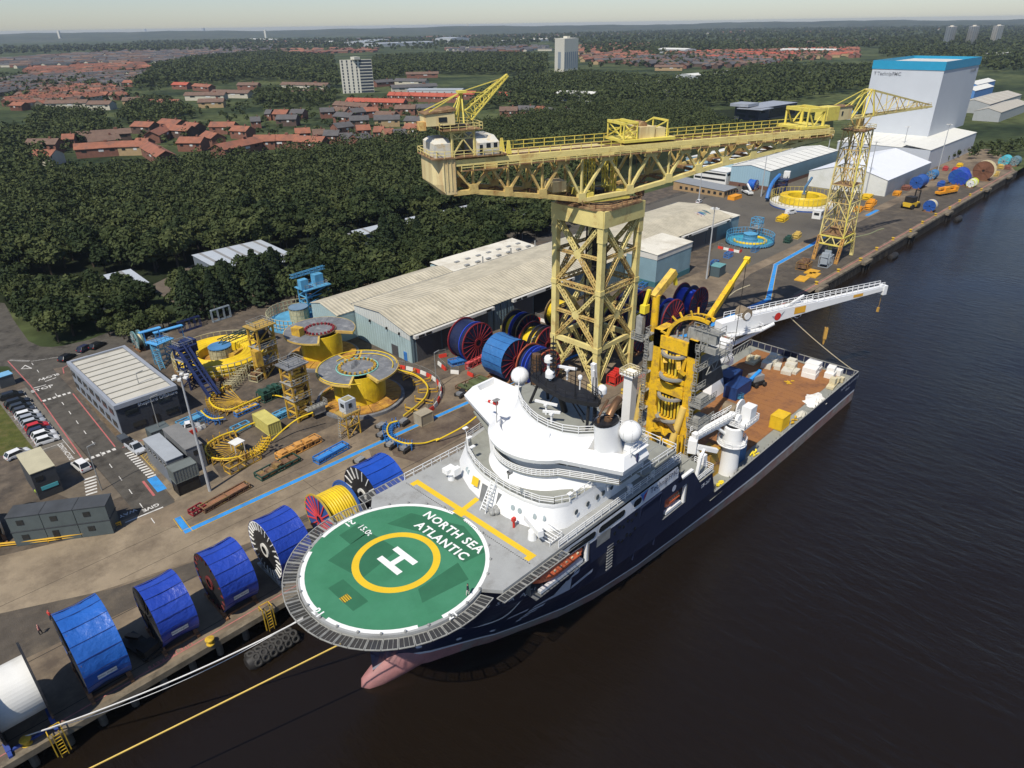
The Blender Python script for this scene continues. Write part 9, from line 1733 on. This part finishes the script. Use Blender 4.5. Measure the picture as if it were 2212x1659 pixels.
# the wood: the nearest trees singly, the rest as one mass
n1=max(0,292-NT[0]);occ=lambda p:False
for p in wood[:n1]:tree(p[0],p[1],rg.uniform(9,14),'sun' if rg.random()<.13 else 'round',('tree at the near edge of the wood' if p[1]-.0*p[0]<250 else 'tree inside the dark wood'),'trees of the wood')
for p in wood[n1:]:STUFF.append((p[0],p[1],rg.uniform(9,14),150,.8))
def mass(P,sp,h0,h1,nq,s):[STUFF.append((p[0],p[1],rg.uniform(h0,h1),nq,s))for p in sample(P,sp,rg)]
for P,sp,h0,h1,nq,s in((gp((-20,400),(120,388),(100,330),(250,305),(230,255),(90,245),(60,290),(-20,300)),9,8,13,70,1.2),(gp((250,270),(330,275),(420,255),(370,225),(300,222)),9,9,12,60,1.3),(gp((300,190),(560,175),(730,190),(720,130),(580,118),(420,132),(340,150)),13,12,18,44,2.2),(gp((800,190),(900,160),(1180,165),(1180,125),(1020,122),(810,128)),13,11,16,44,2.2),(gp((1010,240),(1180,235),(1420,225),(1640,235),(1700,250),(1640,205),(1500,185),(1260,165),(1180,170),(1060,195)),11,9,14,50,1.6),(gp((550,235),(720,230),(735,205),(560,205)),10,9,13,50,1.6),(gp((1600,240),(1880,195),(1880,150),(1640,150),(1500,175)),14,10,14,40,2.0),(gp((1260,120),(1900,105),(2212,110),(2212,75),(1700,88),(1260,96)),36,11,16,26,4.2),(gp((2110,155),(2212,160),(2212,110),(1900,108),(1900,122)),22,10,15,30,2.8),(gp((1880,345),(2000,352),(2100,345),(2212,345),(2212,318),(2090,320)),9,4,7,60,1.0),(gp((1880,240),(1800,262),(1640,300),(1600,280),(1700,268),(1830,225)),8,2,4,40,1.0),(gp((0,120),(380,108),(400,96),(0,104)),60,12,18,22,6),(gp((200,118),(900,100),(900,84),(300,92)),60,12,18,22,6),(gp((900,100),(1250,94),(2212,74),(2212,52),(1700,60),(900,84)),66,12,18,20,6.5),(gp((60,205),(260,190),(140,180),(40,190)),26,9,13,30,2.4),(gp((0,230),(500,190),(520,165),(0,170)),42,8,12,30,2),(gp((130,340),(700,310),(930,262),(900,215),(560,215),(330,250),(130,290)),23,5,8,50,1.1),(gp((0,235),(330,225),(330,150),(0,165)),30,6,10,30,1.8),(gp((1260,150),(1700,145),(1850,106),(1400,96)),34,7,12,28,2.4),(gp((450,118),(1150,104),(1150,84),(450,96)),60,9,14,22,4.5)):mass(P,sp,h0,h1,nq,s)
V=[]
for x,y,h_,nq,s in STUFF:
 q=leaves(NR,nq,'round',s/h_*.62);k=NR.uniform(1.0,1.4);a=NR.random()*6.28;c_,s_=math.cos(a),math.sin(a);V.append(np.c_[(q[:,0]*c_-q[:,1]*s_)*h_*k+x,(q[:,0]*s_+q[:,1]*c_)*h_*k+y,q[:,2]*h_])
o=bpy.data.objects.new('distant_woodland',quadmesh('distant_woodland',np.concatenate(V),M_LEAF));COL.objects.link(o);tag(o,kind='stuff')
# ============================================================ masts, ropes, fenders, people, air
def mast(label,px,h_,n=6,grp='tall lighting masts'):
 x,y,_=G(*px);t=thing('lighting_mast',label,'lighting mast',(x,y,0),grp);b=B();b.tube((x,y,0),(x,y,h_),.3,.14,n=8);b.ob('pole',mat('mast_grey',(.38,.39,.39),rough=.5),t);b=B();b.lathe((x,y,h_),[(.5,-.1),(.5,.1)],10);b.ob('head_ring',M_GREY,t)
 for k in range(n):a=6.283*k/n;b=B();b.obox((x+1.0*math.cos(a),y+1.0*math.sin(a)),.7,.5,h_-.15,h_+.15,a);b.ob('floodlight',M_RWHT,t)
mast('lighting mast rising in front of the charcoal office',za(1690,1335),22.4);mast('lighting mast between the warehouse annex and the dark teal hut',z3n(1660,835),22);mast('lighting mast on the access road behind the crane tower',z3b(765,1200),17,4);mast('lighting mast beside the sky blue warehouse corner',z3b(1415,1135),20,4);mast('lighting mast on the far side of the sky blue warehouse',z4(605,340),17,4);mast('lighting mast in front of the white fabric shed',z4(930,560),23,4);mast('lighting mast against the lower white block of the tower building',z4(1205,325),20,4);mast('lighting mast at the water side corner of the tower building',z4(1510,390),24,4)
for px,lab in((za(1182,695),'street lamp on the lane in the wood'),(za(1300,905),'street lamp at the open shed yard'),(zk(95,520),'street lamp above the striped shed'),(zk(855,400),'street lamp in the trees behind the warehouse'),(zk(1358,270),'street lamp beyond the warehouse trees'),(z3n(180,515),'street lamp beside the grass island'),(za(820,1330),'street lamp at the hedge corner by the grey office')):x,y,_=G(*px);b=B();b.tube((x,y,0),(x,y,9),.12,.07,6);b.beam((x,y,9),(x+1.4,y,9.2),.16);tag(b.ob('street_lamp',M_GREY,loc=(x,y,0)),lab,'street lamp')
def rope(label,a,c,sag,r,m,name='mooring_rope'):
 a,c=Vector(a),Vector(c);P=[a.lerp(c,i/24)-Vector((0,0,sag*4*(i/24)*(1-i/24)))for i in range(25)];b=B();b.path(P,r,5);tag(b.ob(name,m,loc=tuple(a)),label,'rope')
M_RPW=mat('rope_white',(.62,.61,.58),var=.1);M_RPY=mat('rope_yellow',(.64,.44,.10),var=.1)
bx,by,_=G(*z7(180,1535));rope('white bow rope running down to the near bollard',(24.0,58.2,12.2),(bx,76.4,.9),1.0,.08,M_RPW);rope('second white strand beside the white bow rope',(24.2,58.6,12.0),(bx+.2,76.6,.7),1.8,.04,M_RPW);rope('yellow bow rope slanting across the water out of frame',(25.5,53.2,10.8),(-48.0,76.0,0.9),.2,.09,M_RPY)
rope('stern rope from the white crane boom to the transom corner',BM(17,0,-1.3),(149.2,43.4,3.6),.4,.09,M_CREAM);rope('pale wire hanging from the boom to the port bulwark',BM(7.5,.4,-1.9),(146.5,66.6,3.6),.2,.05,M_CREAM);rope('second pale wire beside the first at the port bulwark',BM(8.2,.4,-1.9),(147.2,66.6,3.6),.2,.05,M_CREAM)
b=B();b.path(arc_pts([(46.1,YC-half(46,10)-.1,10.2),(44.6,YC-half(44.6,6)-.1,5.8),(42.6,yc(42.6,3)-half(42.6,3)-.1,3.2),(39.8,yc(39.8,4)-half(39.8,4)-.1,4.2)],6),.07,5);tag(b.ob('hanging_rope',M_RPW,loc=(46,43,5)),'pale rope hanging in a loop on the bow plating','rope')
def fender(label,px,l=7.5,r=1.25,tyres=True):
 x,y,_=G(*px,-3.0);t=thing('fender',label,'fender',(x,y,-3.5));b=B();b.lathe((x-l/2,y,-3.0),[(.02,0),(r*.7,.15),(r,.8),(r,l-.8),(r*.7,l-.15),(.02,l)],16,axis='x');b.ob('float',M_DK,t,smooth=True)
 if tyres:
  pr=None
  for k in range(6):
   for a in(.35,1.0,1.65,2.3,2.95,3.6):
    n_=Vector((0,-math.cos(a),math.sin(a)));c_=Vector((x-l/2+1.0+k*(l-2)/5+.3*(int(a*3)%2),y,-3.0))+n_*(r+.05);b=B();u=Vector((1,0,0));v=n_.cross(u);rings=[[c_+(u*math.cos(q)+v*math.sin(q))*(.42+.16*math.cos(s))+n_*.13*math.sin(s)for s in np.linspace(0,6.283,7)[:-1]]for q in np.linspace(0,6.283,11)];b.loft(rings);b.ob('tyre',mat('tyre_worn',(.05,.047,.042),rough=.8,var=.3),t)
fender('big floating fender hung with tyres between the quay and bow',(587,1402));[fender(lab,z4(*p),6,1.2,False)for p,lab in(((1155,1060),'black floating fender off the quay past the small crane'),((1680,760),'black floating fender farther along the quay'))];fender('black floating fender between the ship side and the quay',(1500,790),8,1.3,False)
def person(label,c,a,top,leg,stride=.25):
 k=tuple(int(v*99)for v in top+leg);nm='clothing_%d_%d_%d_%d'%(k[0],k[1],k[2],k[3]);m=bpy.data.materials.get(nm)
 if not m:
  m=bpy.data.materials.new(nm);m.use_nodes=True;t=m.node_tree;p=t.nodes['Principled BSDF'];p.inputs['Roughness'].default_value=.8;tc_=_n(t,'ShaderNodeTexCoord');s=_n(t,'ShaderNodeSeparateXYZ');t.links.new(tc_.outputs['Object'],s.inputs[0]);r=_n(t,'ShaderNodeValToRGB');r.color_ramp.interpolation='CONSTANT';mr=_n(t,'ShaderNodeMapRange');mr.inputs['From Max'].default_value=2;t.links.new(s.outputs[2],mr.inputs[0]);e=r.color_ramp.elements;e[0].color=(.02,.02,.02,1);e[1].position=.05;e[1].color=(*leg,1)
  for ps,c_ in((.46,top),(.755,(.40,.24,.17)),(.84,top if top[0]>.3 else(.03,.02,.015))):x=e.new(ps);x.color=(*c_,1)
  t.links.new(mr.outputs[0],r.inputs[0]);t.links.new(r.outputs[0],p.inputs['Base Color'])
 V=[(0,0,.95,.15),(0,0,1.2,.15),(0,0,1.42,.17),(.01,0,1.52,.06),(.03,0,1.65,.11),(.02,0,1.75,.08)];E_=[(0,1),(1,2),(2,3),(3,4),(4,5)]
 for s in(-1,1):
  n=len(V);V+=[(0,s*.1,.88,.11),(.12*s*stride*4,s*.1,.48,.08),(.05+.2*s*stride*2-.1,s*.11,.09,.05),(.12+.2*s*stride*2-.05,s*.12,.04,.045)];E_+=[(0,n),(n,n+1),(n+1,n+2),(n+2,n+3)];n=len(V);V+=[(0,s*.2,1.42,.07),(-.08*s,s*.27,1.15,.05),(.1-.12*s,s*.25,.9,.035),(.14-.12*s,s*.24,.82,.04)];E_+=[(2,n),(n,n+1),(n+1,n+2),(n+2,n+3)]
 me=bpy.data.meshes.new('person');me.from_pydata([v[:3]for v in V],E_,[]);o=bpy.data.objects.new('person',me);COL.objects.link(o);sk=o.modifiers.new('skin','SKIN');L_=me.skin_vertices[0].data if me.skin_vertices else None
 if L_ is None:bm=__import__('bmesh').new();bm.from_mesh(me);bm.verts.layers.skin.verify();bm.to_mesh(me);bm.free();L_=me.skin_vertices[0].data
 for i,v in enumerate(V):L_[i].radius=(v[3],v[3]);L_[i].use_root=i==0
 o.modifiers.new('sub','SUBSURF').levels=1;o.modifiers['sub'].render_levels=1;me.materials.append(m);o.location=c;o.rotation_euler=(0,0,a);tag(o,label,'person')
person('person in a red jacket on the quay road behind the sky blue reel',(*G(*z7(318,742))[:2],.03),.3,(.55,.05,.04),(.03,.035,.06));person('person in a pale red vest and dark trousers walking on the quay road',(*G(*z7(255,832))[:2],.03),2.6,(.55,.25,.22),(.02,.022,.03));person('person in a dark top and pale trousers walking on the helideck',(*G(1011,1286,ZH)[:2],ZH),-1.0,(.03,.035,.045),(.5,.48,.42));person('person in a lime safety jacket at the road bend',(*G(*za(310,1380))[:2],.03),1,(.45,.6,.06),(.02,.02,.03));person('person in a lime safety vest near the warehouse reels',(*G(*zc(1055,525))[:2],.03),2,(.5,.62,.06),(.02,.02,.03));person('person in a lime jacket on the dark blue roller tower',(48.6,148.6,7.15),0,(.45,.6,.06),(.02,.02,.03))
bh=B();bh.box(-500,11500,-650,13500,-4.6,78);hz=bpy.data.materials.new('thin_haze');hz.use_nodes=True;t=hz.node_tree;t.nodes.clear();vo=_n(t,'ShaderNodeVolumePrincipled');vo.inputs['Color'].default_value=(.78,.88,1,1);vo.inputs['Density'].default_value=HAZE=.00006;vo.inputs['Anisotropy'].default_value=.2;ou=_n(t,'ShaderNodeOutputMaterial');t.links.new(vo.outputs[0],ou.inputs['Volume']);bh.ob('haze',hz,kind='stuff')
